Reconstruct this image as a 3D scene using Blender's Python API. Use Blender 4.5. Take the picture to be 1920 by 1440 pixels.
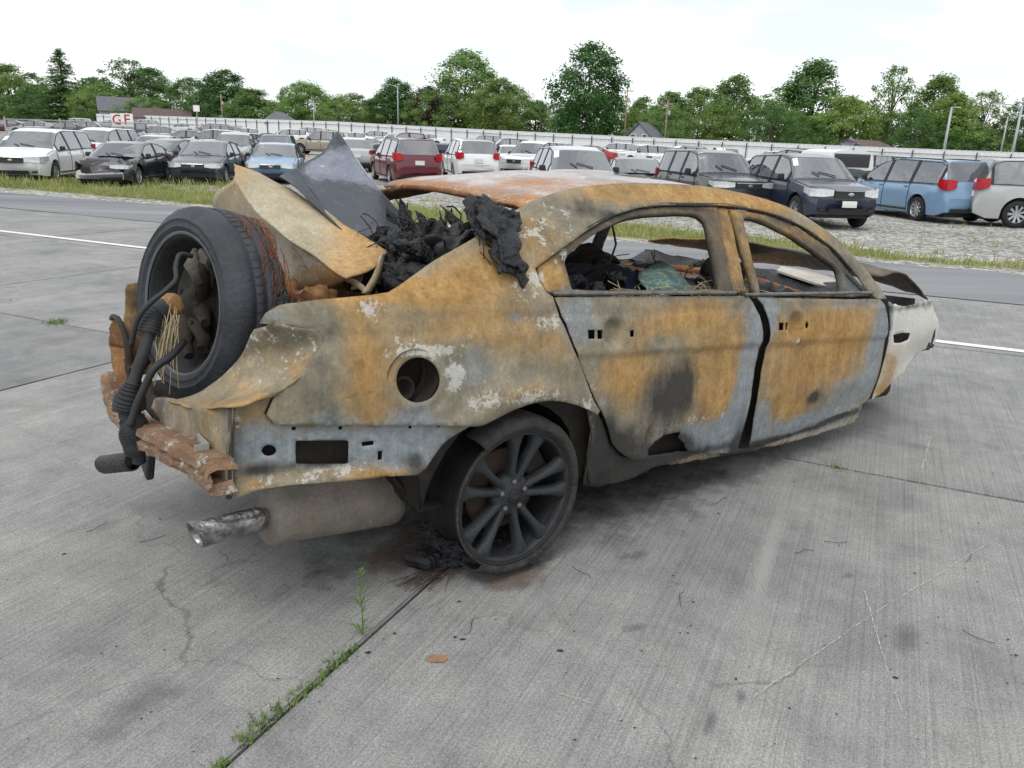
import bpy, bmesh, math, random
from mathutils import Vector, Matrix, noise
from mathutils.geometry import delaunay_2d_cdt
R = math.radians
for o in list(bpy.data.objects): bpy.data.objects.remove(o)
scene = bpy.context.scene
COL = scene.collection
# ------------------------------------------------------------------ camera
CAM_H = 1.6
PITCH = math.atan((720-281)/1440.0)
ROLL = R(1.85)
cam_d = bpy.data.cameras.new('camera')
cam_d.sensor_width = 36.0
cam_d.lens = 27.0
cam_d.clip_start = 0.05
cam_d.clip_end = 3000
cam = bpy.data.objects.new('camera', cam_d)
COL.objects.link(cam)
_f = Vector((0, math.cos(PITCH), -math.sin(PITCH)))
_r = Vector((1, 0, 0))
_u = _r.cross(_f)
_r2 = _r*math.cos(ROLL) + _u*math.sin(ROLL)
_u2 = _u*math.cos(ROLL) - _r*math.sin(ROLL)
cam.matrix_world = Matrix(((_r2.x, _u2.x, -_f.x, 0), (_r2.y, _u2.y, -_f.y, 0), (_r2.z, _u2.z, -_f.z, CAM_H), (0, 0, 0, 1)))
scene.camera = cam
# ------------------------------------------------------------------ world: bright broken overcast
SUN_EL, SUN_AZ = R(58), R(200)      # high sun behind thin cloud, azimuth clockwise from +Y
world = bpy.data.worlds.new('World')
scene.world = world
world.use_nodes = True
wn = world.node_tree.nodes; wl = world.node_tree.links
wn.clear()
w_out = wn.new('ShaderNodeOutputWorld'); w_bg = wn.new('ShaderNodeBackground')
w_sky = wn.new('ShaderNodeTexSky'); w_sky.sky_type = 'NISHITA'; w_sky.sun_disc = False
w_sky.sun_elevation = SUN_EL; w_sky.sun_rotation = SUN_AZ; w_sky.dust_density = 0.6
w_mul = wn.new('ShaderNodeMix'); w_mul.data_type = 'RGBA'; w_mul.blend_type = 'MIX'
w_tc = wn.new('ShaderNodeTexCoord'); w_map = wn.new('ShaderNodeMapping'); w_map.inputs['Scale'].default_value = (1.6, 1.6, 5.5)
w_map.inputs['Location'].default_value = (0.35, 0.1, 0.0)
w_no = wn.new('ShaderNodeTexNoise'); w_no.inputs['Scale'].default_value = 1.5; w_no.inputs['Detail'].default_value = 5; w_no.inputs['Roughness'].default_value = 0.5
w_rmp = wn.new('ShaderNodeValToRGB')
w_rmp.color_ramp.elements[0].position = 0.40; w_rmp.color_ramp.elements[0].color = (0.56, 0.56, 0.56, 1)
w_rmp.color_ramp.elements[1].position = 0.56; w_rmp.color_ramp.elements[1].color = (1, 1, 1, 1)
wl.new(w_tc.outputs['Generated'], w_map.inputs['Vector']); wl.new(w_map.outputs['Vector'], w_no.inputs['Vector'])
wl.new(w_no.outputs['Fac'], w_rmp.inputs['Fac']); wl.new(w_rmp.outputs['Color'], w_mul.inputs['Factor'])
wl.new(w_sky.outputs['Color'], w_mul.inputs['A'])
w_mul.inputs['B'].default_value = (11.2, 11.4, 11.5, 1)       # white cloud, before the strength below
wl.new(w_mul.outputs['Result'], w_bg.inputs['Color'])
w_bg.inputs['Strength'].default_value = 0.1
wl.new(w_bg.outputs['Background'], w_out.inputs['Surface'])
sun_d = bpy.data.lights.new('sun', 'SUN'); sun_d.energy = 1.1; sun_d.angle = R(25); sun_d.color = (1.0, 0.965, 0.91)
sun = bpy.data.objects.new('sun', sun_d); COL.objects.link(sun)
_sd = Vector((math.sin(SUN_AZ)*math.cos(SUN_EL), math.cos(SUN_AZ)*math.cos(SUN_EL), math.sin(SUN_EL)))
sun.rotation_euler = _sd.to_track_quat('Z', 'Y').to_euler()
sun.location = (0, 0, 30)
vs = scene.view_settings
vs.view_transform = 'Standard'; vs.look = 'None'; vs.gamma = 1.0; vs.exposure = 0.22; vs.use_curve_mapping = False
scene.render.resolution_x = 1024; scene.render.resolution_y = 768
# ------------------------------------------------------------------ helpers
def lin(*c):
    """sRGB 0-255 to linear RGBA"""
    def s(v):
        v /= 255.0
        return v/12.92 if v <= 0.04045 else ((v+0.055)/1.055)**2.4
    return (s(c[0]), s(c[1]), s(c[2]), 1.0)
class MB:
    """collects geometry; build() links it as one mesh object"""
    def __init__(self): self.v = []; self.f = []
    def add(self, vs_, fs_):
        o = len(self.v); self.v += [tuple(p) for p in vs_]; self.f += [tuple(i+o for i in f) for f in fs_]
        return self
    def box(self, c, s, rot=None, taper=1.0):
        hx, hy, hz = s[0]/2, s[1]/2, s[2]/2
        P = []
        for z in (-1, 1):
            t = taper if z > 0 else 1.0
            for x, y in ((-1, -1), (1, -1), (1, 1), (-1, 1)):
                p = Vector((x*hx*t, y*hy*t, z*hz))
                if rot: p = rot @ p
                P.append(p+Vector(c))
        return self.add(P, [(3, 2, 1, 0), (4, 5, 6, 7), (0, 1, 5, 4), (1, 2, 6, 5), (2, 3, 7, 6), (3, 0, 4, 7)])
    def tube(self, pts, r, n=8, cap=True):
        pts = [Vector(p) for p in pts]
        rs = r if isinstance(r, (list, tuple)) else [r]*len(pts)
        o = len(self.v)
        ref = None
        for i, p in enumerate(pts):
            d = (pts[min(i+1, len(pts)-1)]-pts[max(i-1, 0)])
            if d.length < 1e-9: d = Vector((0, 0, 1))
            d.normalize()
            if ref is None:
                ref = Vector((0, 0, 1)) if abs(d.z) < 0.9 else Vector((1, 0, 0))
            a = d.cross(ref).normalized(); b = d.cross(a).normalized(); ref = b.cross(d)*-1 if False else ref
            for k in range(n):
                t = 2*math.pi*k/n
                self.v.append(tuple(p+(a*math.cos(t)+b*math.sin(t))*rs[i]))
        for i in range(len(pts)-1):
            for k in range(n):
                k2 = (k+1) % n
                self.f.append((o+i*n+k, o+i*n+k2, o+(i+1)*n+k2, o+(i+1)*n+k))
        if cap:
            self.f.append(tuple(o+k for k in range(n))[::-1]); e = o+(len(pts)-1)*n
            self.f.append(tuple(e+k for k in range(n)))
        return self
    def lathe(self, prof, n=32, M=None, close=False):
        """prof: (radius, axial) revolved about local Y"""
        o = len(self.v)
        for (r, a) in prof:
            for k in range(n):
                t = 2*math.pi*k/n
                p = Vector((r*math.cos(t), a, r*math.sin(t)))
                if M: p = M @ p
                self.v.append(tuple(p))
        m = len(prof)
        for i in range(m if close else m-1):
            j = (i+1) % m
            for k in range(n):
                k2 = (k+1) % n
                self.f.append((o+i*n+k, o+j*n+k, o+j*n+k2, o+i*n+k2))
        return self
    def grid(self, P):
        """P: rows of points"""
        o = len(self.v); n = len(P[0])
        for row in P:
            for p in row: self.v.append(tuple(p))
        for i in range(len(P)-1):
            for j in range(n-1):
                self.f.append((o+i*n+j, o+i*n+j+1, o+(i+1)*n+j+1, o+(i+1)*n+j))
        return self
    def mesh(self, name):
        m = bpy.data.meshes.new(name); m.from_pydata(self.v, [], self.f); m.update(); return m
    def build(self, name, mat, parent=None, smooth=False, solid=0.0, bevel=0.0, autosmooth=None):
        m = self.mesh(name)
        bm = bmesh.new(); bm.from_mesh(m); bmesh.ops.recalc_face_normals(bm, faces=bm.faces); bm.to_mesh(m); bm.free()
        return link(name, m, mat, parent, smooth, solid, bevel, autosmooth)
def link(name, m, mat, parent=None, smooth=False, solid=0.0, bevel=0.0, autosmooth=None):
    if mat is not None: m.materials.append(mat)
    if smooth: m.shade_smooth()
    if autosmooth:
        m.shade_smooth(); m.set_sharp_from_angle(angle=R(autosmooth))
    o = bpy.data.objects.new(name, m); COL.objects.link(o)
    if parent is not None: o.parent = parent
    if solid:
        s = o.modifiers.new('thickness', 'SOLIDIFY'); s.thickness = solid; s.offset = 0
    if bevel:
        b = o.modifiers.new('bevel', 'BEVEL'); b.width = bevel; b.segments = 2; b.limit_method = 'ANGLE'
    return o
def tag(o, label=None, cat=None, group=None, kind=None):
    if label: o['label'] = label
    if cat: o['category'] = cat
    if group: o['group'] = group
    if kind: o['kind'] = kind
    return o
def empty(name, loc=(0, 0, 0), rz=0.0):
    o = bpy.data.objects.new(name, None); COL.objects.link(o); o.location = loc; o.rotation_euler = (0, 0, rz)
    o.empty_display_size = 0.2
    return o
def copy_tree(o, parent=None, color=None):
    c = o.copy(); COL.objects.link(c); c.parent = parent
    for ch in [x for x in o.children]:
        copy_tree(ch, c)
    return c
def paint_tree(o, col, names):
    for ch in o.children_recursive:
        if ch.name.split('.')[0] in names: ch.color = col
# ------------------------------------------------------------------ materials
MATS = {}
def newmat(name):
    m = bpy.data.materials.new(name); m.use_nodes = True
    nt = m.node_tree
    return m, nt.nodes, nt.links, nt.nodes['Principled BSDF']
def N(nodes, typ, **kw):
    n = nodes.new(typ)
    for k, v in kw.items():
        if hasattr(n, k) and k not in n.inputs: setattr(n, k, v)
        else: n.inputs[k].default_value = v
    return n
def ramp(nodes, stops, interp='LINEAR'):
    r = nodes.new('ShaderNodeValToRGB'); r.color_ramp.interpolation = interp
    e = r.color_ramp.elements
    e[0].position, e[0].color = stops[0][0], stops[0][1]
    e[1].position, e[1].color = stops[-1][0], stops[-1][1]
    for p, c in stops[1:-1]:
        x = e.new(p); x.color = c
    return r
def mixc(nodes, links, fac, a, b, blend='MIX'):
    m = nodes.new('ShaderNodeMix'); m.data_type = 'RGBA'; m.blend_type = blend
    for sock, v in (('Factor', fac), ('A', a), ('B', b)):
        i = m.inputs[sock] if sock != 'Factor' else m.inputs[0]
        if sock != 'Factor': i = [q for q in m.inputs if q.name == sock and q.type == 'RGBA'][0]
        if hasattr(v, 'is_linked'): links.new(v, i)
        else: i.default_value = v
    return [q for q in m.outputs if q.type == 'RGBA'][0]
def mathn(nodes, links, op, a, b=None, clamp=False):
    m = nodes.new('ShaderNodeMath'); m.operation = op; m.use_clamp = clamp
    for i, v in enumerate((a, b)):
        if v is None: continue
        if hasattr(v, 'is_linked'): links.new(v, m.inputs[i])
        else: m.inputs[i].default_value = v
    return m.outputs[0]
def simple(name, col, rough=0.6, metal=0.0, var=0.12, scale=8.0, bump=0.0, coat=0.0, spec=0.5, obj_color=False, bscale=None):
    """a plain material with slight mottling"""
    if name in MATS: return MATS[name]
    m, n, l, b = newmat(name)
    tc = N(n, 'ShaderNodeTexCoord')
    no = N(n, 'ShaderNodeTexNoise', Scale=scale, Detail=6.0, Roughness=0.6)
    l.new(tc.outputs['Object'], no.inputs['Vector'])
    rp = ramp(n, [(0.25, (1-var*1.6,)*3+(1,)), (0.75, (1+var,)*3+(1,))])
    l.new(no.outputs['Fac'], rp.inputs['Fac'])
    if obj_color:
        oi = N(n, 'ShaderNodeObjectInfo'); base = oi.outputs['Color']
    else: base = col
    c = mixc(n, l, 1.0, base, rp.outputs['Color'], 'MULTIPLY')
    l.new(c, b.inputs['Base Color'])
    b.inputs['Roughness'].default_value = rough; b.inputs['Metallic'].default_value = metal
    b.inputs['Specular IOR Level'].default_value = spec
    if coat: b.inputs['Coat Weight'].default_value = coat; b.inputs['Coat Roughness'].default_value = 0.08
    if bump:
        no2 = N(n, 'ShaderNodeTexNoise', Scale=bscale or scale*4, Detail=5.0)
        l.new(tc.outputs['Object'], no2.inputs['Vector'])
        bp = N(n, 'ShaderNodeBump', Strength=bump, Distance=0.02); l.new(no2.outputs['Fac'], bp.inputs['Height']); l.new(bp.outputs['Normal'], b.inputs['Normal'])
    MATS[name] = m
    return m
# ------------------------------------------------------------------ the yard: directions of the slab joints
SA = R(25.3)
DA = Vector((math.sin(SA), math.cos(SA), 0)); DB = Vector((-math.cos(SA), math.sin(SA), 0))
def AB(a, b, z=0.0): return DA*a + DB*b + Vector((0, 0, z))
def to_ab(x, y): return x*DA.x+y*DA.y, x*DB.x+y*DB.y
def smooth(e0, e1, v):
    t = max(0.0, min(1.0, (v-e0)/(e1-e0))); return t*t*(3-2*t)
def T(x, y):
    """ground height: level by the slabs, rising gently towards the far fence"""
    s = 0.0195-0.0002*max(-30.0, min(50.0, x))
    d = y-24.0
    z = s*(d if d > 8 else (max(0, d+8)**2)/32.0)
    if y > 170: z = z+(y-170)*0.004
    return z
def grass_mask(x, y):
    a, b = to_ab(x, y)
    n = noise.noise((x*0.35, y*0.35, 3.1))*0.6+noise.noise((x*1.3, y*1.3, 7.7))*0.35
    if b > 6: w = 3.4
    elif b > 0: w = 1.0+2.4*(b/6.0)
    else: w = 0.25
    m = smooth(14.6, 15.0, a+0.25*n)*(1-smooth(w*0.6, w*1.2, a-15+n*1.6))
    if b > -1: m = max(m, 0.45*smooth(0.18, 0.6, n)*smooth(14.6, 15, a)*(1-smooth(20, 30, a)))
    else: m = max(m, 0.3*smooth(0.38, 0.6, n)*smooth(14.6, 15, a)*(1-smooth(19, 24, a)))
    if y > 95: m = max(m, smooth(0, 1, (y-(116-0.67*x))/12.0))
    return m
# concrete
def concrete_mat(name, tint, dark=0.0):
    m, n, l, b = newmat(name)
    tc = N(n, 'ShaderNodeTexCoord'); oi = N(n, 'ShaderNodeObjectInfo')
    add = N(n, 'ShaderNodeVectorMath', operation='MULTIPLY_ADD')
    cb = N(n, 'ShaderNodeCombineXYZ'); l.new(oi.outputs['Random'], cb.inputs['X']); l.new(oi.outputs['Random'], cb.inputs['Y'])
    l.new(cb.outputs[0], add.inputs[0]); add.inputs[1].default_value = (37, 91, 0); l.new(tc.outputs['Object'], add.inputs[2])
    P = add.outputs[0]
    big = N(n, 'ShaderNodeTexNoise', Scale=0.9, Detail=6.0, Roughness=0.62); l.new(P, big.inputs['Vector'])
    mid = N(n, 'ShaderNodeTexNoise', Scale=5.0, Detail=8.0, Roughness=0.7); l.new(P, mid.inputs['Vector'])
    mp = N(n, 'ShaderNodeMapping'); mp.inputs['Scale'].default_value = (115, 0.8, 1); mp.inputs['Rotation'].default_value = (0, 0, R(3)); l.new(P, mp.inputs['Vector'])
    broom = N(n, 'ShaderNodeTexNoise', Scale=1.0, Detail=4.0, Roughness=0.7); l.new(mp.outputs[0], broom.inputs['Vector'])
    grit = N(n, 'ShaderNodeTexNoise', Scale=140.0, Detail=4.0, Roughness=0.85); l.new(P, grit.inputs['Vector'])
    r1 = ramp(n, [(0.28, (0.74, 0.74, 0.75, 1)), (0.5, (0.95, 0.95, 0.94, 1)), (0.72, (1.12, 1.10, 1.06, 1))]); l.new(big.outputs['Fac'], r1.inputs['Fac'])
    r2 = ramp(n, [(0.3, (0.80, 0.80, 0.80, 1)), (0.7, (1.13, 1.13, 1.12, 1))]); l.new(mid.outputs['Fac'], r2.inputs['Fac'])
    r3 = ramp(n, [(0.36, (0.70, 0.70, 0.70, 1)), (0.5, (1.0, 1.0, 1.0, 1)), (0.66, (1.2, 1.2, 1.18, 1))]); l.new(broom.outputs['Fac'], r3.inputs['Fac'])
    r4 = ramp(n, [(0.32, (0.55, 0.55, 0.55, 1)), (0.5, (1.0, 1.0, 1.0, 1)), (0.68, (1.38, 1.38, 1.36, 1))]); l.new(grit.outputs['Fac'], r4.inputs['Fac'])
    c = mixc(n, l, 1.0, tint, r1.outputs['Color'], 'MULTIPLY'); c = mixc(n, l, 1.0, c, r2.outputs['Color'], 'MULTIPLY')
    c = mixc(n, l, 0.62, c, r3.outputs['Color'], 'MULTIPLY'); c = mixc(n, l, 1.0, c, r4.outputs['Color'], 'MULTIPLY')
    peb = N(n, 'ShaderNodeTexVoronoi', Scale=210.0); l.new(P, peb.inputs['Vector']); pc_ = N(n, 'ShaderNodeSeparateColor'); l.new(peb.outputs['Color'], pc_.inputs[0])
    r5 = ramp(n, [(0.0, (0.70, 0.70, 0.69, 1)), (0.5, (1.0, 1.0, 1.0, 1)), (1.0, (1.28, 1.27, 1.25, 1))]); l.new(pc_.outputs[0], r5.inputs['Fac'])
    c = mixc(n, l, 0.55, c, r5.outputs['Color'], 'MULTIPLY')
    # oil and tyre stains
    st = N(n, 'ShaderNodeTexNoise', Scale=1.7, Detail=3.0, Roughness=0.55); st.inputs['Distortion'].default_value = 0.6
    mp2 = N(n, 'ShaderNodeMapping'); mp2.inputs['Location'].default_value = (11, 4, 0); l.new(P, mp2.inputs['Vector']); l.new(mp2.outputs[0], st.inputs['Vector'])
    rs = ramp(n, [(0.56, (0, 0, 0, 1)), (0.74, (1, 1, 1, 1))]); l.new(st.outputs['Fac'], rs.inputs['Fac'])
    c = mixc(n, l, mathn(n, l, 'MULTIPLY', rs.outputs['Color'], 0.32), c, lin(78, 78, 80))
    # hairline cracks
    ckn = N(n, 'ShaderNodeTexNoise', Scale=3.0, Detail=4.0); l.new(P, ckn.inputs['Vector'])
    wv = N(n, 'ShaderNodeVectorMath', operation='MULTIPLY_ADD'); l.new(ckn.outputs['Color'], wv.inputs[0]); wv.inputs[1].default_value = (0.5, 0.5, 0); l.new(P, wv.inputs[2])
    ck = N(n, 'ShaderNodeTexVoronoi', Scale=0.42, feature='DISTANCE_TO_EDGE'); l.new(wv.outputs[0], ck.inputs['Vector'])
    rk = ramp(n, [(0.0, (1, 1, 1, 1)), (0.0035, (0, 0, 0, 1))]); l.new(ck.outputs['Distance'], rk.inputs['Fac'])
    rkm = ramp(n, [(0.48, (0, 0, 0, 1)), (0.60, (1, 1, 1, 1))]); l.new(big.outputs['Fac'], rkm.inputs['Fac'])
    c = mixc(n, l, mathn(n, l, 'MULTIPLY', mathn(n, l, 'MULTIPLY', rk.outputs['Color'], rkm.outputs['Color']), 0.55), c, lin(62, 62, 60))
    # pale scuffs
    sc = N(n, 'ShaderNodeTexNoise', Scale=1.0, Detail=6.0, Roughness=0.75); mp3 = N(n, 'ShaderNodeMapping'); mp3.inputs['Scale'].default_value = (9, 1.6, 1); mp3.inputs['Rotation'].default_value = (0, 0, R(-32)); l.new(P, mp3.inputs['Vector']); l.new(mp3.outputs[0], sc.inputs['Vector'])
    rc = ramp(n, [(0.64, (0, 0, 0, 1)), (0.75, (1, 1, 1, 1))]); l.new(sc.outputs['Fac'], rc.inputs['Fac'])
    c = mixc(n, l, mathn(n, l, 'MULTIPLY', rc.outputs['Color'], 0.35), c, lin(190, 190, 188))
    l.new(c, b.inputs['Base Color']); b.inputs['Roughness'].default_value = 0.9; b.inputs['Specular IOR Level'].default_value = 0.25
    h = mathn(n, l, 'ADD', mathn(n, l, 'MULTIPLY', broom.outputs['Fac'], 0.6), mathn(n, l, 'MULTIPLY', grit.outputs['Fac'], 0.5))
    bp = N(n, 'ShaderNodeBump', Strength=0.5, Distance=0.006); l.new(h, bp.inputs['Height']); l.new(bp.outputs['Normal'], b.inputs['Normal'])
    MATS[name] = m
    return m
M_conc = concrete_mat('concrete', lin(147, 147, 147))
M_patch = concrete_mat('asphalt_patch_mat', lin(136, 136, 137))
# asphalt lane
def asphalt_mat():
    m, n, l, b = newmat('asphalt')
    tc = N(n, 'ShaderNodeTexCoord'); P = tc.outputs['Object']
    g = N(n, 'ShaderNodeTexNoise', Scale=60.0, Detail=4.0, Roughness=0.8); l.new(P, g.inputs['Vector'])
    mp = N(n, 'ShaderNodeMapping'); mp.inputs['Scale'].default_value = (0.05, 0.9, 1); l.new(P, mp.inputs['Vector'])
    big = N(n, 'ShaderNodeTexNoise', Scale=1.0, Detail=7.0, Roughness=0.6); l.new(mp.outputs[0], big.inputs['Vector'])
    r1 = ramp(n, [(0.3, lin(112, 114, 120)), (0.55, lin(134, 135, 139)), (0.75, lin(150, 149, 148))]); l.new(big.outputs['Fac'], r1.inputs['Fac'])
    r2 = ramp(n, [(0.25, (0.72, 0.72, 0.72, 1)), (0.75, (1.22, 1.22, 1.2, 1))]); l.new(g.outputs['Fac'], r2.inputs['Fac'])
    l.new(mixc(n, l, 1.0, r1.outputs['Color'], r2.outputs['Color'], 'MULTIPLY'), b.inputs['Base Color'])
    b.inputs['Roughness'].default_value = 0.9; b.inputs['Specular IOR Level'].default_value = 0.3
    bp = N(n, 'ShaderNodeBump', Strength=0.5, Distance=0.01); l.new(g.outputs['Fac'], bp.inputs['Height']); l.new(bp.outputs['Normal'], b.inputs['Normal'])
    return m
M_asph = asphalt_mat()
# gravel / soil / grass terrain
def terrain_mat():
    m, n, l, b = newmat('gravel_and_grass')
    tc = N(n, 'ShaderNodeTexCoord'); P = tc.outputs['Object']
    v = N(n, 'ShaderNodeTexVoronoi', Scale=16.0); v.inputs['Randomness'].default_value = 1.0; l.new(P, v.inputs['Vector'])
    v2 = N(n, 'ShaderNodeTexVoronoi', Scale=6.5); l.new(P, v2.inputs['Vector'])
    big = N(n, 'ShaderNodeTexNoise', Scale=0.22, Detail=6.0, Roughness=0.65); l.new(P, big.inputs['Vector'])
    sp = N(n, 'ShaderNodeSeparateColor'); l.new(v.outputs['Color'], sp.inputs[0])
    sp2 = N(n, 'ShaderNodeSeparateColor'); l.new(v2.outputs['Color'], sp2.inputs[0])
    r1 = ramp(n, [(0.0, lin(96, 94, 90)), (0.4, lin(160, 159, 155)), (0.8, lin(184, 183, 179)), (1.0, lin(214, 213, 210))]); l.new(sp.outputs[0], r1.inputs['Fac'])
    r2 = ramp(n, [(0.0, (0.75, 0.75, 0.74, 1)), (1.0, (1.2, 1.2, 1.19, 1))]); l.new(sp2.outputs[0], r2.inputs['Fac'])
    r3 = ramp(n, [(0.3, (0.72, 0.72, 0.70, 1)), (0.7, (1.06, 1.05, 1.03, 1))]); l.new(big.outputs['Fac'], r3.inputs['Fac'])
    c = mixc(n, l, 1.0, r1.outputs['Color'], r2.outputs['Color'], 'MULTIPLY'); c = mixc(n, l, 1.0, c, r3.outputs['Color'], 'MULTIPLY')
    gr = N(n, 'ShaderNodeTexNoise', Scale=4.0, Detail=8.0, Roughness=0.7); l.new(P, gr.inputs['Vector'])
    rg = ramp(n, [(0.3, lin(112, 118, 70)), (0.5, lin(142, 146, 92)), (0.7, lin(168, 162, 122))]); l.new(gr.outputs['Fac'], rg.inputs['Fac'])
    at = N(n, 'ShaderNodeAttribute', attribute_name='grass')
    edge = mathn(n, l, 'ADD', at.outputs['Fac'], mathn(n, l, 'MULTIPLY', mathn(n, l, 'SUBTRACT', gr.outputs['Fac'], 0.5), 1.2))
    rr = ramp(n, [(0.35, (0, 0, 0, 1)), (0.6, (1, 1, 1, 1))]); l.new(edge, rr.inputs['Fac'])
    c = mixc(n, l, rr.outputs['Color'], c, rg.outputs['Color'])
    l.new(c, b.inputs['Base Color']); b.inputs['Roughness'].default_value = 0.95; b.inputs['Specular IOR Level'].default_value = 0.2
    bp = N(n, 'ShaderNodeBump', Strength=0.8, Distance=0.04); l.new(v.outputs['Distance'], bp.inputs['Height']); l.new(bp.outputs['Normal'], b.inputs['Normal'])
    return m
M_terr = terrain_mat()
def build_terrain():
    ys = [-40, -20, -8, -3, 0, 3]+[4+0.5*i for i in range(0, 72)]+[41+2.5*i for i in range(0, 60)]+[200, 230, 280, 360, 500, 800, 1300]
    xs0 = [-1.0, -0.8, -0.62, -0.5, -0.42]+[-0.36+0.012*i for i in range(0, 61)]+[0.42, 0.5, 0.62, 0.8, 1.0]
    P = []; G = []
    for y in ys:
        row = []
        w = max(60.0, abs(y)*2.4+30)
        for s in xs0:
            x = s*w*1.0
            a, b = to_ab(x, y)
            z = T(x, y)
            z -= 0.30*(1-smooth(10.5, 14.3, a)) if a < 14.3 else 0
            if a > 15: z += 0.025*noise.noise((x*0.5, y*0.5, 0))
            row.append((x, y, z)); G.append(grass_mask(x, y))
        P.append(row)
    mb = MB().grid(P)
    o = mb.build('ground', M_terr, smooth=True)
    at = o.data.attributes.new('grass', 'FLOAT', 'POINT')
    at.data.foreach_set('value', G)
    return tag(o, kind='structure')
build_terrain()
# the concrete slabs, each its own piece
pav = MB().add([AB(-9, -34, -0.06), AB(-9, 44, -0.06), AB(14.0, 44, -0.06), AB(14.0, -34, -0.06)], [(0, 1, 2, 3)]).build('pavement', simple('joint_dirt', lin(74, 70, 62), 0.95, scale=3))
tag(pav, kind='structure')
AJ = [-6.6, -2.96, 0.66, 4.28, 7.86, 10.93]
slab_meshes = {}
rnd = random.Random(4)
for i in range(len(AJ)-1):
    for k in range(-9, 12):
        b0 = 1.38+3.65*k; b1 = b0+3.65; a0, a1 = AJ[i], AJ[i+1]
        key = i
        if key not in slab_meshes:
            g = 0.011; w, h = (b1-b0)-g, (a1-a0)-g
            bm = bmesh.new(); bmesh.ops.create_cube(bm, size=1.0)
            for v in bm.verts: v.co = Vector((v.co.x*w, v.co.y*h, v.co.z*0.05-0.025))
            bmesh.ops.bevel(bm, geom=[e for e in bm.edges if all(v.co.z > -0.01 for v in e.verts)], offset=0.008, segments=2, affect='EDGES')
            me = bpy.data.meshes.new('slab'); bm.to_mesh(me); bm.free(); me.materials.append(M_conc); slab_meshes[key] = me
        me = slab_meshes[key]
        if i == 2 and k == 1:
            me = me.copy(); me.materials[0] = M_patch
        o = bpy.data.objects.new('slab', me); COL.objects.link(o); o.parent = pav
        o.location = AB((a0+a1)/2, (b0+b1)/2, rnd.uniform(-0.004, 0.0)); o.rotation_euler = (rnd.uniform(-.0006, .0006), rnd.uniform(-.0006, .0006), -SA)
lane = MB().add([AB(10.95, -70, 0.0), AB(10.95, 90, 0.0), AB(14.75, 90, 0.0), AB(14.75, -70, 0.0)], [(0, 1, 2, 3)])
P = []
for i in range(0, 321):
    b = -70+0.5*i
    e = 14.78+0.16*noise.noise((b*0.7, 0, 5))+0.08*noise.noise((b*2.7, 0, 5))
    P.append([AB(10.95, b, 0.002), AB(12.2, b, 0.016), AB(13.6, b, 0.014), AB(e, b, -0.02)])
lane = MB().grid(P).build('lane', M_asph, smooth=True); tag(lane, kind='structure')
# painted line, broken a little by wear
def paint_mat():
    m, n, l, b = newmat('worn_white_paint')
    tc = N(n, 'ShaderNodeTexCoord'); no = N(n, 'ShaderNodeTexNoise', Scale=14.0, Detail=8.0, Roughness=0.75); l.new(tc.outputs['Object'], no.inputs['Vector'])
    r = ramp(n, [(0.30, lin(165, 164, 160)), (0.44, lin(226, 226, 222))]); l.new(no.outputs['Fac'], r.inputs['Fac'])
    l.new(r.outputs['Color'], b.inputs['Base Color']); b.inputs['Roughness'].default_value = 0.8
    return m
M_paint = paint_mat()
P = []
for i in range(0, 241):
    b = -25+0.25*i
    w = 0.062+0.004*noise.noise((b*3, 1, 1)); c = 8.14+0.008*(b-6)
    P.append([AB(c-w, b, 0.005), AB(c+w, b, 0.005)])
line = MB().grid(P).build('painted_line', M_paint); tag(line, kind='structure')
# ------------------------------------------------------------------ plants
def leaf_mat(name, c0, c1, c2, use_obj=False, trans=0.25, scale=0.6):
    m, n, l, b = newmat(name)
    tc = N(n, 'ShaderNodeTexCoord'); g = N(n, 'ShaderNodeNewGeometry')
    no = N(n, 'ShaderNodeTexNoise', Scale=scale, Detail=4.0, Roughness=0.6); l.new(tc.outputs['Object'], no.inputs['Vector'])
    f = mathn(n, l, 'ADD', mathn(n, l, 'MULTIPLY', no.outputs['Fac'], 0.7), mathn(n, l, 'MULTIPLY', g.outputs['Random Per Island'], 0.3))
    r = ramp(n, [(0.3, c0), (0.5, c1), (0.72, c2)]); l.new(f, r.inputs['Fac'])
    c = r.outputs['Color']
    if use_obj:
        oi = N(n, 'ShaderNodeObjectInfo'); c = mixc(n, l, 1.0, c, oi.outputs['Color'], 'MULTIPLY')
    l.new(c, b.inputs['Base Color']); b.inputs['Roughness'].default_value = 0.6; b.inputs['Specular IOR Level'].default_value = 0.25
    tr = N(n, 'ShaderNodeBsdfTranslucent'); l.new(c, tr.inputs['Color'])
    mx = N(n, 'ShaderNodeMixShader'); mx.inputs[0].default_value = trans
    out = n['Material Output']
    l.new(b.outputs[0], mx.inputs[1]); l.new(tr.outputs[0], mx.inputs[2]); l.new(mx.outputs[0], out.inputs['Surface'])
    return m
M_leaf = leaf_mat('tree_leaves', lin(92, 118, 72), lin(122, 149, 94), lin(150, 172, 116), True, 0.48)
M_grass = leaf_mat('grass_blades', lin(124, 134, 78), lin(152, 160, 100), lin(184, 178, 130), False, 0.3, 1.0)
M_weed = leaf_mat('weed_leaves', lin(88, 114, 58), lin(116, 142, 78), lin(146, 164, 98), False, 0.35, 3.0)
M_bark = simple('bark', lin(96, 86, 74), 0.95, var=0.3, scale=3, bump=0.5)
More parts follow.
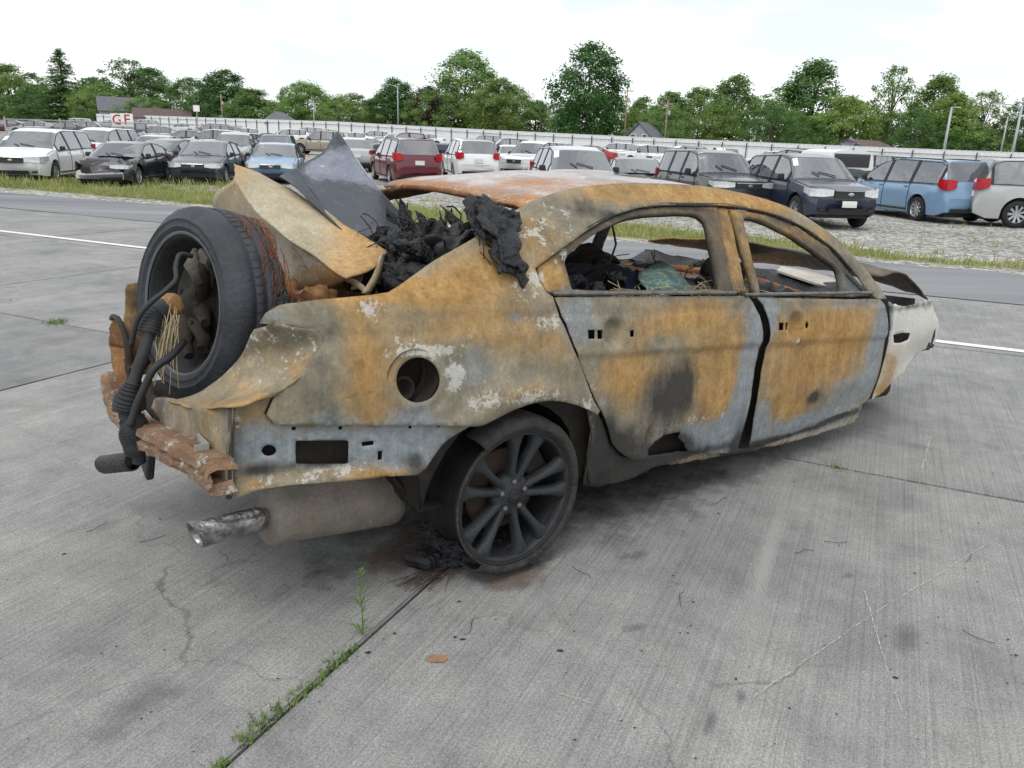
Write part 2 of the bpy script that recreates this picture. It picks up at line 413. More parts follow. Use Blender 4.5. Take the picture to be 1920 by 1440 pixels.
def leaf_quad(V, Fc, p, nrm, s, rng, asp=0.62):
    t = Vector((rng.gauss(0, 1), rng.gauss(0, 1), rng.gauss(0, 1)))
    a = nrm.cross(t)
    if a.length < 1e-4: a = Vector((1, 0, 0))
    a.normalize(); b = nrm.cross(a).normalized()
    o = len(V)
    V.extend((tuple(p+a*s), tuple(p+b*s*asp+nrm*s*0.15), tuple(p-a*s), tuple(p-b*s*asp+nrm*s*0.15)))
    Fc.append((o, o+1, o+2, o+3))
def make_tree(kind, seed):
    """unit tree: 1 high, crown radius about 0.35; scaled on placing"""
    rng = random.Random(seed)
    root = empty('tree')
    tr = MB(); V = []; Fc = []
    H = 12.0
    if kind == 'conifer':
        tr.tube([(0, 0, 0), (0.05, 0, H*0.5), (0, 0, H*0.97)], [0.22, 0.14, 0.02], 7)
        levels = 34
        for i in range(levels):
            t = i/(levels-1); z = H*(0.06+0.92*t); rad = 3.3*(1-t)**0.8*(0.8+0.4*rng.random())+0.12
            nb = int(9-4*t)
            for k in range(nb):
                an = rng.random()*6.283; rr = rad*rng.uniform(0.7, 1.1)
                e = Vector((math.cos(an)*rr, math.sin(an)*rr, z-rr*0.12+rng.uniform(-.2, .35)))
                if k < 3: tr.tube([(0, 0, z), e], [0.035, 0.01], 4)
                for q in range(int(14+rr*14)):
                    u = rng.uniform(0.15, 1.05); p = Vector((0, 0, z)).lerp(e, u)+Vector((rng.gauss(0, .16), rng.gauss(0, .16), rng.gauss(-.05, .12)))
                    nv = Vector((rng.gauss(0, .5), rng.gauss(0, .5), 1)).normalized()
                    leaf_quad(V, Fc, p, nv, rng.uniform(0.13, 0.26), rng, 0.3)
    else:
        cx = {'broad': 0.36, 'round': 0.42, 'tall': 0.26, 'sparse': 0.33, 'willow': 0.52, 'bush': 0.6}[kind]*H
        z0 = {'broad': 0.02, 'round': 0.02, 'tall': 0.02, 'sparse': 0.12, 'willow': 0.02, 'bush': 0.0}[kind]*H
        nclump = {'broad': 190, 'round': 190, 'tall': 150, 'sparse': 85, 'willow': 190, 'bush': 130}[kind]
        nleaf = {'broad': 92, 'round': 92, 'tall': 92, 'sparse': 60, 'willow': 92, 'bush': 90}[kind]
        tips = []
        lobes = [(rng.uniform(0, 6.283), rng.uniform(0.15, 0.9), rng.uniform(0.7, 1.25)) for _ in range(11)]
        for i in range(nclump):
            for _ in range(20):
                an = rng.uniform(0, 6.283); t = rng.random()
                prof = math.sin(math.pi*min(1, (t*0.86+0.12)))**0.65 if kind != 'willow' else (1-t**2.6)**0.55
                if kind == 'tall': prof = math.sin(math.pi*min(1, t*0.9+0.08))**0.8
                k = 1.0
                for (la, lt, ls) in lobes:
                    w = math.exp(-((math.cos(an-la)-1)**2*3+(t-lt)**2*14)); k += (ls-1)*w
                rmax = cx*prof*k
                rr = rmax*math.sqrt(rng.uniform(0.12, 1.0))
                z = z0+(H-z0)*t
                p = Vector((math.cos(an)*rr, math.sin(an)*rr, z))
                break
            tips.append(p)
            cs = rng.uniform(0.6, 1.45)*(1.0 if kind != 'sparse' else 0.85)
            out = Vector((p.x, p.y, (p.z-H*0.45)*0.7)).normalized() if p.length > 0.1 else Vector((0, 0, 1))
            for q in range(nleaf):
                d = Vector((rng.gauss(0, 1), rng.gauss(0, 1), rng.gauss(0, 0.75)))
                if kind == 'willow': d = Vector((rng.gauss(0, .6), rng.gauss(0, .6), rng.gauss(-.5, 1.0)))
                if d.length > 1.9: d = d*(1.9/d.length)
                pp = p+d*cs*0.52
                nv = (out*0.7+Vector((rng.gauss(0, .6), rng.gauss(0, .6), rng.gauss(0.45, .6)))).normalized()
                leaf_quad(V, Fc, pp, nv, rng.uniform(0.10, 0.22), rng)
        # trunk and limbs
        tr.tube([(0, 0, 0), (0.08, 0.05, H*0.22), (-0.05, 0.1, H*0.5), (0.05, 0, H*0.8)], [0.30, 0.23, 0.14, 0.04], 8)
        for i in range(26 if kind != 'sparse' else 46):
            e = tips[rng.randrange(len(tips))]
            zs = max(0.12*H, min(e.z-0.8, H*0.75)); s = Vector((0, 0, zs*rng.uniform(0.6, 1.0)))
            mdp = s.lerp(e, 0.5)+Vector((0, 0, 0.35))
            r0 = 0.10*(1-s.z/H)+0.03
            tr.tube([s, mdp, e], [r0, r0*0.6, 0.015], 5)
    tr.build('trunk', M_bark, root, smooth=True)
    m = bpy.data.meshes.new('crown'); m.from_pydata(V, [], Fc); m.update()
    link('crown', m, M_leaf, root)
    return root
PROTO = {}
for kd in ('broad', 'round', 'tall', 'sparse', 'willow', 'conifer', 'bush'):
    PROTO[kd] = [make_tree(kd, 10+i*7) for i in range({'broad': 3, 'round': 2, 'tall': 2}.get(kd, 1))]
used_proto = set()
def cam_ground(px, Y):
    """world X of photograph column px at depth Y (approx. the horizon row)"""
    return (px-960)/1440.0*Y/math.cos(ROLL)*1.045
def place_tree(px, top_y, width_px, Y, kind, col, label, idx):
    X = cam_ground(px, Y); g = T(X, Y)
    hor = 281+(px-960)*math.tan(ROLL)
    top = CAM_H+(hor-top_y)*Y/1440.0*1.045
    h = max(2.0, (top-g)*0.85)
    lst = PROTO[kind]; p = lst[idx % len(lst)]
    o = p if p.name not in used_proto else copy_tree(p)
    used_proto.add(p.name)
    rad = {'broad': 0.36, 'round': 0.42, 'tall': 0.26, 'sparse': 0.33, 'willow': 0.52, 'conifer': 0.29, 'bush': 0.6}[kind]*12
    wid = width_px*Y/1440.0/2*1.0
    sx = wid/rad
    o.location = (X, Y, g-0.1); o.scale = (sx, sx, h/12.0); o.rotation_euler = (0, 0, (idx*2.399) % 6.283)
    for ch in o.children:
        if ch.name.startswith('crown'): ch.color = col
    tag(o, label, 'tree', 'trees beyond the white fence')
    return o
GN = (0.92, 1.0, 0.82, 1); DK = (0.62, 0.76, 0.66, 1); DD = (0.52, 0.68, 0.58, 1); LT = (1.08, 1.12, 0.92, 1); YL = (1.22, 1.2, 0.8, 1); OL = (0.98, 0.98, 0.72, 1); PU = (0.62, 0.28, 0.50, 1); BR = (1.02, 0.98, 0.78, 1)
def fence_Y(px):
    """depth of the white fence at a photograph column"""
    s = (px-960)/1440.0*1.045
    return 114.4/(1+0.67*s)
TREES = [
 # px, top, width, extra depth, kind, tint, label
 (-40, 118, 150, 45, 'broad', DK, 'dark green tree on the wooded rise behind the red and silver cars'),
 (25, 122, 130, 50, 'round', DD, 'rounded dark tree left of the olive tree, beyond the fenced yard'),
 (92, 130, 140, 25, 'round', OL, 'broad olive green tree beside the tall pointed conifer'),
 (187, 97, 125, 22, 'conifer', DK, 'tall dark pointed conifer above the letter signs'),
 (238, 152, 90, 30, 'broad', GN, 'small green tree squeezed between conifer and grey house'),
 (298, 117, 115, 28, 'sparse', DK, 'feathery dark tree standing behind the grey house'),
 (335, 135, 90, 40, 'broad', DK, 'dark tree leaning out behind the grey house chimney'),
 (400, 152, 95, 25, 'round', DK, 'low round dark tree right of the grey houses'),
 (462, 138, 100, 25, 'broad', DD, 'dark spreading tree behind the wooden pole'),
 (508, 172, 90, 24, 'broad', GN, 'mid green tree above the dark hipped roof'),
 (556, 172, 60, 50, 'conifer', DD, 'small dark conifer peeping between two green trees'),
 (600, 163, 105, 22, 'round', LT, 'light green rounded tree behind the short grey pole'),
 (652, 188, 80, 28, 'broad', GN, 'low green tree beside the gap of sky'),
 (700, 192, 60, 35, 'tall', DK, 'narrow dark tree left of the tall lamp post'),
 (748, 153, 95, 22, 'broad', DD, 'dark green tree behind the tall lamp post'),
 (803, 165, 75, 14, 'tall', PU, 'purple leaved tree between two green trees'),
 (866, 102, 130, 24, 'broad', LT, 'tall light green tree right of the purple tree'),
 (925, 150, 120, 18, 'round', BR, 'brownish green tree leaning against the tall light green tree'),
 (985, 190, 75, 30, 'broad', GN, 'low green tree in the gap left of the big dark tree'),
 (1074, 88, 138, 14, 'broad', (0.42, 0.62, 0.50, 1), 'big dense dark green tree standing alone above the fence'),
 (1165, 183, 85, 34, 'broad', GN, 'low green tree above the small grey house'),
 (1212, 172, 85, 26, 'tall', GN, 'narrow green tree just right of the small grey house'),
 (1262, 165, 100, 24, 'round', LT, 'rounded light green tree in the middle of the right tree belt'),
 (1318, 143, 115, 20, 'broad', GN, 'tall green tree with a tufted top in the right belt'),
 (1398, 158, 100, 34, 'sparse', LT, 'thin pale tree with sky showing through its crown'),
 (1450, 115, 120, 26, 'tall', (0.66, 0.82, 0.68, 1), 'tall dark green tree with pointed top in the right belt'),
 (1505, 178, 125, 14, 'round', YL, 'yellow green bushy tree in front of the tall dark tree'),
 (1420, 205, 110, 16, 'bush', GN, 'low leafy tree at the foot of the tall dark tree'),
 (1582, 120, 85, 24, 'sparse', GN, 'thin crowned tree with bare twigs showing'),
 (1630, 200, 100, 14, 'bush', DK, 'dark low tree under the thin crowned tree'),
 (1662, 142, 110, 26, 'broad', OL, 'olive green tree behind the leaning light pole'),
 (1690, 172, 85, 16, 'tall', YL, 'bright yellow green tree beside the leaning light pole'),
 (1742, 165, 95, 22, 'sparse', BR, 'half bare tree with dark crooked limbs'),
 (1815, 178, 135, 24, 'willow', DK, 'dark domed willow behind the double arm lamp posts'),
 (1888, 194, 80, 40, 'round', PU, 'dark purple crown showing over the light willow'),
 (1905, 212, 150, 14, 'willow', LT, 'light green willow at the far right end of the belt'),
 (1985, 160, 150, 24, 'broad', GN, 'green tree beyond the light willow'),
]
for i, (px, top, w, ex, kd, col, lab) in enumerate(TREES):
    place_tree(px, top, w, fence_Y(px)+ex, kd, col, lab, i)
# undergrowth along the foot of the tree belt
brng = random.Random(77); shrub_used = set()
for i in range(26):
    px = -60+i*79+brng.uniform(-25, 25)
    Y = fence_Y(px)+brng.uniform(9, 30)
    hor = 281+(px-960)*math.tan(ROLL)
    o = place_tree(px, hor-brng.uniform(70, 112), brng.uniform(100, 150), Y, 'bush', brng.choice((GN, DK, DK, OL, LT)), 'low leafy shrub filling the foot of the tree belt', 100+i)
    free = [tr for tr in TREES if tr[6] not in shrub_used]
    near = min(free, key=lambda tr: abs(tr[0]-px)); shrub_used.add(near[6])
    o['label'] = 'low shrub below '+near[6]
    o['category'] = 'shrub'; o['group'] = 'shrubs under the tree belt'; o.name = 'shrub'
for kd in PROTO:
    for p in PROTO[kd]:
        if p.name not in used_proto:
            for ch in list(p.children): bpy.data.objects.remove(ch)
            bpy.data.objects.remove(p)
# ------------------------------------------------------------------ white boundary fence
M_white = simple('white_sheet', lin(222, 224, 226), 0.55, var=0.06, scale=0.7)
M_black = simple('dark_post', lin(52, 50, 52), 0.6, var=0.15)
fe = empty('boundary_fence', (0, 0, 0)); tag(fe, 'long white sheet metal fence with dark posts and rail below the trees', 'fence')
FH = 2.45
def fence_pt(s):
    """s metres along the fence from its right end"""
    return Vector((62.0-0.831*s, 114.4-0.67*62.0+0.557*s, 0))
pan = MB()
cols = []
for i in range(25):
    x = 3.0*i/24; d = 0.018 if (i % 4) in (1, 2) else -0.018
    cols.append((x, d))
pan.grid([[(x, d-0.0, 0.0) for x, d in cols], [(x, d, FH) for x, d in cols]])
pm = pan.mesh('panel'); pm.materials.append(M_white)
postm = MB().box((0, 0, FH*0.47), (0.09, 0.09, FH*0.94)).mesh('post'); postm.materials.append(M_black)
railm = MB().box((1.5, 0, 0), (2.9, 0.05, 0.05)).mesh('rail'); railm.materials.append(M_black)
capm = MB().box((1.5, 0, 0), (3.0, 0.06, 0.05)).mesh('cap'); capm.materials.append(M_white)
fdir = Vector((-0.831, 0.557, 0)); fn = Vector((-0.557, -0.831, 0))
fz = math.atan2(fdir.y, fdir.x)
for i in range(62):
    p = fence_pt(i*3.0); q = fence_pt(i*3.0+3)
    z0, z1 = T(p.x, p.y), T(q.x, q.y); tilt = math.atan2(z1-z0, 3.0)
    for nm, me, off, dz in (('panel', pm, 0.0, 0.0), ('post', postm, 0.11, 0.0), ('rail', railm, 0.11, FH*0.80), ('cap', capm, 0.0, FH)):
        o = bpy.data.objects.new(nm, me); COL.objects.link(o); o.parent = fe
        o.location = p+fn*off+Vector((0, 0, z0+dz-(0.1 if nm in ('panel', 'post') else 0.1)))
        o.rotation_euler = (0, -tilt if nm != 'post' else 0, fz)
# ------------------------------------------------------------------ parked vehicles
M_paintc = simple('car_paint', None, 0.32, var=0.03, scale=1.5, coat=0.7, obj_color=True)
def glass_mat():
    m, n, l, b = newmat('car_glass')
    tr = N(n, 'ShaderNodeBsdfTransparent'); tr.inputs['Color'].default_value = (0.42, 0.46, 0.46, 1)
    gl = N(n, 'ShaderNodeBsdfGlossy'); gl.inputs['Roughness'].default_value = 0.03; gl.inputs['Color'].default_value = (0.95, 0.97, 1.0, 1)
    tc = N(n, 'ShaderNodeTexCoord'); no = N(n, 'ShaderNodeTexNoise', Scale=2.2, Detail=3.0); l.new(tc.outputs['Object'], no.inputs['Vector'])
    bp = N(n, 'ShaderNodeBump', Strength=0.06, Distance=0.2); l.new(no.outputs['Fac'], bp.inputs['Height']); l.new(bp.outputs['Normal'], gl.inputs['Normal'])
    fr = N(n, 'ShaderNodeFresnel'); fr.inputs['IOR'].default_value = 2.05
    mx = N(n, 'ShaderNodeMixShader'); l.new(mathn(n, l, 'ADD', fr.outputs[0], 0.14, True), mx.inputs[0]); l.new(tr.outputs[0], mx.inputs[1]); l.new(gl.outputs[0], mx.inputs[2])
    l.new(mx.outputs[0], n['Material Output'].inputs['Surface'])
    return m
M_glass = glass_mat()
M_dglass = simple('dark_glass', lin(38, 42, 46), 0.06, var=0.2, spec=0.9)
M_seat = simple('seat_fabric', lin(72, 70, 70), 0.9, var=0.2, scale=6)
M_tyre = simple('tyre_rubber', lin(38, 38, 40), 0.85, var=0.15, scale=12, bump=0.2)
M_rim = simple('alloy_rim', lin(176, 178, 180), 0.35, metal=0.7, var=0.08)
M_plast = simple('black_plastic', lin(34, 35, 37), 0.6, var=0.1)
M_red = simple('red_lens', lin(178, 22, 34), 0.15, var=0.15, coat=0.6)
M_lens = simple('clear_lens', lin(205, 208, 210), 0.12, metal=0.25, var=0.2, scale=25, coat=0.8)
M_chrome = simple('chrome', lin(190, 192, 195), 0.2, metal=0.9, var=0.05)
M_plate = simple('number_plate', lin(214, 216, 214), 0.5, var=0.06)
M_seam = simple('seam_dark', lin(22, 22, 24), 0.8)
M_paper = simple('white_paper', lin(232, 232, 228), 0.8, var=0.05)
TYPES = {
 'sedan': dict(L=4.8, W=1.83, zb=0.20, rw=0.33, fo=0.92, wb=2.75, cowl=1.28, head=2.10, rend=3.35, back=4.12,
   top=[(0, .62), (.05, .70), (.5, .82), (1.28, .95), (2.10, 1.40), (2.65, 1.46), (3.35, 1.40), (4.12, 1.08), (4.72, 1.02), (4.8, .88)],
   belt=[(0, .58), (.5, .76), (1.28, .90), (4.12, .99), (4.8, .84)], wins=[(1.62, 2.62), (2.72, 3.62)], light=(.58, .74), tail=(.72, .92)),
 'minivan': dict(L=5.1, W=1.98, zb=0.20, rw=0.34, fo=0.95, wb=3.05, cowl=1.08, head=1.98, rend=4.66, back=5.00,
   top=[(0, .68), (.05, .84), (.55, 1.0), (1.08, 1.10), (1.98, 1.66), (2.6, 1.75), (4.66, 1.70), (5.00, 1.12), (5.07, .95), (5.1, .7)],
   belt=[(0, .66), (.4, .88), (1.08, 1.02), (5.0, 1.06), (5.1, .68)], wins=[(1.38, 2.35), (2.43, 3.52), (3.60, 4.72)], light=(.66, .86), tail=(.92, 1.20)),
 'suv': dict(L=4.6, W=1.82, zb=0.28, rw=0.36, fo=0.88, wb=2.63, cowl=1.22, head=1.86, rend=4.12, back=4.46,
   top=[(0, .72), (.05, .90), (.4, 1.0), (1.22, 1.09), (1.86, 1.60), (2.4, 1.69), (4.12, 1.64), (4.46, 1.12), (4.55, 1.0), (4.6, .74)],
   belt=[(0, .70), (.4, .92), (1.22, 1.03), (4.46, 1.09), (4.6, .72)], wins=[(1.50, 2.42), (2.50, 3.34), (3.42, 4.18)], light=(.74, .92), tail=(.92, 1.22)),
 'wagon': dict(L=4.75, W=1.85, zb=0.22, rw=0.34, fo=0.9, wb=2.78, cowl=1.15, head=1.95, rend=3.95, back=4.55,
   top=[(0, .66), (.05, .78), (.5, .90), (1.15, 1.0), (1.95, 1.50), (2.5, 1.57), (3.95, 1.50), (4.55, 1.10), (4.7, 1.0), (4.75, .75)],
   belt=[(0, .62), (.5, .82), (1.15, .95), (4.55, 1.06), (4.75, .72)], wins=[(1.48, 2.48), (2.56, 3.46), (3.54, 4.06)], light=(.64, .80), tail=(.84, 1.06)),
 'pickup': dict(L=5.7, W=2.0, zb=0.34, rw=0.40, fo=0.95, wb=3.55, cowl=1.40, head=2.0, rend=3.55, back=3.72,
   top=[(0, .82), (.05, 1.02), (.4, 1.10), (1.40, 1.18), (2.0, 1.76), (2.5, 1.86), (3.55, 1.82), (3.72, 1.26), (5.62, 1.26), (5.7, 1.15)],
   belt=[(0, .80), (.4, 1.04), (1.40, 1.12), (3.72, 1.20), (5.62, 1.20), (5.7, 1.1)], wins=[(1.68, 2.6), (2.68, 3.52)], light=(.84, 1.02), tail=(.86, 1.16)),
}
def variant(base, **kw):
    d = dict(TYPES[base]); d.update(kw); return d
TYPES['coupe'] = variant('sedan', L=4.65, top=[(0, .60), (.05, .70), (.5, .80), (1.22, .93), (2.05, 1.36), (2.65, 1.43), (3.2, 1.38), (4.25, 1.06), (4.58, 1.03), (4.65, .88)], belt=[(0, .56), (.5, .74), (1.22, .88), (4.25, 1.0), (4.65, .84)], cowl=1.22, head=2.05, rend=3.2, back=4.25, wb=2.65, light=(.60, .72), tail=(.76, .92))
TYPES['boxy'] = variant('suv', L=4.45, top=[(0, .78), (.04, .98), (.3, 1.04), (1.25, 1.10), (1.78, 1.62), (2.3, 1.71), (4.1, 1.69), (4.34, 1.12), (4.42, 1.0), (4.45, .74)], belt=[(0, .74), (.3, .98), (1.25, 1.05), (4.34, 1.08), (4.45, .72)], cowl=1.25, head=1.78, rend=4.1, back=4.34, light=(.80, .95), wins=[(1.46, 2.36), (2.44, 3.26), (3.34, 4.12)], tail=(.88, 1.14))
def pl(pts, s):
    if s <= pts[0][0]: return pts[0][1]
    for (a, va), (b, vb) in zip(pts, pts[1:]):
        if s <= b: return va+(vb-va)*(s-a)/(b-a)
    return pts[-1][1]
class Veh:
    def __init__(s, t): s.__dict__.update(t)
    def hw(s, d):
        w = s.W/2; k = 1.0
        if d < 0.55: k -= 0.17*(1-d/0.55)**2
        e = s.L-d
        if e < 0.5: k -= 0.11*(1-e/0.5)**2
        return w*k
    def zbot(s, d):
        ra = s.rw+0.07; z = s.zb
        for c in (s.fo, s.fo+s.wb):
            if abs(d-c) < ra: z = max(z, s.rw+math.sqrt(ra*ra-(d-c)**2))
        if d < 0.3: z += 0.06*(1-d/0.3)
        if s.L-d < 0.35: z += 0.12*(1-(s.L-d)/0.35)
        return z
    def rows(s, d):
        hw = s.hw(d); zb = s.zbot(d); zt = pl(s.top, d); ze = min(pl(s.belt, d), zt-0.02)
        zb = min(zb, ze-0.06)
        gh = s.cowl < d < s.back
        def sy(z):   # body side section
            t = (z-s.zb)/(ze-s.zb); return hw*(0.93+0.07*math.sin(min(1, max(0, t*1.25))*math.pi/2)-0.05*max(0, t-0.6)/0.4)
        r = [(hw*0.86, zb), (sy(zb+.01), zb+0.012), (sy(zb+(ze-zb)*.4), zb+(ze-zb)*.4), (sy(zb+(ze-zb)*.75), zb+(ze-zb)*.75), (sy(ze), ze)]
        y4 = r[-1][0]; rise = zt-ze
        y5 = y4-0.03-0.30*max(0, rise-0.05) if rise > 0.08 else y4-0.10
        z5 = zt-0.045-0.02*min(1, rise) if rise > 0.12 else ze+(zt-ze)*0.6
        r += [(y5, z5), (y5*0.86, zt-0.018), (y5*0.5, zt-0.004), (0, zt)]
        return r
    def end(s, d, y, z, sd=1, off=0.0):
        # rounded nose and tail with a bumper that stands out
        if d < 0.45:
            k = 1-d/0.45; zb = s.zb+0.28
            x = s.L/2-d-0.16*k*(y/(s.W/2))**2+0.05*k*math.exp(-((z-zb)/0.16)**2)
            return Vector((x+off, sd*(y+off*0.5), z))
        k = 1-(s.L-d)/0.4; zb = s.zb+0.32
        x = s.L/2-d+0.10*k*(y/(s.W/2))**2-0.06*k*math.exp(-((z-zb)/0.14)**2)
        return Vector((x-off, sd*(y+off*0.5), z))
    def P(s, d, v, sd=1, off=0.0):
        r = s.rows(d); i = min(int(v), len(r)-2); f = v-i
        y = r[i][0]+(r[i+1][0]-r[i][0])*f; z = r[i][1]+(r[i+1][1]-r[i][1])*f
        if d < 0.45 or s.L-d < 0.4: return s.end(d, y, z, sd, off)
        if off:
            dy, dz = r[i+1][0]-r[i][0], r[i+1][1]-r[i][1]; q = math.hypot(dy, dz) or 1
            n = Vector((0, dz/q, -dy/q))
            e = 0.03; r1 = s.rows(min(s.L, d+e)); r0 = s.rows(max(0, d-e))
            tz = (r1[i][1]+r1[i+1][1]-r0[i][1]-r0[i+1][1])/2/(2*e); ty = (r1[i][0]+r1[i+1][0]-r0[i][0]-r0[i+1][0])/2/(2*e)
            nx = (tz*n.z+ty*n.y)
            n.x = nx; n.normalize()
            return Vector((s.L/2-d+n.x*off, sd*(y+n.y*off), z+n.z*off))
        return Vector((s.L/2-d, sd*y, z))
def make_vehicle(kind, opt=()):
    t = Veh(TYPES[kind]); root = empty('parked_car')
    ra = t.rw+0.07
    S = {0.0, t.L}
    for p in list(t.top)+list(t.belt): S.add(p[0])
    for c in (t.fo, t.fo+t.wb):
        for k in range(13): S.add(round(c-ra*math.cos(math.pi*k/12), 4))
        S.add(c-ra-0.004); S.add(c+ra+0.004)
    q = 0.0
    while q < t.L: S.add(round(q, 3)); q += 0.16
    for w_ in t.wins: S.add(w_[0]); S.add(w_[1])
    for q_ in (t.wins[0][0]-0.02, t.wins[-1][1]+0.02, t.cowl+0.05, t.head-0.03, t.rend+0.03, t.back-0.03): S.add(round(q_, 4))
    S = sorted(x for x in S if 0 <= x <= t.L)
    rng = random.Random(hash(kind) % 97 if False else 5)
    crump = 'crumple' in opt
    body = MB(); rowsP = []
    for d in S:
        half = [t.P(d, v) for v in range(9)]
        full = [Vector((p.x, -p.y, p.z)) for p in half[:-1]]+half[::-1]
        if crump and d < 1.35:
            k = (1-d/1.35)**0.6
            for p in full:
                if p.z > 0.5:
                    p.z += k*(0.34*noise.noise((p.x*2.6, p.y*2.6, 3))+0.10*noise.noise((p.x*8, p.y*8, 9)))-(0.06*k if abs(p.y) < 0.5 else 0)
                    p.x -= k*0.40*(0.5+noise.noise((p.y*2.2, p.z*3, 5)))
                    p.y += k*0.05*noise.noise((p.x*4, p.y*4, 13))
        rowsP.append(full)
    body.grid(rowsP)
    n = len(rowsP[0])
    body.f.append(tuple(range(n))); e = (len(rowsP)-1)*n; body.f.append(tuple(range(e, e+n))[::-1])
    keep = []
    for f in body.f:
        if len(f) != 4: keep.append(f); continue
        i, j = min(f)//n, min(q % n for q in f)
        d = (S[i]+S[min(i+1, len(S)-1)])/2
        side_ = j in (4, n-6); top_ = 5 <= j <= n-7
        if side_ and t.wins[0][0]-0.02 < d < t.wins[-1][1]+0.02: continue
        if top_ and (t.cowl+0.05 < d < t.head-0.03 or t.rend+0.03 < d < t.back-0.03): continue
        keep.append(f)
    body.f = keep
    bo = body.build('body', M_paintc, root, autosmooth=38, solid=0.02); bo.modifiers['thickness'].offset = -1
    ub = MB(); ub.box((0, 0, (t.zb+0.58)/2), (t.L-0.5, t.W*0.70, 0.58-t.zb+0.06)).build('underbody', M_plast, root)
    # glass
    for sd in (1, -1):
        for (s0, s1) in t.wins:
            g = []
            k = max(3, int((s1-s0)/0.09))
            for i in range(k+1):
                d = s0+(s1-s0)*i/k
                r = t.rows(d); hgt = r[5][1]-r[4][1]
                if hgt < 0.10: continue
                lo, hi = 4.0, 5.0
                g.append([t.P(d, lo, sd, 0.008), t.P(d, (lo+hi)/2, sd, 0.008), t.P(d, hi, sd, 0.008)])
            if len(g) > 1: MB().grid(g).build('side_window', M_glass, root, smooth=True)
    # pillars between the panes, belt and roof trims
    for sd in (1, -1):
        gaps = [(t.wins[0][0]-0.05, t.wins[0][0]+0.03)]+[(a_[1]-0.02, b_[0]+0.02) for a_, b_ in zip(t.wins, t.wins[1:])]+[(t.wins[-1][1]-0.03, t.wins[-1][1]+0.05)]
        for (s0, s1) in gaps:
            if t.rows(s0)[5][1]-t.rows(s0)[4][1] < 0.08: continue
            MB().grid([[t.P(d, v, sd, 0.010) for v in (4.0, 4.5, 5.0)] for d in (s0, (s0+s1)/2, s1)]).build('pillar', M_plast, root, solid=0.015)
        for v, nm in ((4.02, 'belt_trim'), (4.98, 'roof_trim')):
            ds = [t.wins[0][0]+(t.wins[-1][1]-t.wins[0][0])*q/14 for q in range(15)]
            MB().tube([t.P(d, v, sd, 0.006) for d in ds if t.rows(d)[5][1]-t.rows(d)[4][1] > 0.06], 0.014, 4).build(nm, M_plast, root)
        if kind != 'pickup' or True:
            MB().tube([t.P(d, 4.6, sd, 0.003) for d in [0.46+(t.cowl-0.46)*q/6 for q in range(7)]], 0.007, 4).build('hood_seam', M_seam, root)
        for q in (0.28, 0.62) if sd > 0 else ():
            MB().tube([t.P(t.cowl+0.08, 8-2.6*q*(1 if q < .5 else .2), 1 if q < .5 else -1, 0.03), t.P(t.cowl+0.20, 8-1.2*q, -1, 0.03)], 0.012, 4).build('wiper', M_plast, root)
    if not crump: MB().lathe([(0, 0), (0.07, 0.003), (0.075, 0.012)], 16, Matrix.Translation(t.end(0, 0, sum(t.light)/2-0.02, 1, 0.045)) @ Matrix.Rotation(R(90), 4, 'Z') @ Matrix.Diagonal((1, 1, 0.55, 1))).build('emblem', M_chrome, root)
    for nm, (s0, s1) in (('windscreen', (t.cowl+0.04, t.head-0.02)), ('rear_window', (t.rend+0.02, t.back-0.02))):
        g = []; k = 8
        for i in range(k+1):
            d = s0+(s1-s0)*i/k
            g.append([t.P(d, v, sd, 0.006) for sd, vs_ in ((-1, (5.0, 5.5, 6, 6.5, 7, 7.5)), (1, (8, 7.5, 7, 6.5, 6, 5.5, 5.0))) for v in vs_])
        MB().grid(g).build(nm, M_glass, root, smooth=True)
    # lamps: strips wrapped round the corners
    def strip(name, mat, path, z0, z1, front, off=0.012, zend=None):
        P = []
        for i, (d, y) in enumerate(path):
            dd = d if front else t.L-d
            za, zz = z0, z1
            if zend and i == len(path)-1: za, zz = zend
            if zend and i == 0: za, zz = z0+(z1-z0)*0.18, z1-(z1-z0)*0.12
            o2 = off*(1 if d < 0.2 else 0.3); sg = 1 if y >= 0 else -1
            P.append([t.end(dd, abs(y), q_, sg, o2) for q_ in (za, (za+zz)/2, zz)])
        return MB().grid(P).build(name, mat, root, smooth=False, solid=0.03)
    for front in (True, False):
        hw0 = t.hw(0) if front else t.hw(t.L)
        z0, z1 = t.light if front else t.tail
        for sd in (1, -1):
            if front and crump and (sd < 0): continue
            h = (lambda q: t.hw(q)) if front else (lambda q: t.hw(t.L-q))
            if front: pth = [(0, .50*hw0*sd), (0, .78*hw0*sd), (.02, 1.0*hw0*sd), (.16, (h(.16)+.01)*sd), (.42, (h(.42)+.006)*sd)]
            else: pth = [(0, .72*hw0*sd), (0, .87*hw0*sd), (.02, 1.0*hw0*sd), (.12, (h(.12)+.01)*sd), (.30, (h(.30)+.006)*sd)]
            strip('headlight' if front else 'tail_light', M_lens if front else M_red, pth, z0, z1, front, zend=(z0+0.08, z1+0.02))
        if front and crump: continue
        if front:
            g = strip('grille', M_plast, [(0, -.46*hw0), (0, -.23*hw0), (0, 0), (0, .23*hw0), (0, .46*hw0)], z0-0.02, z1-0.02, True)
            for zz in (.92,):
                MB().tube([t.end(0, abs(y_), z0-0.02+(z1-z0)*zz, 1 if y_ >= 0 else -1, 0.03) for y_ in (-.44*hw0, -.2*hw0, 0, .2*hw0, .44*hw0)], 0.010, 5).build('grille_bar', M_chrome, g)
            strip('intake', M_plast, [(0, -.6*hw0), (0, -.3*hw0), (0, 0), (0, .3*hw0), (0, .6*hw0)], t.zb+0.08, t.zb+0.20, True)
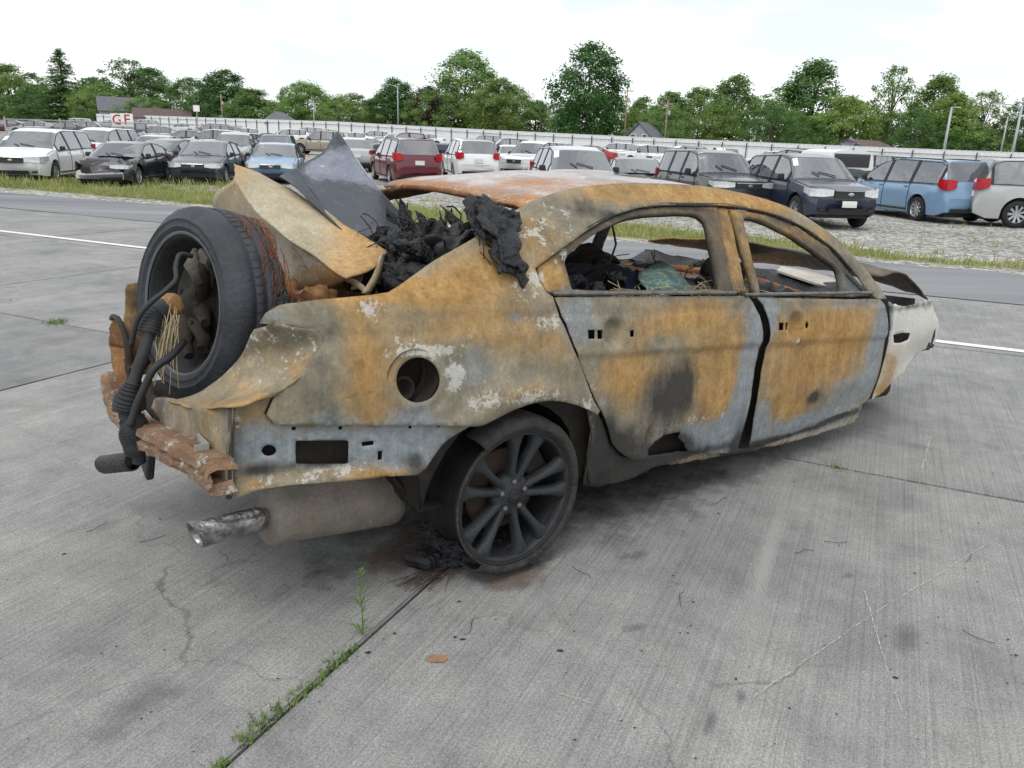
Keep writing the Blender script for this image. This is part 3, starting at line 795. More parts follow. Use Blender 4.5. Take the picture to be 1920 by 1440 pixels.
            for y_ in (-.80*hw0, .80*hw0): MB().box(t.end(0, abs(y_), t.zb+.16, 1 if y_ > 0 else -1, .0), (0.05, 0.16, 0.07), rot=Matrix.Rotation(R(-18 if y_ > 0 else 18), 3, 'Z')).build('fog_light', M_plast, root, bevel=0.015)
            if 'plate' in opt: strip('number_plate', M_plate, [(0, -.16), (0, 0), (0, .16)], t.zb+0.24, t.zb+0.38, True, 0.03)
        else:
            strip('number_plate', M_plate, [(0, -.17), (0, 0), (0, .17)], z0-0.14, z0+0.02, False, 0.02)
            strip('rear_bumper_trim', M_plast, [(0, -.8*hw0), (0, -.4*hw0), (0, 0), (0, .4*hw0), (0, .8*hw0)], t.zb+0.12, t.zb+0.22, False, 0.012)
    # mirrors, handles, seams
    for sd in (1, -1):
        p = t.P(t.cowl+0.42, 4.0, sd)
        MB().box(p+Vector((0.0, sd*0.11, 0.09)), (0.10, 0.19, 0.14), taper=0.8).build('mirror', M_plast, root, bevel=0.025)
        se = MB()
        for s0, s1 in t.wins[:2]:
            for d in (s1+0.04,):
                pts = [t.P(d-0.03*(v < 2), v, sd, 0.004) for v in (1.1, 2, 3, 4.0)]; se.tube(pts, 0.009, 4)
            p = t.P(s1-0.10, 3.55, sd, 0.012)
            MB().box(p, (0.18, 0.03, 0.035)).build('door_handle', M_paintc, root, bevel=0.008)
        d = t.cowl+0.16; se.tube([t.P(d, v, sd, 0.004) for v in (1.1, 2, 3, 4.0)], 0.009, 4)
        se.build('door_seam', M_seam, root)
        MB().tube([t.P(d, 1.3, sd, 0.006) for d in (t.fo+ra+.06, (t.fo+ra+t.fo+t.wb-ra)/2, t.fo+t.wb-ra-.06)], 0.03, 5).build('sill_trim', M_plast, root)
    # cabin
    zs = 0.60
    xs_ = [t.cowl+1.05, t.cowl+1.95]
    if t.back-t.cowl > 3.4: xs_.append(t.cowl+2.85)
    for q, sx in enumerate(xs_):
        if sx > t.back-0.5: continue
        for sy in (-0.36, 0.36):
            sb = MB(); x0 = t.L/2-sx; hh = min(1.14, pl(t.top, sx)-0.34)
            sb.box((x0-0.08, sy*t.W/1.85, (zs+hh)/2), (0.14, 0.48, hh-zs), rot=Matrix.Rotation(R(-10), 3, 'Y'), taper=0.85)
            sb.box((x0-0.13, sy*t.W/1.85, hh+0.08), (0.09, 0.26, 0.17), rot=Matrix.Rotation(R(-8), 3, 'Y'), taper=0.85)
            sb.build('seat', M_seat, root, bevel=0.03)
    MB().box((t.L/2-t.cowl-0.30, 0, min(0.92, pl(t.belt, t.cowl)-0.06)), (0.5, t.W*0.80, 0.16)).build('dashboard', M_plast, root, bevel=0.04)
    MB().lathe([(0.17, 0.0), (0.19, 0.015), (0.17, 0.03), (0.155, 0.015)], 20, Matrix.Translation((t.L/2-t.cowl-0.62, 0.36, 0.98)) @ Matrix.Rotation(R(62), 4, 'Y') @ Matrix.Rotation(R(90), 4, 'X'), True).build('steering_wheel', M_plast, root)
    # wheels
    for c in (t.fo, t.fo+t.wb):
        for sd in (1, -1):
            r = t.rw; w = 0.21
            prof = [(r*0.66, -w/2), (r*0.86, -w/2-0.01), (r*0.97, -w*0.42), (r, -w*0.3), (r, w*0.3), (r*0.97, w*0.42), (r*0.86, w/2+0.01), (r*0.66, w/2)]
            key = ('wheel', round(r, 3))
            if key not in MESHC:
                m1 = MB().lathe(prof, 28).mesh('wheel'); m1.materials.append(M_tyre); m1.shade_smooth()
                b2 = MB().lathe([(r*0.70, 0.09), (r*0.66, 0.098), (r*0.60, 0.06)], 24)
                b2.lathe([(0.0, 0.075), (r*0.16, 0.08), (r*0.2, 0.06)], 14)
                for k in range(9):
                    an = 2*math.pi*k/9; M = Matrix.Rotation(an, 4, 'Y')
                    b2.add([M @ Vector(p) for p in ((r*.14, .072, -.022), (r*.66, .088, -.034), (r*.66, .088, .034), (r*.14, .072, .022), (r*.14, .03, -.022), (r*.66, .05, -.034), (r*.66, .05, .034), (r*.14, .03, .022))],
                           [(0, 1, 2, 3), (0, 4, 5, 1), (3, 2, 6, 7)])
                m2 = b2.mesh('rim'); m2.materials.append(M_rim)
                b3 = MB().lathe([(0.0, 0.0), (r*0.68, 0.01)], 20); m3 = b3.mesh('wheel_back'); m3.materials.append(M_seam)
                MESHC[key] = (m1, m2, m3)
            m1, m2, m3 = MESHC[key]
            o = bpy.data.objects.new('wheel', m1); COL.objects.link(o); o.parent = root
            o.location = (t.L/2-c, sd*(t.W/2-0.13), r); o.rotation_euler = (0, 0, 0 if sd > 0 else math.pi)
            for nm, mm in (('rim', m2), ('brake_disc', m3)):
                q = bpy.data.objects.new(nm, mm); COL.objects.link(q); q.parent = o
    if 'rails' in opt:
        for sd in (1, -1):
            MB().tube([t.P(d, 5.4, sd, 0.05 if 0 < i < 4 else 0.005) for i, d in enumerate((t.head+.25, t.head+.4, (t.head+t.rend)/2, t.rend-.25, t.rend-.1))], 0.018, 6).build('roof_rail', M_plast, root)
    if 'topper' in opt:
        g = []
        for d in (t.back+0.02, t.back+0.1, t.L-0.35, t.L-0.08):
            k = 0.0 if d < t.L-0.2 else 0.25
            g.append([(t.L/2-d+k*-0.0, y, z) for y, z in ((-.93, 1.2), (-.90, 1.5), (-.80, 1.80), (-.5, 1.87), (0, 1.89), (.5, 1.87), (.80, 1.80), (.90, 1.5), (.93, 1.2))])
        mb = MB().grid(g); nn = 9; mb.f.append(tuple(range(3*nn, 4*nn)))
        mb.build('topper', M_white, root, autosmooth=40)
        MB().box((-t.L/2+0.07, 0, 1.53), (0.02, 1.45, 0.46)).build('topper_window', M_dglass, root)
        for sd in (1, -1):
            MB().box((-t.L/2+1.05, sd*0.90, 1.54), (1.35, 0.03, 0.28), rot=Matrix.Rotation(sd*R(10), 3, 'X')).build('topper_window', M_dglass, root)
    if 'opendoor' in opt:
        for sd in (1, -1):
            M = Matrix.Rotation(sd*R(62), 3, 'Z')
            base = t.P(1.62, 3, sd)
            d1 = MB(); d1.box(Vector(base)+M @ Vector((-0.5, 0, -0.18)), (1.0, 0.06, 0.78), rot=M).build('open_door', M_white, root, bevel=0.02)
            d2 = MB()
            for a_, b_ in (((0, 0, .22), (-0.35, 0, .72)), ((-.35, 0, .72), (-1.0, 0, .74)), ((-1.0, 0, .74), (-1.0, 0, .22))):
                d2.tube([Vector(base)+M @ Vector(a_), Vector(base)+M @ Vector(b_)], 0.03, 5)
            d2.build('open_door_frame', M_white, root)
    if 'openhood' in opt:
        M = Matrix.Rotation(R(-52), 3, 'Y')
        MB().box(Vector((t.L/2-t.cowl, 0, 1.12))+M @ Vector((0.62, 0, 0)), (1.25, 1.4, 0.04), rot=M).build('raised_hood', M_paintc, root, bevel=0.01)
    if 'paper' in opt:
        pp = t.P(t.cowl+0.5, 6.2, -1, 0.014)
        g = [[t.P(d, v, -1, 0.013) for v in (5.5, 6.3)] for d in (t.cowl+.40, t.cowl+.62)]
        MB().grid(g).build('windscreen_sheet', M_paper, root)
    return root
MESHC = {}
VPROTO = {}
vused = set()
def ray_ground(px, py):
    d = _f+_r2*((px-960)/1440.0)-_u2*((py-720)/1440.0)
    t = 1.0
    while t < 400:
        p = Vector((0, 0, CAM_H))+d*t
        if p.z <= T(p.x, p.y): break
        t *= 1.004
    return p
def put_vehicle(kind, px, py, phi, col, label, cat='car', opt=(), group='vehicles parked in the salvage yard'):
    key = (kind, opt)
    if key not in VPROTO: VPROTO[key] = make_vehicle(kind, opt)
    o = VPROTO[key]
    if key in vused: o = copy_tree(o)
    vused.add(key)
    t = TYPES[kind]; c = ray_ground(px, py)
    tc = Vector((-c.x, -c.y, 0)).normalized(); ph = R(phi)
    hd = Vector((tc.x*math.cos(ph)-tc.y*math.sin(ph), tc.x*math.sin(ph)+tc.y*math.cos(ph), 0))
    back = 0.5*(t['wb']*abs(math.cos(ph))+t['W']*abs(math.sin(ph)))
    p = Vector((c.x, c.y, 0))-tc*back
    z = T(p.x, p.y); h = 1.3
    slope = (T(p.x+hd.x*h, p.y+hd.y*h)-T(p.x-hd.x*h, p.y-hd.y*h))/(2*h)
    sl2 = (T(p.x-hd.y*h, p.y+hd.x*h)-T(p.x+hd.y*h, p.y-hd.x*h))/(2*h)
    o.location = (p.x, p.y, z+0.005); o.rotation_euler = (math.atan(sl2), -math.atan(slope), math.atan2(hd.y, hd.x))
    jr_ = random.Random(int(px*7+py)); o.scale = (jr_.uniform(0.96, 1.03), jr_.uniform(0.97, 1.03), jr_.uniform(0.95, 1.04))
    paint_tree(o, col, ('body', 'door_handle', 'raised_hood'))
    nm = {'minivan': 'parked_minivan', 'suv': 'parked_suv', 'pickup': 'parked_pickup', 'sedan': 'parked_sedan', 'coupe': 'parked_sedan', 'boxy': 'parked_suv', 'wagon': 'parked_hatchback'}[kind]
    o.name = nm
    tag(o, label, cat, group)
    return o
WH = lin(228, 229, 230); BK = lin(26, 27, 34); NV = lin(38, 46, 66); SB = lin(118, 150, 180); RD = lin(150, 24, 36); MR = lin(84, 26, 36)
SV = lin(178, 182, 184); GY = lin(104, 108, 114); BL = lin(36, 62, 128); TN = lin(150, 140, 128); GB = lin(86, 100, 118); DG = lin(30, 50, 48)
VEH = [
 ('minivan', 88, 341, -22, WH, 'white minivan with four-part grille parked in the weedy verge', 'minivan', ('paper',)),
 ('coupe', 245, 350, -22, BK, 'black sedan with smashed hood and one missing headlight', 'car', ('crumple',)),
 ('suv', 196, 322, -28, WH, 'white vehicle tucked between the white minivan and smashed black sedan', 'car', ()),
 ('sedan', 335, 330, 152, BK, 'dark sedan with red tail light showing behind the smashed black sedan', 'car', ()),
 ('sedan', 300, 322, -25, SV, 'small silver car squeezed behind the smashed black sedan', 'car', ()),
 ('sedan', 397, 346, -14, lin(48, 52, 62), 'dark slate sedan with wide chrome grille in tall weeds', 'car', ('chromey',)),
 ('sedan', 522, 343, -6, SB, 'sky blue sedan seen over the bent tan car panel', 'car', ()),
 ('boxy', 522, 322, -5, BK, 'black vehicle right behind the sky blue sedan', 'car', ()),
 ('suv', 447, 322, -12, SV, 'crumpled silver car between the slate and sky blue sedans', 'car', ('crumple',)),
 ('sedan', 14, 250, -102, MR, 'dark red sedan in the far left row beside the silver sedan', 'car', ()),
 ('coupe', 64, 255, -102, SV, 'silver sedan in the far row above the white minivan', 'car', ()),
 ('suv', 142, 248, -100, WH, 'white car behind the silver sedan in the far left rows', 'car', ()),
 ('sedan', 122, 260, -98, NV, 'dark blue car just above the white minivan roof', 'car', ()),
 ('wagon', 172, 260, 80, RD, 'bright red hatchback left of the letter signs', 'car', ()),
 ('minivan', 268, 244, -92, WH, 'white van behind the letter signs', 'van', ()),
 ('suv', 232, 268, -96, BK, 'black car behind the mesh fence under the letter signs', 'car', ()),
 ('sedan', 300, 272, -108, SV, 'silver car with wheel in view behind the mesh fence', 'car', ()),
 ('sedan', 350, 284, -104, GB, 'blue grey car behind the mesh fence, right of the silver car', 'car', ()),
 ('sedan', 432, 262, -95, SV, 'silver car at the back of the white group below the fence', 'car', ()),
 ('coupe', 420, 275, -100, WH, 'white sedan in side view behind the slate sedan', 'car', ()),
 ('suv', 395, 266, -95, GY, 'grey car left of the white sedans in side view', 'car', ()),
 ('wagon', 402, 292, -100, WH, 'white hatchback with red roof mark just behind the slate sedan', 'car', ()),
 ('coupe', 492, 286, -68, BL, 'blue sedan in side view behind the black vehicle', 'car', ()),
 ('wagon', 540, 272, -85, WH, 'white hatchback behind the blue sedan', 'car', ()),
 ('suv', 604, 292, -104, TN, 'tan crossover left of the tip of the upright dark panel', 'car', ()),
 ('coupe', 676, 300, -80, WH, 'white sedan with dark wheel right of the upright dark panel', 'car', ()),
 ('sedan', 660, 276, -86, WH, 'white car behind the white sedan with dark wheel', 'car', ()),
 ('suv', 738, 286, -82, WH, 'white crossover left of the navy pickup', 'car', ()),
 ('pickup', 772, 308, -84, NV, 'navy pickup with a white door hanging open', 'pickup', ('opendoor',)),
 ('wagon', 872, 306, -100, BL, 'blue hatchback right of the navy pickup', 'car', ()),
 ('suv', 948, 298, -78, MR, 'maroon vehicle behind the blue hatchback', 'car', ()),
 ('minivan', 758, 347, 194, lin(96, 22, 38), 'dark red minivan with roof rails seen from behind', 'minivan', ('rails',)),
 ('minivan', 878, 338, 190, WH, 'white van seen from behind over the burnt roof', 'van', ()),
 ('sedan', 958, 330, 186, WH, 'white sedan with a red tail light right of the white van', 'car', ()),
 ('suv', 1000, 338, -24, WH, 'white car with dark window right of the red tail light sedan', 'car', ()),
 ('sedan', 1000, 304, -86, WH, 'white sedan in side view two rows behind the white van', 'car', ()),
 ('suv', 1072, 404, 12, SV, 'silver crossover facing out over the burnt roof', 'car', ('paper',)),
 ('sedan', 1098, 310, -88, RD, 'red car half hidden behind the silver crossover', 'car', ()),
 ('sedan', 1186, 380, 10, BK, 'dark wrecked car with crushed hood beside the silver crossover', 'car', ('crumple',)),
 ('suv', 1200, 310, -62, WH, 'white crossover in the row behind the wrecked dark car', 'car', ()),
 ('boxy', 1268, 320, -60, WH, 'white crossover just behind the charcoal sport utility', 'car', ('rails',)),
 ('boxy', 1326, 408, 26, lin(42, 46, 54), 'charcoal boxy sport utility with sheet on its windscreen', 'car', ('paper',)),
 ('suv', 1352, 326, 186, WH, 'white vehicle with rear window behind the charcoal sport utility', 'car', ()),
 ('pickup', 1500, 378, 214, DG, 'dark green pickup with white topper behind the navy sport utility', 'pickup', ('topper',)),
 ('suv', 1497, 424, 27, NV, 'navy sport utility with white front plate on the gravel', 'car', ('paper', 'plate')),
 ('suv', 1622, 346, -80, GY, 'dark grey crossover above the sky blue minivan hood', 'car', ()),
 ('minivan', 1705, 414, 218, SB, 'sky blue minivan with red tail lights on the gravel', 'minivan', ('rails',)),
 ('minivan', 1985, 434, 112, lin(170, 172, 172), 'silver minivan cut off by the edge, beside the sky blue minivan', 'minivan', ()),
 ('sedan', 1868, 352, 96, GY, 'grey sedan between the sky blue and silver minivans', 'car', ()),
 ('wagon', 1772, 322, -86, WH, 'white hatchback just behind the sky blue minivan roof', 'car', ()),
 ('sedan', 1868, 326, -92, lin(40, 44, 48), 'black sedan in the row behind the silver minivan', 'car', ()),
 ('sedan', 1650, 306, -90, MR, 'maroon sedan in the back row above the dark grey crossover', 'car', ()),
 ('pickup', 1762, 304, -92, MR, 'maroon pickup in the back row before the fence', 'pickup', ()),
 ('sedan', 1700, 310, -90, GB, 'blue grey sedan in the back row beside the maroon sedan', 'car', ()),
 ('suv', 1842, 306, -90, WH, 'white sport utility in the back row right of the maroon pickup', 'car', ()),
 ('sedan', 1905, 308, -90, SV, 'silver sedan at the end of the back row', 'car', ()),
 ('suv', 1935, 322, -94, RD, 'red vehicle above the silver minivan roof', 'car', ()),
 ('sedan', 1812, 318, -88, SV, 'pale silver sedan over the sky blue minivan rear', 'car', ()),
 ('sedan', 462, 268, -92, WH, 'white sedan above the blue sedan roof', 'car', ()),
 ('suv', 574, 266, -90, SV, 'silver crossover behind the tan crossover', 'car', ()),
 ('sedan', 612, 264, -88, WH, 'white car in the last row above the tan crossover', 'car', ()),
 ('wagon', 700, 270, -88, SV, 'silver hatchback in the last row behind the white crossover', 'car', ()),
 ('sedan', 800, 274, -90, WH, 'white car in the last row above the navy pickup', 'car', ()),
 ('suv', 905, 284, -88, GY, 'grey vehicle in the last row above the blue hatchback', 'car', ()),
 ('sedan', 1045, 296, -90, WH, 'white sedan close to the fence above the silver crossover', 'car', ()),
 ('suv', 1150, 300, -88, WH, 'white vehicle close to the fence left of the white crossovers', 'car', ()),
 ('sedan', 1240, 300, -92, SV, 'silver sedan close to the fence above the charcoal sport utility', 'car', ()),
 ('sedan', 1440, 318, -86, WH, 'white sedan beyond the pickup topper', 'car', ()),
 ('suv', 1565, 312, -90, SV, 'silver vehicle near the fence above the dark green pickup', 'car', ()),
 ('sedan', 205, 240, -98, SV, 'silver car in the last row left of the letter signs', 'car', ()),
 ('sedan', 340, 250, -96, WH, 'white car in the last row right of the letter signs', 'car', ()),
 ('wagon', 660, 322, 186, SV, 'silver hatchback hidden behind the upright dark panel', 'car', ()),
]
for (kd, px, py, phi, col, lab, cat, opt) in VEH:
    put_vehicle(kd, px, py, phi, col, lab, cat, tuple(opt))
# ------------------------------------------------------------------ houses behind the fence
M_roofg = simple('grey_shingle', lin(104, 106, 112), 0.9, var=0.2, scale=2)
M_roofb = simple('brown_shingle', lin(98, 84, 80), 0.9, var=0.2, scale=2)
M_side = simple('grey_siding', lin(146, 152, 160), 0.8, var=0.08, scale=2)
M_brick = simple('red_brick', lin(128, 84, 70), 0.9, var=0.25, scale=5)
def house(px, Yx, w, d, hw_, hr, ry, label, roofm, hip=False, chim=False):
    Y = fence_Y(px)+Yx; X = cam_ground(px, Y); g = T(X, Y)
    o = empty('house', (X, Y, g), R(ry))
    MB().box((0, 0, hw_/2), (w, d, hw_)).build('wall', M_side, o)
    ov = 0.3; e = d*0.32 if hip else 0.0
    for sgn in (-1, 1):
        P = [(-w/2-ov, sgn*(d/2+ov), hw_-0.1), (w/2+ov, sgn*(d/2+ov), hw_-0.1), (w/2+ov-e*1.4, 0, hw_+hr), (-w/2-ov+e*1.4, 0, hw_+hr)]
        MB().add(P, [(0, 1, 2, 3)]).build('roof', roofm, o, solid=0.12)
        if hip: MB().add([(sgn*(w/2+ov), -d/2-ov, hw_-.1), (sgn*(w/2+ov), d/2+ov, hw_-.1), (sgn*(w/2+ov-e*1.4), 0, hw_+hr)], [(0, 1, 2)]).build('roof', roofm, o, solid=0.12)
        else: MB().add([(sgn*w/2, -d/2, hw_), (sgn*w/2, d/2, hw_), (sgn*w/2, 0, hw_+hr*0.93)], [(0, 1, 2)]).build('gable', M_side, o, solid=0.1)
        for k in (-1, 1):
            wf = MB().box((k*w*0.25, sgn*(d/2+0.02), hw_*0.6), (0.95, 0.06, 1.2)).build('window', M_paper, o)
            MB().box((k*w*0.25, sgn*(d/2+0.04), hw_*0.6), (0.78, 0.06, 1.02)).build('pane', M_dglass, wf)
            if not hip:
                wf = MB().box((sgn*(w/2+0.04), k*d*0.16, hw_+hr*0.25), (0.06, 0.7, 1.0)).build('window', M_paper, o)
                MB().box((sgn*(w/2+0.06), k*d*0.16, hw_+hr*0.25), (0.06, 0.55, 0.85)).build('pane', M_dglass, wf)
    if chim: MB().box((w*0.12, 0.3, hw_+hr), (0.7, 0.6, 1.5)).build('chimney', M_brick, o)
    tag(o, label, 'house')
house(286, 12, 10, 7, 3.0, 3.0, 28, 'grey sided house with steep gable and chimney behind the yard', M_roofg, chim=True)
house(352, 8, 11, 7, 1.9, 1.9, 20, 'low house with brown roof right of the grey gabled house', M_roofb)
house(550, 6, 6, 6, 1.7, 2.0, 30, 'house with dark hipped roof showing above the white fence', M_roofg, hip=True)
house(1172, 4, 4.0, 5, 1.6, 2.6, 60, 'small grey house under the big dark tree', M_roofg)
house(1545, 5, 7, 6, 1.9, 1.2, 40, 'low house roof hidden behind the yellow green tree', M_roofb)
# ------------------------------------------------------------------ poles
M_wood = simple('weathered_wood', lin(140, 124, 104), 0.9, var=0.2, scale=4)
M_galv = simple('galvanised', lin(168, 172, 174), 0.5, metal=0.4, var=0.08)
def pole(px, top_y, ex, mat, r, label, cat, arms=(), group=None):
    Y = fence_Y(px)+ex; X = cam_ground(px, Y); g = T(X, Y); hor = 281+(px-960)*math.tan(ROLL)
    h = CAM_H+(hor-top_y)*Y/1440.0*1.045-g
    o = empty('lamp_post' if arms else 'utility_pole', (X, Y, g))
    MB().tube([(0, 0, 0), (0, 0, h*0.5), (0, 0, h)], [r, r*0.85, r*0.7], 8).build('pole', mat, o, smooth=True)
    if not arms:
        MB().box((0, 0, h-0.5), (1.6, 0.10, 0.12)).build('crossarm', mat, o)
        MB().box((0.25, 0, h-1.6), (0.3, 0.3, 0.6)).build('transformer', M_galv, o, bevel=0.05)
    for k, (ax, ln, dz) in enumerate(arms):
        MB().tube([(0, 0, h-0.15), (ax*ln*0.5, 0, h+dz*0.7), (ax*ln, 0, h+dz)], 0.05, 6).build('arm', M_galv, o)
        MB().box((ax*(ln+0.25), 0, h+dz), (0.7, 0.25, 0.12), taper=0.8).build('lamp_head', M_galv, o, bevel=0.02)
    tag(o, label, cat, group)
pole(453, 190, 3, M_wood, 0.17, 'brown wooden pole in front of the dark spreading tree', 'pole')
pole(609, 200, 5, M_galv, 0.13, 'grey pole with small transformer by the light rounded tree', 'pole')
pole(752, 178, 6, M_galv, 0.12, 'tall grey lamp post before the dark tree, left of the purple tree', 'lamp post', arms=((-1, 2.2, 0.2),))
pole(1138, 180, 3, M_wood, 0.10, 'thin wooden pole at the edge of the big dark tree', 'pole')
pole(1207, 200, 3, M_wood, 0.12, 'thin wooden pole right of the small grey house', 'pole')
pole(1684, 213, 2, M_galv, 0.17, 'plain grey pole in front of the bright yellow green tree', 'lamp post', arms=((1, 0.4, 0.0),))
pole(1801, 213, 2, M_galv, 0.16, 'taller lamp post with long arm before the domed willow', 'lamp post', arms=((-1, 2.4, 0.25),))
pole(1781, 228, 14, M_galv, 0.12, 'shorter lamp post with arm behind the taller one', 'lamp post', arms=((-1, 2.2, 0.2),))
# ------------------------------------------------------------------ letter signs on a post
M_redpaint = simple('red_lettering', lin(176, 34, 48), 0.6, var=0.05)
def text_mesh(s, size, name):
    cu = bpy.data.curves.new(name, 'FONT'); cu.body = s; cu.size = size; cu.align_x = 'CENTER'; cu.align_y = 'CENTER'; cu.extrude = 0.004; cu.offset = 0.006
    ob = bpy.data.objects.new(name, cu); COL.objects.link(ob)
    dg = bpy.context.evaluated_depsgraph_get(); m = bpy.data.meshes.new_from_object(ob.evaluated_get(dg))
    bpy.data.objects.remove(ob); bpy.data.curves.remove(cu)
    return m
def letter_sign(px, py, Y, letter, label):
    d = _f+_r2*((px-960)/1440.0)-_u2*((py-720)/1440.0); t = Y/d.y
    p = Vector((0, 0, CAM_H))+d*t; g = T(p.x, p.y); h = p.z-g
    o = empty('row_sign', (p.x, p.y, g), math.atan2(-p.x, p.y)*-1*-1)
    MB().tube([(0.0, 0.05, 0), (0.0, 0.05, h+0.45)], 0.035, 8).build('post', M_galv, o)
    MB().box((0, 0, h), (0.72, 0.02, 0.80)).build('board', M_paper, o)
    m = text_mesh(letter, 0.85, 'letter'); q = link('letter', m, M_redpaint, o); q.location = (0, -0.016, h); q.rotation_euler = (R(90), 0, 0)
    tag(o, label, 'sign', 'row letter signs')
letter_sign(220, 225, 52.0, 'G', 'white row sign with a red letter G on a steel post')
letter_sign(238, 225, 52.0, 'F', 'white row sign with a red letter F on a steel post')
p = ray_ground(193, 285)
o = empty('small_sign', (p.x-1, p.y+18, T(p.x-1, p.y+18)), 0.3)
MB().tube([(0, 0.05, 0), (0, 0.05, 3.3)], 0.035, 8).build('post', M_galv, o); MB().box((0, 0, 3.0), (0.5, 0.02, 0.5)).build('board', M_paper, o)
tag(o, 'small blank white sign left of the row letter signs', 'sign')
# ------------------------------------------------------------------ chain-link fence by the signs
M_wire = simple('wire_mesh', lin(120, 124, 128), 0.5, metal=0.5)
cf = empty('chain_link_fence'); tag(cf, 'grey chain-link fence with pale posts below the row letter signs', 'fence')
c0 = ray_ground(20, 300); c1 = ray_ground(395, 300)
L = (c1-c0).length; dv = (c1-c0).normalized(); hh = 1.9
k = 0
while k*2.4 < L:
    p = c0+dv*(k*2.4); z = T(p.x, p.y)
    MB().tube([(p.x, p.y, z), (p.x, p.y, z+hh+0.1)], 0.04, 7).build('post', M_galv, cf)
    q = c0+dv*((k+1)*2.4); z2 = T(q.x, q.y)
    MB().tube([(p.x, p.y, z+hh), (q.x, q.y, z2+hh)], 0.025, 6).build('rail', M_galv, cf)
    wm = MB(); nW = 24
    for i in range(-int(hh/0.1), nW):
        for sgn in (1, -1):
            x0 = i*0.1; x1 = x0+hh; za, zb_ = (0, hh) if sgn > 0 else (hh, 0)
            if x0 < 0: za = za+(zb_-za)*(-x0/hh); x0 = 0
            if x1 > 2.4: zb_ = za+(zb_-za)*((2.4-x0)/(x1-x0)); x1 = 2.4
            if x1-x0 < 0.02: continue
            a_ = p+dv*x0+Vector((0, 0, 0)); b_ = p+dv*x1
            a_.z = z+(z2-z)*x0/2.4+za; b_.z = z+(z2-z)*x1/2.4+zb_
            wm.tube([a_, b_], 0.006, 3, cap=False)
    w = wm.build('mesh_fabric', M_wire, cf); w['kind'] = 'stuff'
    k += 1
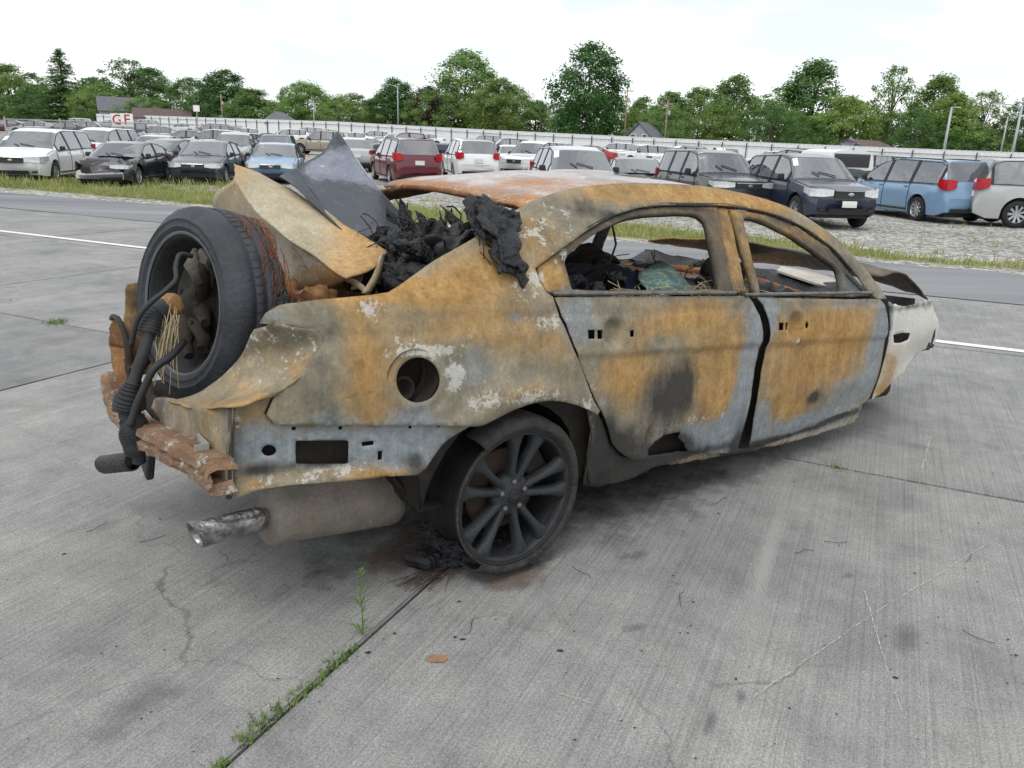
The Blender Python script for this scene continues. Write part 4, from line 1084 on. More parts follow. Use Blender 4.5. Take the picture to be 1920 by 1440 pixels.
# ------------------------------------------------------------------ burnt sedan: measured outlines in the car frame (x forward, y left, z up, metres)
TR = {
 'QP': [(-0.940, 1.042), (-0.920, 1.071), (-0.878, 1.092), (-0.757, 1.108), (-0.585, 1.120), (-0.533, 1.126), (-0.489, 1.144), (-0.414, 1.180), (-0.328, 1.219), (-0.240, 1.252), (-0.137, 1.291), (-0.039, 1.339), (0.050, 1.378), (0.136, 1.409), (0.211, 1.437), (0.372, 1.475), (0.577, 1.502), (0.824, 1.522), (1.233, 1.533), (1.507, 1.522), (1.770, 1.489), (1.981, 1.434), (2.194, 1.334), (2.373, 1.201), (2.503, 1.089), (2.584, 1.002), (2.454, 1.015), (2.289, 1.156), (2.152, 1.273), (1.926, 1.376), (1.694, 1.431), (1.369, 1.452), (0.941, 1.439), (0.759, 1.423), (0.575, 1.386), (0.392, 1.325), (0.228, 1.256), (0.110, 1.202), (0.084, 1.192), (0.087, 1.143), (0.104, 1.110), (0.129, 1.095), (0.144, 1.046), (0.183, 0.961), (0.223, 0.879), (0.278, 0.780), (0.332, 0.685), (0.371, 0.641), (0.352, 0.627), (0.299, 0.657), (0.202, 0.695), (0.108, 0.717), (0.023, 0.719), (-0.058, 0.705), (-0.137, 0.683), (-0.201, 0.666), (-0.224, 0.666), (-0.619, 0.713), (-0.919, 0.742), (-0.941, 0.775), (-0.918, 0.827), (-0.870, 0.874), (-0.822, 0.911), (-0.782, 0.965), (-0.769, 0.998), (-0.786, 1.025), (-0.857, 1.034)],
 'FILL': [(-0.382, 0.843), (-0.384, 0.826), (-0.390, 0.810), (-0.399, 0.796), (-0.412, 0.785), (-0.428, 0.778), (-0.445, 0.774), (-0.463, 0.774), (-0.481, 0.777), (-0.497, 0.785), (-0.512, 0.795), (-0.524, 0.808), (-0.533, 0.823), (-0.539, 0.840), (-0.541, 0.857), (-0.538, 0.873), (-0.532, 0.888), (-0.522, 0.901), (-0.509, 0.911), (-0.494, 0.919), (-0.478, 0.923), (-0.460, 0.924), (-0.442, 0.921), (-0.426, 0.914), (-0.411, 0.904), (-0.399, 0.892), (-0.390, 0.877), (-0.384, 0.860)],
 'LOW': [(-1.026, 0.812), (-0.918, 0.827), (-0.941, 0.775), (-0.919, 0.742), (-0.619, 0.713), (-0.224, 0.666), (-0.300, 0.636), (-0.357, 0.606), (-0.392, 0.565), (-0.427, 0.541), (-0.453, 0.519), (-0.538, 0.529), (-0.630, 0.534), (-0.718, 0.537), (-0.850, 0.546), (-0.942, 0.540), (-0.987, 0.532), (-1.031, 0.509), (-1.032, 0.660)],
 'LOWH1': [(-0.909, 0.654), (-0.912, 0.645), (-0.920, 0.639), (-0.930, 0.637), (-0.941, 0.640), (-0.948, 0.648), (-0.951, 0.658), (-0.948, 0.667), (-0.940, 0.673), (-0.930, 0.675), (-0.919, 0.671), (-0.912, 0.664)],
 'LOWH2': [(-0.850, 0.682), (-0.696, 0.667), (-0.689, 0.661), (-0.689, 0.590), (-0.696, 0.586), (-0.850, 0.605), (-0.853, 0.612), (-0.854, 0.675)],
 'LOWS': [(-0.858, 0.721), (-0.717, 0.710), (-0.479, 0.687), (-0.372, 0.679), (-0.626, 0.648), (-0.583, 0.601)],
 'RD': [(0.139, 1.093), (0.155, 1.049), (0.194, 0.966), (0.234, 0.884), (0.289, 0.785), (0.346, 0.688), (0.390, 0.631), (0.437, 0.557), (0.474, 0.487), (0.533, 0.432), (0.594, 0.397), (0.640, 0.373), (0.699, 0.367), (0.721, 0.381), (0.707, 0.417), (0.745, 0.447), (0.800, 0.469), (0.856, 0.470), (0.911, 0.467), (0.901, 0.442), (0.959, 0.401), (1.005, 0.355), (1.221, 0.303), (1.426, 0.271), (1.399, 0.338), (1.393, 0.449), (1.384, 0.583), (1.390, 0.714), (1.409, 0.808), (1.412, 0.891), (1.386, 0.967), (1.341, 1.027), (1.314, 1.056), (0.921, 1.071), (0.440, 1.085)],
 'FD': [(1.371, 1.052), (1.418, 1.014), (1.459, 0.948), (1.477, 0.880), (1.467, 0.791), (1.449, 0.688), (1.447, 0.554), (1.471, 0.409), (1.507, 0.288), (1.668, 0.285), (1.894, 0.305), (2.087, 0.321), (2.275, 0.360), (2.503, 0.381), (2.588, 0.423), (2.614, 0.566), (2.630, 0.706), (2.614, 0.846), (2.574, 0.949), (2.510, 0.999), (2.175, 1.013), (1.729, 1.034)],
 'RW': [(0.113, 1.197), (0.226, 1.250), (0.390, 1.319), (0.571, 1.380), (0.754, 1.416), (0.936, 1.433), (1.201, 1.442), (1.327, 1.441), (1.277, 1.322), (1.242, 1.186), (1.228, 1.068), (0.924, 1.082), (0.444, 1.095), (0.142, 1.102), (0.108, 1.119)],
 'RWH': [(0.249, 1.112), (0.248, 1.159), (0.255, 1.219), (0.321, 1.257), (0.427, 1.304), (0.550, 1.346), (0.680, 1.379), (0.825, 1.397), (1.062, 1.408), (1.162, 1.402), (1.191, 1.380), (1.177, 1.310), (1.160, 1.209), (1.141, 1.089), (0.758, 1.097), (0.447, 1.104)],
 'BP': [(1.341, 1.439), (1.407, 1.439), (1.360, 1.254), (1.332, 1.065), (1.236, 1.068), (1.250, 1.186), (1.285, 1.323)],
 'FW': [(1.420, 1.435), (1.680, 1.416), (1.911, 1.361), (2.141, 1.257), (2.279, 1.140), (2.443, 1.018), (2.176, 1.022), (1.730, 1.042), (1.396, 1.056), (1.397, 1.172), (1.399, 1.301)],
 'FWH': [(1.432, 1.066), (1.437, 1.184), (1.459, 1.325), (1.480, 1.382), (1.527, 1.402), (1.654, 1.386), (1.836, 1.325), (2.026, 1.239), (2.158, 1.171), (2.178, 1.133), (2.154, 1.041), (1.732, 1.052)],
 'FWT': [(2.238, 1.143), (2.268, 1.121), (2.400, 1.031), (2.201, 1.034)],
 'ROCK': [(0.384, 0.330), (0.369, 0.574), (0.426, 0.588), (0.482, 0.480), (0.602, 0.390), (0.816, 0.357), (1.045, 0.337), (1.498, 0.267), (1.961, 0.284), (2.284, 0.345), (2.567, 0.406), (2.612, 0.295), (2.588, 0.234), (2.323, 0.234), (2.006, 0.225), (1.609, 0.237), (1.083, 0.270), (0.850, 0.288), (0.658, 0.257), (0.461, 0.265)],
 'PIL': [(0.320, 0.647), (0.371, 0.636), (0.424, 0.566), (0.472, 0.482), (0.516, 0.356), (0.541, 0.269), (0.430, 0.280), (0.374, 0.383), (0.367, 0.528)],
 'FEN': [(2.623, 0.982), (2.678, 0.968), (2.859, 0.946), (3.123, 0.954), (3.358, 0.951), (3.516, 0.860), (3.795, 0.758), (4.592, 0.557), (4.069, 0.566), (3.539, 0.619), (3.211, 0.635), (3.062, 0.578), (2.942, 0.526), (2.819, 0.474), (2.715, 0.433), (2.626, 0.405), (2.643, 0.559), (2.658, 0.704), (2.641, 0.844)],
 'FENH': [(2.692, 0.792), (2.809, 0.795), (2.920, 0.786), (2.909, 0.748), (2.816, 0.737), (2.715, 0.743)],
}
BLOBS = [
    (-0.635, 0.885, 0.074, 0.19, 0.75, 0, 0, 0),
    (-0.396, 1.128, 0.155, 0.043, 0.7, 0, 0, 0),
    (-0.224, 1.165, 0.111, 0.073, 0.55, 0, 0, 0),
    (-0.324, 1.002, 0.199, 0.061, 0.35, 0, 0, 0),
    (0.145, 0.934, 0.08, 0.099, 0.35, 0, 0, 0),
    (0.995, 1.489, 0.45, 0.045, 0.9, 0, 0, 0),
    (1.648, 1.468, 0.295, 0.055, 0.9, 0, 0, 0),
    (2.194, 1.334, 0.164, 0.059, 0.3, 0.3, 0, 0),
    (-0.02, 0.946, 0.151, 0.075, 0.4, 0, 0, 0),
    (-0.511, 0.754, 0.078, 0.037, 0.35, 0, 0, 0),
    (-0.031, 0.764, 0.127, 0.024, 0.45, 0, 0, 0),
    (-0.85, 0.799, 0.079, 0.041, 0.25, 0, 0, 0),
    (-0.724, 1.11, 0.083, 0.017, 0.45, 0, 0, 0),
    (-0.587, 1.116, 0.071, 0.015, 0.6, 0, 0, 0),
    (-0.984, 0.79, 0.044, 0.066, 0.3, 0, 0, 0),
    (-0.891, 1.068, 0.051, 0.024, 0, 0.6, 0, 0.35),
    (-0.472, 0.74, 0.091, 0.047, 0, 0.5, 0, 0),
    (-0.289, 0.876, 0.157, 0.111, 0, 0.35, 0, 0),
    (-0.766, 0.925, 0.065, 0.097, 0, 0.3, 0, 0),
    (0.025, 1.037, 0.127, 0.074, 0, 0.3, 0, 0),
    (-0.755, 0.759, 0.1, 0.021, 0, 0.3, 0, 0),
    (-0.322, 0.861, 0.039, 0.051, 0, 0, 0.8, 0),
    (-0.601, 1.079, 0.08, 0.029, 0, 0, 0.55, 0),
    (-0.39, 0.937, 0.104, 0.028, 0, 0, 0.4, 0),
    (0.122, 1.004, 0.092, 0.035, 0, 0, 0.6, 0),
    (0.021, 0.738, 0.214, 0.029, 0, 0, 0.5, 0),
    (0.083, 1.324, 0.098, 0.046, 0, 0, 0.45, 0),
    (-0.459, 0.941, 0.11, 0.017, 0, 0, 0.4, 0),
    (-0.175, 0.78, 0.119, 0.043, 0, 0, 0.4, 0),
    (0.295, 0.683, 0.073, 0.036, 0, 0, 0.5, 0),
    (0.245, 1.234, 0.166, 0.075, 0, 0, 0.35, 0),
    (-0.869, 0.991, 0.061, 0.047, 0, 0, 0.3, 0),
    (-0.504, 0.978, 0.047, 0.034, 0, 0, 0.3, 0),
    (0.419, 1.424, 0.153, 0.044, 0, 0, 0, 0.42),
    (-0.046, 1.294, 0.106, 0.07, 0, 0, 0, 0.24),
    (-0.065, 1.198, 0.094, 0.052, 0.2, 0, 0, 0.12),
    (0.285, 1.386, 0.084, 0.039, 0, 0, 0.5, 0),
    (-0.415, 1.128, 0.121, 0.039, 0.3, 0, 0, 0),
    (0.014, 1.127, 0.086, 0.052, 0, 0, 0.4, 0),
    (0.089, 1.161, 0.045, 0.036, 0, 0, 0.5, 0),
    (-0.041, 1.198, 0.144, 0.095, 0.45, 0, 0, 0),
    (0.149, 1.307, 0.153, 0.074, 0.38, 0, 0, 0),
    (-0.209, 1.048, 0.284, 0.07, 0.28, 0, 0, 0),
    (0.538, 1.464, 0.198, 0.033, 0.4, 0, 0, 0),
    (-0.67, 1.072, 0.103, 0.031, 0.25, 0, 0, 0),
    (-0.964, 0.901, 0.058, 0.063, 0.3, 0, 0, 0),
    (-0.986, 0.674, 0.082, 0.06, 0, 0.75, 0, 0),
    (-0.85, 0.663, 0.088, 0.061, 0, 0.75, 0, 0),
    (-0.704, 0.648, 0.096, 0.063, 0, 0.75, 0, 0),
    (-0.543, 0.629, 0.107, 0.066, 0, 0.75, 0, 0),
    (-0.384, 0.606, 0.121, 0.069, 0, 0.75, 0, 0),
    (-0.753, 0.573, 0.139, 0.026, 0.25, 0, 0.5, 0),
    (-0.577, 0.543, 0.097, 0.024, 0.8, 0, 0, 0),
    (-0.973, 0.549, 0.061, 0.026, 0.5, 0, 0.3, 0),
    (-0.463, 0.561, 0.051, 0.036, 0, 0, 0.3, 0.7),
    (-0.786, 0.6, 0.118, 0.018, 0, 0, 0, 0.7),
    (-0.972, 0.596, 0.06, 0.024, 0, 0, 0, 0.6),
    (-1.018, 0.743, 0.011, 0.101, 0.3, 0, 0.5, 0),
    (-0.881, 0.709, 0.062, 0.017, 0.4, 0, 0, 0),
    (0.909, 0.995, 0.26, 0.068, 0.75, 0, 0, 0),
    (1.094, 0.845, 0.199, 0.099, 0.6, 0, 0, 0),
    (0.528, 0.711, 0.147, 0.093, 0.65, 0, 0, 0),
    (1.123, 0.606, 0.186, 0.153, 0.8, 0, 0, 0),
    (0.515, 0.823, 0.16, 0.044, 0.55, 0, 0, 0),
    (0.348, 1.061, 0.176, 0.024, 0, 0.2, 0, 0),
    (0.242, 1.007, 0.111, 0.119, 0, 0.55, 0, 0),
    (0.751, 0.651, 0.161, 0.165, 0, 0, 0, 0.68),
    (0.885, 0.671, 0.081, 0.127, 0, 0, 0, 0.5),
    (1.016, 0.41, 0.251, 0.084, 0, 0.95, 0.15, 0),
    (1.333, 0.725, 0.086, 0.312, 0, 0.8, 0, 0),
    (1.325, 0.431, 0.109, 0.127, 0, 0.7, 0, 0),
    (0.389, 0.638, 0.077, 0.092, 0, 0.4, 0, 0),
    (0.66, 0.418, 0.089, 0.038, 0, 0, 0.5, 0.3),
    (0.777, 0.424, 0.082, 0.044, 0, 0, 0.9, 0),
    (0.671, 0.952, 0.167, 0.043, 0.3, 0, 0, 0),
    (0.546, 0.475, 0.102, 0.065, 0, 0, 0, 0.55),
    (1.124, 0.334, 0.327, 0.027, 0, 0, 0, 0.6),
    (0.879, 0.38, 0.199, 0.041, 0, 0, 0, 0.6),
    (1.344, 0.484, 0.036, 0.189, 0, 0, 0, 0.35),
    (0.43, 0.565, 0.031, 0.074, 0, 0, 0, 0.4),
    (0.941, 0.514, 0.242, 0.039, 0, 0, 0.35, 0),
    (0.764, 0.755, 0.292, 0.033, 0.3, 0, 0, 0),
    (0.559, 0.906, 0.069, 0.047, 0.3, 0, 0, 0),
    (1.389, 0.334, 0.049, 0.107, 0, 0, 0, 0.6),
    (1.942, 0.891, 0.486, 0.094, 0.85, 0, 0, 0),
    (1.868, 0.675, 0.464, 0.134, 0.8, 0, 0, 0),
    (1.717, 0.446, 0.209, 0.115, 0.8, 0, 0, 0),
    (1.454, 0.943, 0.078, 0.113, 0, 0.75, 0, 0),
    (2.542, 0.766, 0.105, 0.23, 0, 0.8, 0, 0),
    (1.96, 0.351, 0.435, 0.069, 0, 0.9, 0, 0),
    (1.533, 0.428, 0.077, 0.132, 0, 0.7, 0, 0),
    (2.361, 0.503, 0.259, 0.084, 0.1, 0.6, 0, 0),
    (2.173, 0.989, 0.339, 0.022, 0, 0.35, 0, 0),
    (1.957, 0.505, 0.077, 0.039, 0, 0, 0, 0.8),
    (1.708, 0.825, 0.038, 0.022, 0, 0, 0.5, 0),
    (1.63, 0.998, 0.187, 0.025, 0, 0.2, 0, 0),
    (2.249, 0.787, 0.232, 0.091, 0.4, 0, 0, 0),
    (0.574, 1.384, 0.195, 0.024, 0, 0, 0, 0.5),
    (0.164, 1.16, 0.065, 0.04, 1.0, 0, 0, 0),
    (1.114, 1.427, 0.24, 0.014, 0, 0, 0, 0.6),
    (2.246, 1.175, 0.166, 0.079, 0, 0, 0, 0.45),
    (1.154, 1.254, 0.046, 0.132, 0, 0, 0, 0.5),
    (1.311, 1.254, 0.082, 0.158, 0.35, 0, 0, 0),
    (2.244, 1.082, 0.138, 0.054, 0, 0.5, 0, 0.3),
    (1.888, 1.33, 0.254, 0.036, 0.5, 0, 0, 0.3),
    (1.435, 1.254, 0.059, 0.162, 0.3, 0, 0, 0),
    (1.067, 0.297, 0.273, 0.034, 0.5, 0, 0.4, 0),
    (0.71, 0.288, 0.197, 0.057, 0, 0, 0, 0.95),
    (0.437, 0.42, 0.058, 0.139, 0, 0, 0, 0.9),
    (1.982, 0.257, 0.374, 0.039, 0.5, 0, 0.6, 0),
    (1.855, 0.292, 0.36, 0.023, 0, 0, 0, 0.7),
    (2.298, 0.329, 0.27, 0.028, 0, 0, 0, 0.6),
    (1.628, 0.276, 0.107, 0.037, 0, 0, 0, 0.6),
    (2.426, 0.313, 0.214, 0.058, 0.2, 0, 0.9, 0),
    (1.472, 0.241, 0.071, 0.05, 0, 0, 0, 0.9),
    (0.87, 0.408, 0.116, 0.056, 0, 0, 0, 0.9),
    (0.55, 0.349, 0.108, 0.061, 0, 0, 0, 0.8),
    (1.7, 0.24, 0.167, 0.038, 0.6, 0, 0, 0),
    (3.0, 0.856, 0.23, 0.137, 0, 0, 1.5, 0),
    (3.346, 0.925, 0.398, 0.04, 0, 0, 0, 0.35),
    (2.755, 0.589, 0.135, 0.149, 0.8, 0, 0, 0),
    (2.707, 0.445, 0.116, 0.053, 0.6, 0, 0, 0),
    (3.339, 0.688, 0.261, 0.065, 0, 0, 1.0, 0),
    (2.859, 0.943, 0.416, 0.018, 0, 0, 0, 0.5),
    (2.866, 0.674, 0.073, 0.084, 0, 0, 0.7, 0),
    (2.627, 0.911, 0.054, 0.123, 0, 0.6, 0, 0.3),
]
LID = [[(-0.396, 1.018, 1.466), (-0.293, 0.842, 1.422), (-0.189, 0.566, 1.327), (-0.133, 0.278, 1.237), (-0.105, -0.064, 1.158)],
    [(-0.473, 0.756, 1.448), (-0.405, 0.597, 1.377), (-0.316, 0.354, 1.264), (-0.255, 0.116, 1.176), (-0.203, -0.136, 1.108)],
    [(-0.522, 0.625, 1.417), (-0.484, 0.476, 1.303), (-0.414, 0.247, 1.188), (-0.360, 0.046, 1.116), (-0.337, -0.174, 1.071)],
    [(-0.532, 0.626, 1.397), (-0.491, 0.486, 1.281), (-0.419, 0.270, 1.167), (-0.364, 0.070, 1.100), (-0.341, -0.148, 1.059)],
    [(-0.542, 0.755, 1.361), (-0.461, 0.658, 1.192), (-0.386, 0.455, 1.084), (-0.347, 0.245, 1.030), (-0.313, -0.022, 1.026)],
    [(-0.551, 0.869, 1.290), (-0.442, 0.793, 1.090), (-0.357, 0.600, 0.959), (-0.320, 0.404, 0.937), (-0.285, 0.100, 0.984)],
    [(-0.537, 0.943, 1.151), (-0.393, 0.898, 0.971), (-0.314, 0.688, 0.853), (-0.277, 0.508, 0.879), (-0.252, 0.194, 0.949)]]
LIDEND = [[(-0.115, -0.081, 1.161), (-0.155, -0.104, 1.157)],
    [(-0.133, -0.094, 1.119), (-0.183, -0.121, 1.119)],
    [(-0.186, -0.139, 1.059), (-0.230, -0.156, 1.062)],
    [(-0.249, -0.188, 1.001), (-0.292, -0.204, 1.010)]]
LIDRIB = [[(-0.155, 0.019, 1.128), (-0.182, 0.035, 1.112)],
    [(-0.192, -0.025, 1.070), (-0.222, -0.005, 1.058)],
    [(-0.245, -0.082, 1.011), (-0.273, -0.062, 1.004)]]
LIDIN = [[(-0.274, 0.030, 1.036), (-0.046, 0.043, 1.143)],
    [(-0.256, 0.024, 0.983), (-0.144, -0.018, 0.970)]]
LIDBOT = [[(-0.345, -0.118, 1.059), (-0.328, -0.155, 1.068)],
    [(-0.291, -0.146, 1.027), (-0.276, -0.152, 1.045)],
    [(-0.254, -0.188, 0.992), (-0.248, -0.185, 1.014)]]
DARKP = [[(0.078, 0.865, 1.659), (0.088, 0.861, 1.671), (0.100, 0.861, 1.661)],
    [(-0.022, 0.803, 1.555), (0.058, 0.796, 1.566), (0.147, 0.806, 1.570)],
    [(-0.173, 0.759, 1.461), (0.005, 0.691, 1.449), (0.209, 0.680, 1.426)],
    [(-0.166, 0.589, 1.369), (0.019, 0.536, 1.340), (0.262, 0.532, 1.312)],
    [(-0.149, 0.403, 1.254), (0.032, 0.360, 1.242), (0.287, 0.401, 1.260)],
    [(-0.139, 0.235, 1.174), (0.034, 0.176, 1.174), (0.275, 0.246, 1.245)],
    [(-0.100, 0.076, 1.114), (0.033, 0.024, 1.117), (0.239, 0.039, 1.178)]]
FLAP = [[(-0.274, 0.723, 1.429), (-0.215, 0.763, 1.453), (-0.171, 0.758, 1.464)],
    [(-0.262, 0.596, 1.398), (-0.210, 0.632, 1.394), (-0.171, 0.609, 1.380)],
    [(-0.222, 0.429, 1.316), (-0.177, 0.470, 1.307), (-0.155, 0.460, 1.291)],
    [(-0.181, 0.233, 1.226), (-0.155, 0.259, 1.209), (-0.142, 0.268, 1.189)]]
POCKG = [[(-0.788, -0.866, 1.023), (-0.856, -0.848, 1.030), (-0.909, -0.831, 1.033), (-0.923, -0.745, 1.007)],
    [(-0.767, -0.881, 0.988), (-0.823, -0.830, 0.973), (-0.890, -0.765, 0.947), (-0.944, -0.659, 0.906)],
    [(-0.792, -0.885, 0.935), (-0.865, -0.828, 0.904), (-0.931, -0.738, 0.872), (-0.984, -0.598, 0.830)],
    [(-0.836, -0.884, 0.890), (-0.915, -0.830, 0.853), (-0.980, -0.710, 0.814), (-1.030, -0.490, 0.748)],
    [(-0.876, -0.881, 0.859), (-0.964, -0.829, 0.825), (-1.026, -0.700, 0.783), (-1.077, -0.376, 0.696)],
    [(-0.924, -0.873, 0.822), (-1.040, -0.892, 0.822), (-1.085, -0.694, 0.764), (-1.090, -0.222, 0.659)]]
BEAM = [(-1.085, -0.897, 0.595), (-1.100, -0.875, 0.628), (-1.135, -0.676, 0.619), (-1.145, -0.391, 0.572), (-1.145, -0.076, 0.523), (-1.130, 0.253, 0.498), (-1.110, 0.493, 0.546)]
MUF = [(-0.322, -0.580, 0.267), (-0.851, -0.620, 0.321)]
TIP = [(-0.870, -0.620, 0.318), (-1.101, -0.660, 0.329)]
TIP2 = [(-1.100, 0.187, 0.287), (-1.170, 0.500, 0.173)]
REARF = [(-1.090, -0.114, 0.598), (-1.090, -0.254, 0.678), (-1.090, -0.701, 0.768), (-1.040, -0.873, 0.814), (-1.040, -0.863, 0.531), (-1.060, -0.849, 0.555), (-1.075, -0.764, 0.587), (-1.085, -0.484, 0.568), (-1.090, -0.296, 0.592)]
POCK = [(-0.772, -0.881, 0.998), (-0.786, -0.870, 1.025), (-0.857, -0.852, 1.034), (-0.938, -0.832, 1.038), (-0.848, -0.314, 0.825), (-0.934, -0.249, 0.698), (-1.049, -0.077, 0.624), (-1.090, -0.701, 0.768), (-1.040, -0.873, 0.817), (-0.918, -0.876, 0.827), (-0.870, -0.883, 0.874), (-0.822, -0.886, 0.911)]
WHL = [(-0.947, -0.015, 0.960)]
SHAFT = [(-1.028, -0.183, 0.979), (-1.081, -0.199, 0.960), (-1.106, -0.223, 0.910), (-1.137, -0.252, 0.834), (-1.163, -0.255, 0.763), (-1.182, -0.259, 0.709), (-1.190, -0.250, 0.640), (-1.181, -0.274, 0.589), (-1.176, -0.279, 0.512), (-1.171, -0.276, 0.454)]
STRUT = [(-1.000, -0.243, 0.869), (-1.066, -0.309, 0.832), (-1.120, -0.329, 0.804), (-1.152, -0.325, 0.742), (-1.181, -0.323, 0.679), (-1.205, -0.328, 0.609)]
HOSE = [(-0.935, -0.143, 1.155), (-0.979, -0.159, 1.161), (-1.000, -0.182, 1.123), (-1.011, -0.214, 1.081), (-1.054, -0.244, 1.050), (-1.107, -0.243, 1.006), (-1.144, -0.232, 0.951), (-1.167, -0.219, 0.858)]
CALI = [(-0.934, -0.081, 1.109)]
CVJ = [(-1.021, -0.185, 0.989)]
POD = [(-1.090, 0.459, 0.726), (-1.050, 0.381, 0.830), (-1.090, 0.143, 0.666), (-1.120, 0.441, 0.619), (-1.120, 0.246, 0.600)]
# ------------------------------------------------------------------ burnt sedan
CARM = Matrix(((0.78693, -0.61566, 0.04124, -0.5562), (0.61482, 0.78801, 0.03222, 3.3938), (-0.05234, 0.0, 0.99863, 0.0), (0, 0, 0, 1)))
car = empty('burnt_car'); car.matrix_world = CARM
tag(car, 'burnt out rusty sedan shell with missing trunk and windows on concrete', 'car')
ZP = [(0.0, .86), (.20, .885), (.35, .93), (.55, .955), (.75, .957), (.86, .950), (1.0, .925), (1.08, .90), (1.2, .835), (1.35, .745), (1.45, .665), (1.52, .58), (1.6, .5)]
def SY(X, Z):
    """half width of the right flank at length X, height Z (as a negative y)"""
    w = pl(ZP, max(0, Z))
    if X < -0.3: w -= (X+0.3)**2*0.20
    if X > 2.5: w -= (X-2.5)**2*0.14
    if Z > 1.08 and X < 0.3: w -= min(1, (Z-1.08)/.3)*min(.12, (0.3-X)*.10)
    return -w
def burnt_mat(name, base, rust, blue, soot=lin(46, 45, 46), ash=lin(190, 188, 180), attr=True, bump=0.35, rough=0.78, amt=(0, 0, 0, 0)):
    m, n, l, b = newmat(name)
    tc = N(n, 'ShaderNodeTexCoord'); P = tc.outputs['Object']
    n1 = N(n, 'ShaderNodeTexNoise', Scale=4.5, Detail=9.0, Roughness=0.68); l.new(P, n1.inputs['Vector'])
    n2 = N(n, 'ShaderNodeTexNoise', Scale=17.0, Detail=8.0, Roughness=0.7); l.new(P, n2.inputs['Vector'])
    n3 = N(n, 'ShaderNodeTexNoise', Scale=70.0, Detail=5.0, Roughness=0.75); l.new(P, n3.inputs['Vector'])
    mp = N(n, 'ShaderNodeMapping'); mp.inputs['Scale'].default_value = (16, 16, 1.6); l.new(P, mp.inputs['Vector'])
    nv = N(n, 'ShaderNodeTexNoise', Scale=1.0, Detail=6.0, Roughness=0.65); l.new(mp.outputs[0], nv.inputs['Vector'])   # runs down the panel
    vo = N(n, 'ShaderNodeTexVoronoi', Scale=26.0, feature='DISTANCE_TO_EDGE'); l.new(P, vo.inputs['Vector'])
    rb = ramp(n, [(0.30, base[0]), (0.5, base[1]), (0.72, base[2])]); l.new(mathn(n, l, 'ADD', mathn(n, l, 'MULTIPLY', n1.outputs['Fac'], 0.6), mathn(n, l, 'MULTIPLY', n2.outputs['Fac'], 0.4)), rb.inputs['Fac'])
    nr_ = N(n, 'ShaderNodeTexNoise', Scale=9.0, Detail=12.0, Roughness=0.75); l.new(P, nr_.inputs['Vector'])
    rr = ramp(n, [(0.28, rust[0]), (0.48, rust[1]), (0.66, rust[2])]); l.new(mathn(n, l, 'ADD', mathn(n, l, 'MULTIPLY', nr_.outputs['Fac'], 0.6), mathn(n, l, 'MULTIPLY', nv.outputs['Fac'], 0.4)), rr.inputs['Fac'])
    ru = ramp(n, [(0.3, blue[0]), (0.7, blue[1])]); l.new(n2.outputs['Fac'], ru.inputs['Fac'])
    at = N(n, 'ShaderNodeAttribute', attribute_name='burn')
    sp = N(n, 'ShaderNodeSeparateColor'); l.new(at.outputs['Color'], sp.inputs[0])
    ch = [sp.outputs[0], sp.outputs[1], sp.outputs[2], at.outputs['Alpha']]
    if not attr:
        ch = []
        for q in amt:
            v = N(n, 'ShaderNodeValue'); v.outputs[0].default_value = q; ch.append(v.outputs[0])
    def mask(c, noise_sock, k, lo, hi):
        v = mathn(n, l, 'ADD', c, mathn(n, l, 'MULTIPLY', mathn(n, l, 'SUBTRACT', noise_sock, 0.5), k))
        r = ramp(n, [(lo, (0, 0, 0, 1)), (hi, (1, 1, 1, 1))]); l.new(v, r.inputs['Fac']); return r.outputs['Color']
    n12 = mathn(n, l, 'ADD', mathn(n, l, 'MULTIPLY', n1.outputs['Fac'], 0.55), mathn(n, l, 'MULTIPLY', nv.outputs['Fac'], 0.45))
    c = rb.outputs['Color']
    # crisp scale islands on top of the soft heat tint
    isl = N(n, 'ShaderNodeTexNoise', Scale=30.0, Detail=10.0, Roughness=0.78); isl.inputs['Distortion'].default_value = 0.4; l.new(P, isl.inputs['Vector'])
    n1d = N(n, 'ShaderNodeTexNoise', Scale=7.0, Detail=14.0, Roughness=0.72); l.new(P, n1d.inputs['Vector'])
    crisp = mathn(n, l, 'MULTIPLY', mask(ch[0], n1d.outputs['Fac'], 2.4, 0.34, 0.46), 0.26)
    soft_ = mathn(n, l, 'MULTIPLY', mask(ch[0], n12, 1.9, 0.06, 0.86), 0.74)
    c = mixc(n, l, mathn(n, l, 'ADD', crisp, soft_, True), c, rr.outputs['Color'])
    c = mixc(n, l, mathn(n, l, 'ADD', mathn(n, l, 'MULTIPLY', mask(ch[1], n1d.outputs['Fac'], 1.8, 0.34, 0.42), 0.45), mathn(n, l, 'MULTIPLY', mask(ch[1], n12, 2.0, 0.25, 0.85), 0.5), True), c, ru.outputs['Color'])
    c = mixc(n, l, mathn(n, l, 'MULTIPLY', mask(mathn(n, l, 'MULTIPLY', ch[0], 0.30), isl.outputs['Fac'], 2.6, 0.36, 0.44), 0.42), c, rust[0])
    c = mixc(n, l, mathn(n, l, 'MULTIPLY', mask(0.0, mathn(n, l, 'ADD', mathn(n, l, 'MULTIPLY', isl.outputs['Fac'], 0.6), mathn(n, l, 'MULTIPLY', n1.outputs['Fac'], 0.4)), 3.0, 0.30, 0.36), 0.5), c, base[2])
    c = mixc(n, l, mathn(n, l, 'MULTIPLY', mask(0.0, mathn(n, l, 'ADD', mathn(n, l, 'MULTIPLY', nv.outputs['Fac'], 0.6), mathn(n, l, 'MULTIPLY', isl.outputs['Fac'], 0.4)), -3.0, 0.34, 0.46), 0.5), c, base[0])
    n23 = mathn(n, l, 'ADD', mathn(n, l, 'MULTIPLY', n2.outputs['Fac'], 0.6), mathn(n, l, 'MULTIPLY', n3.outputs['Fac'], 0.4))
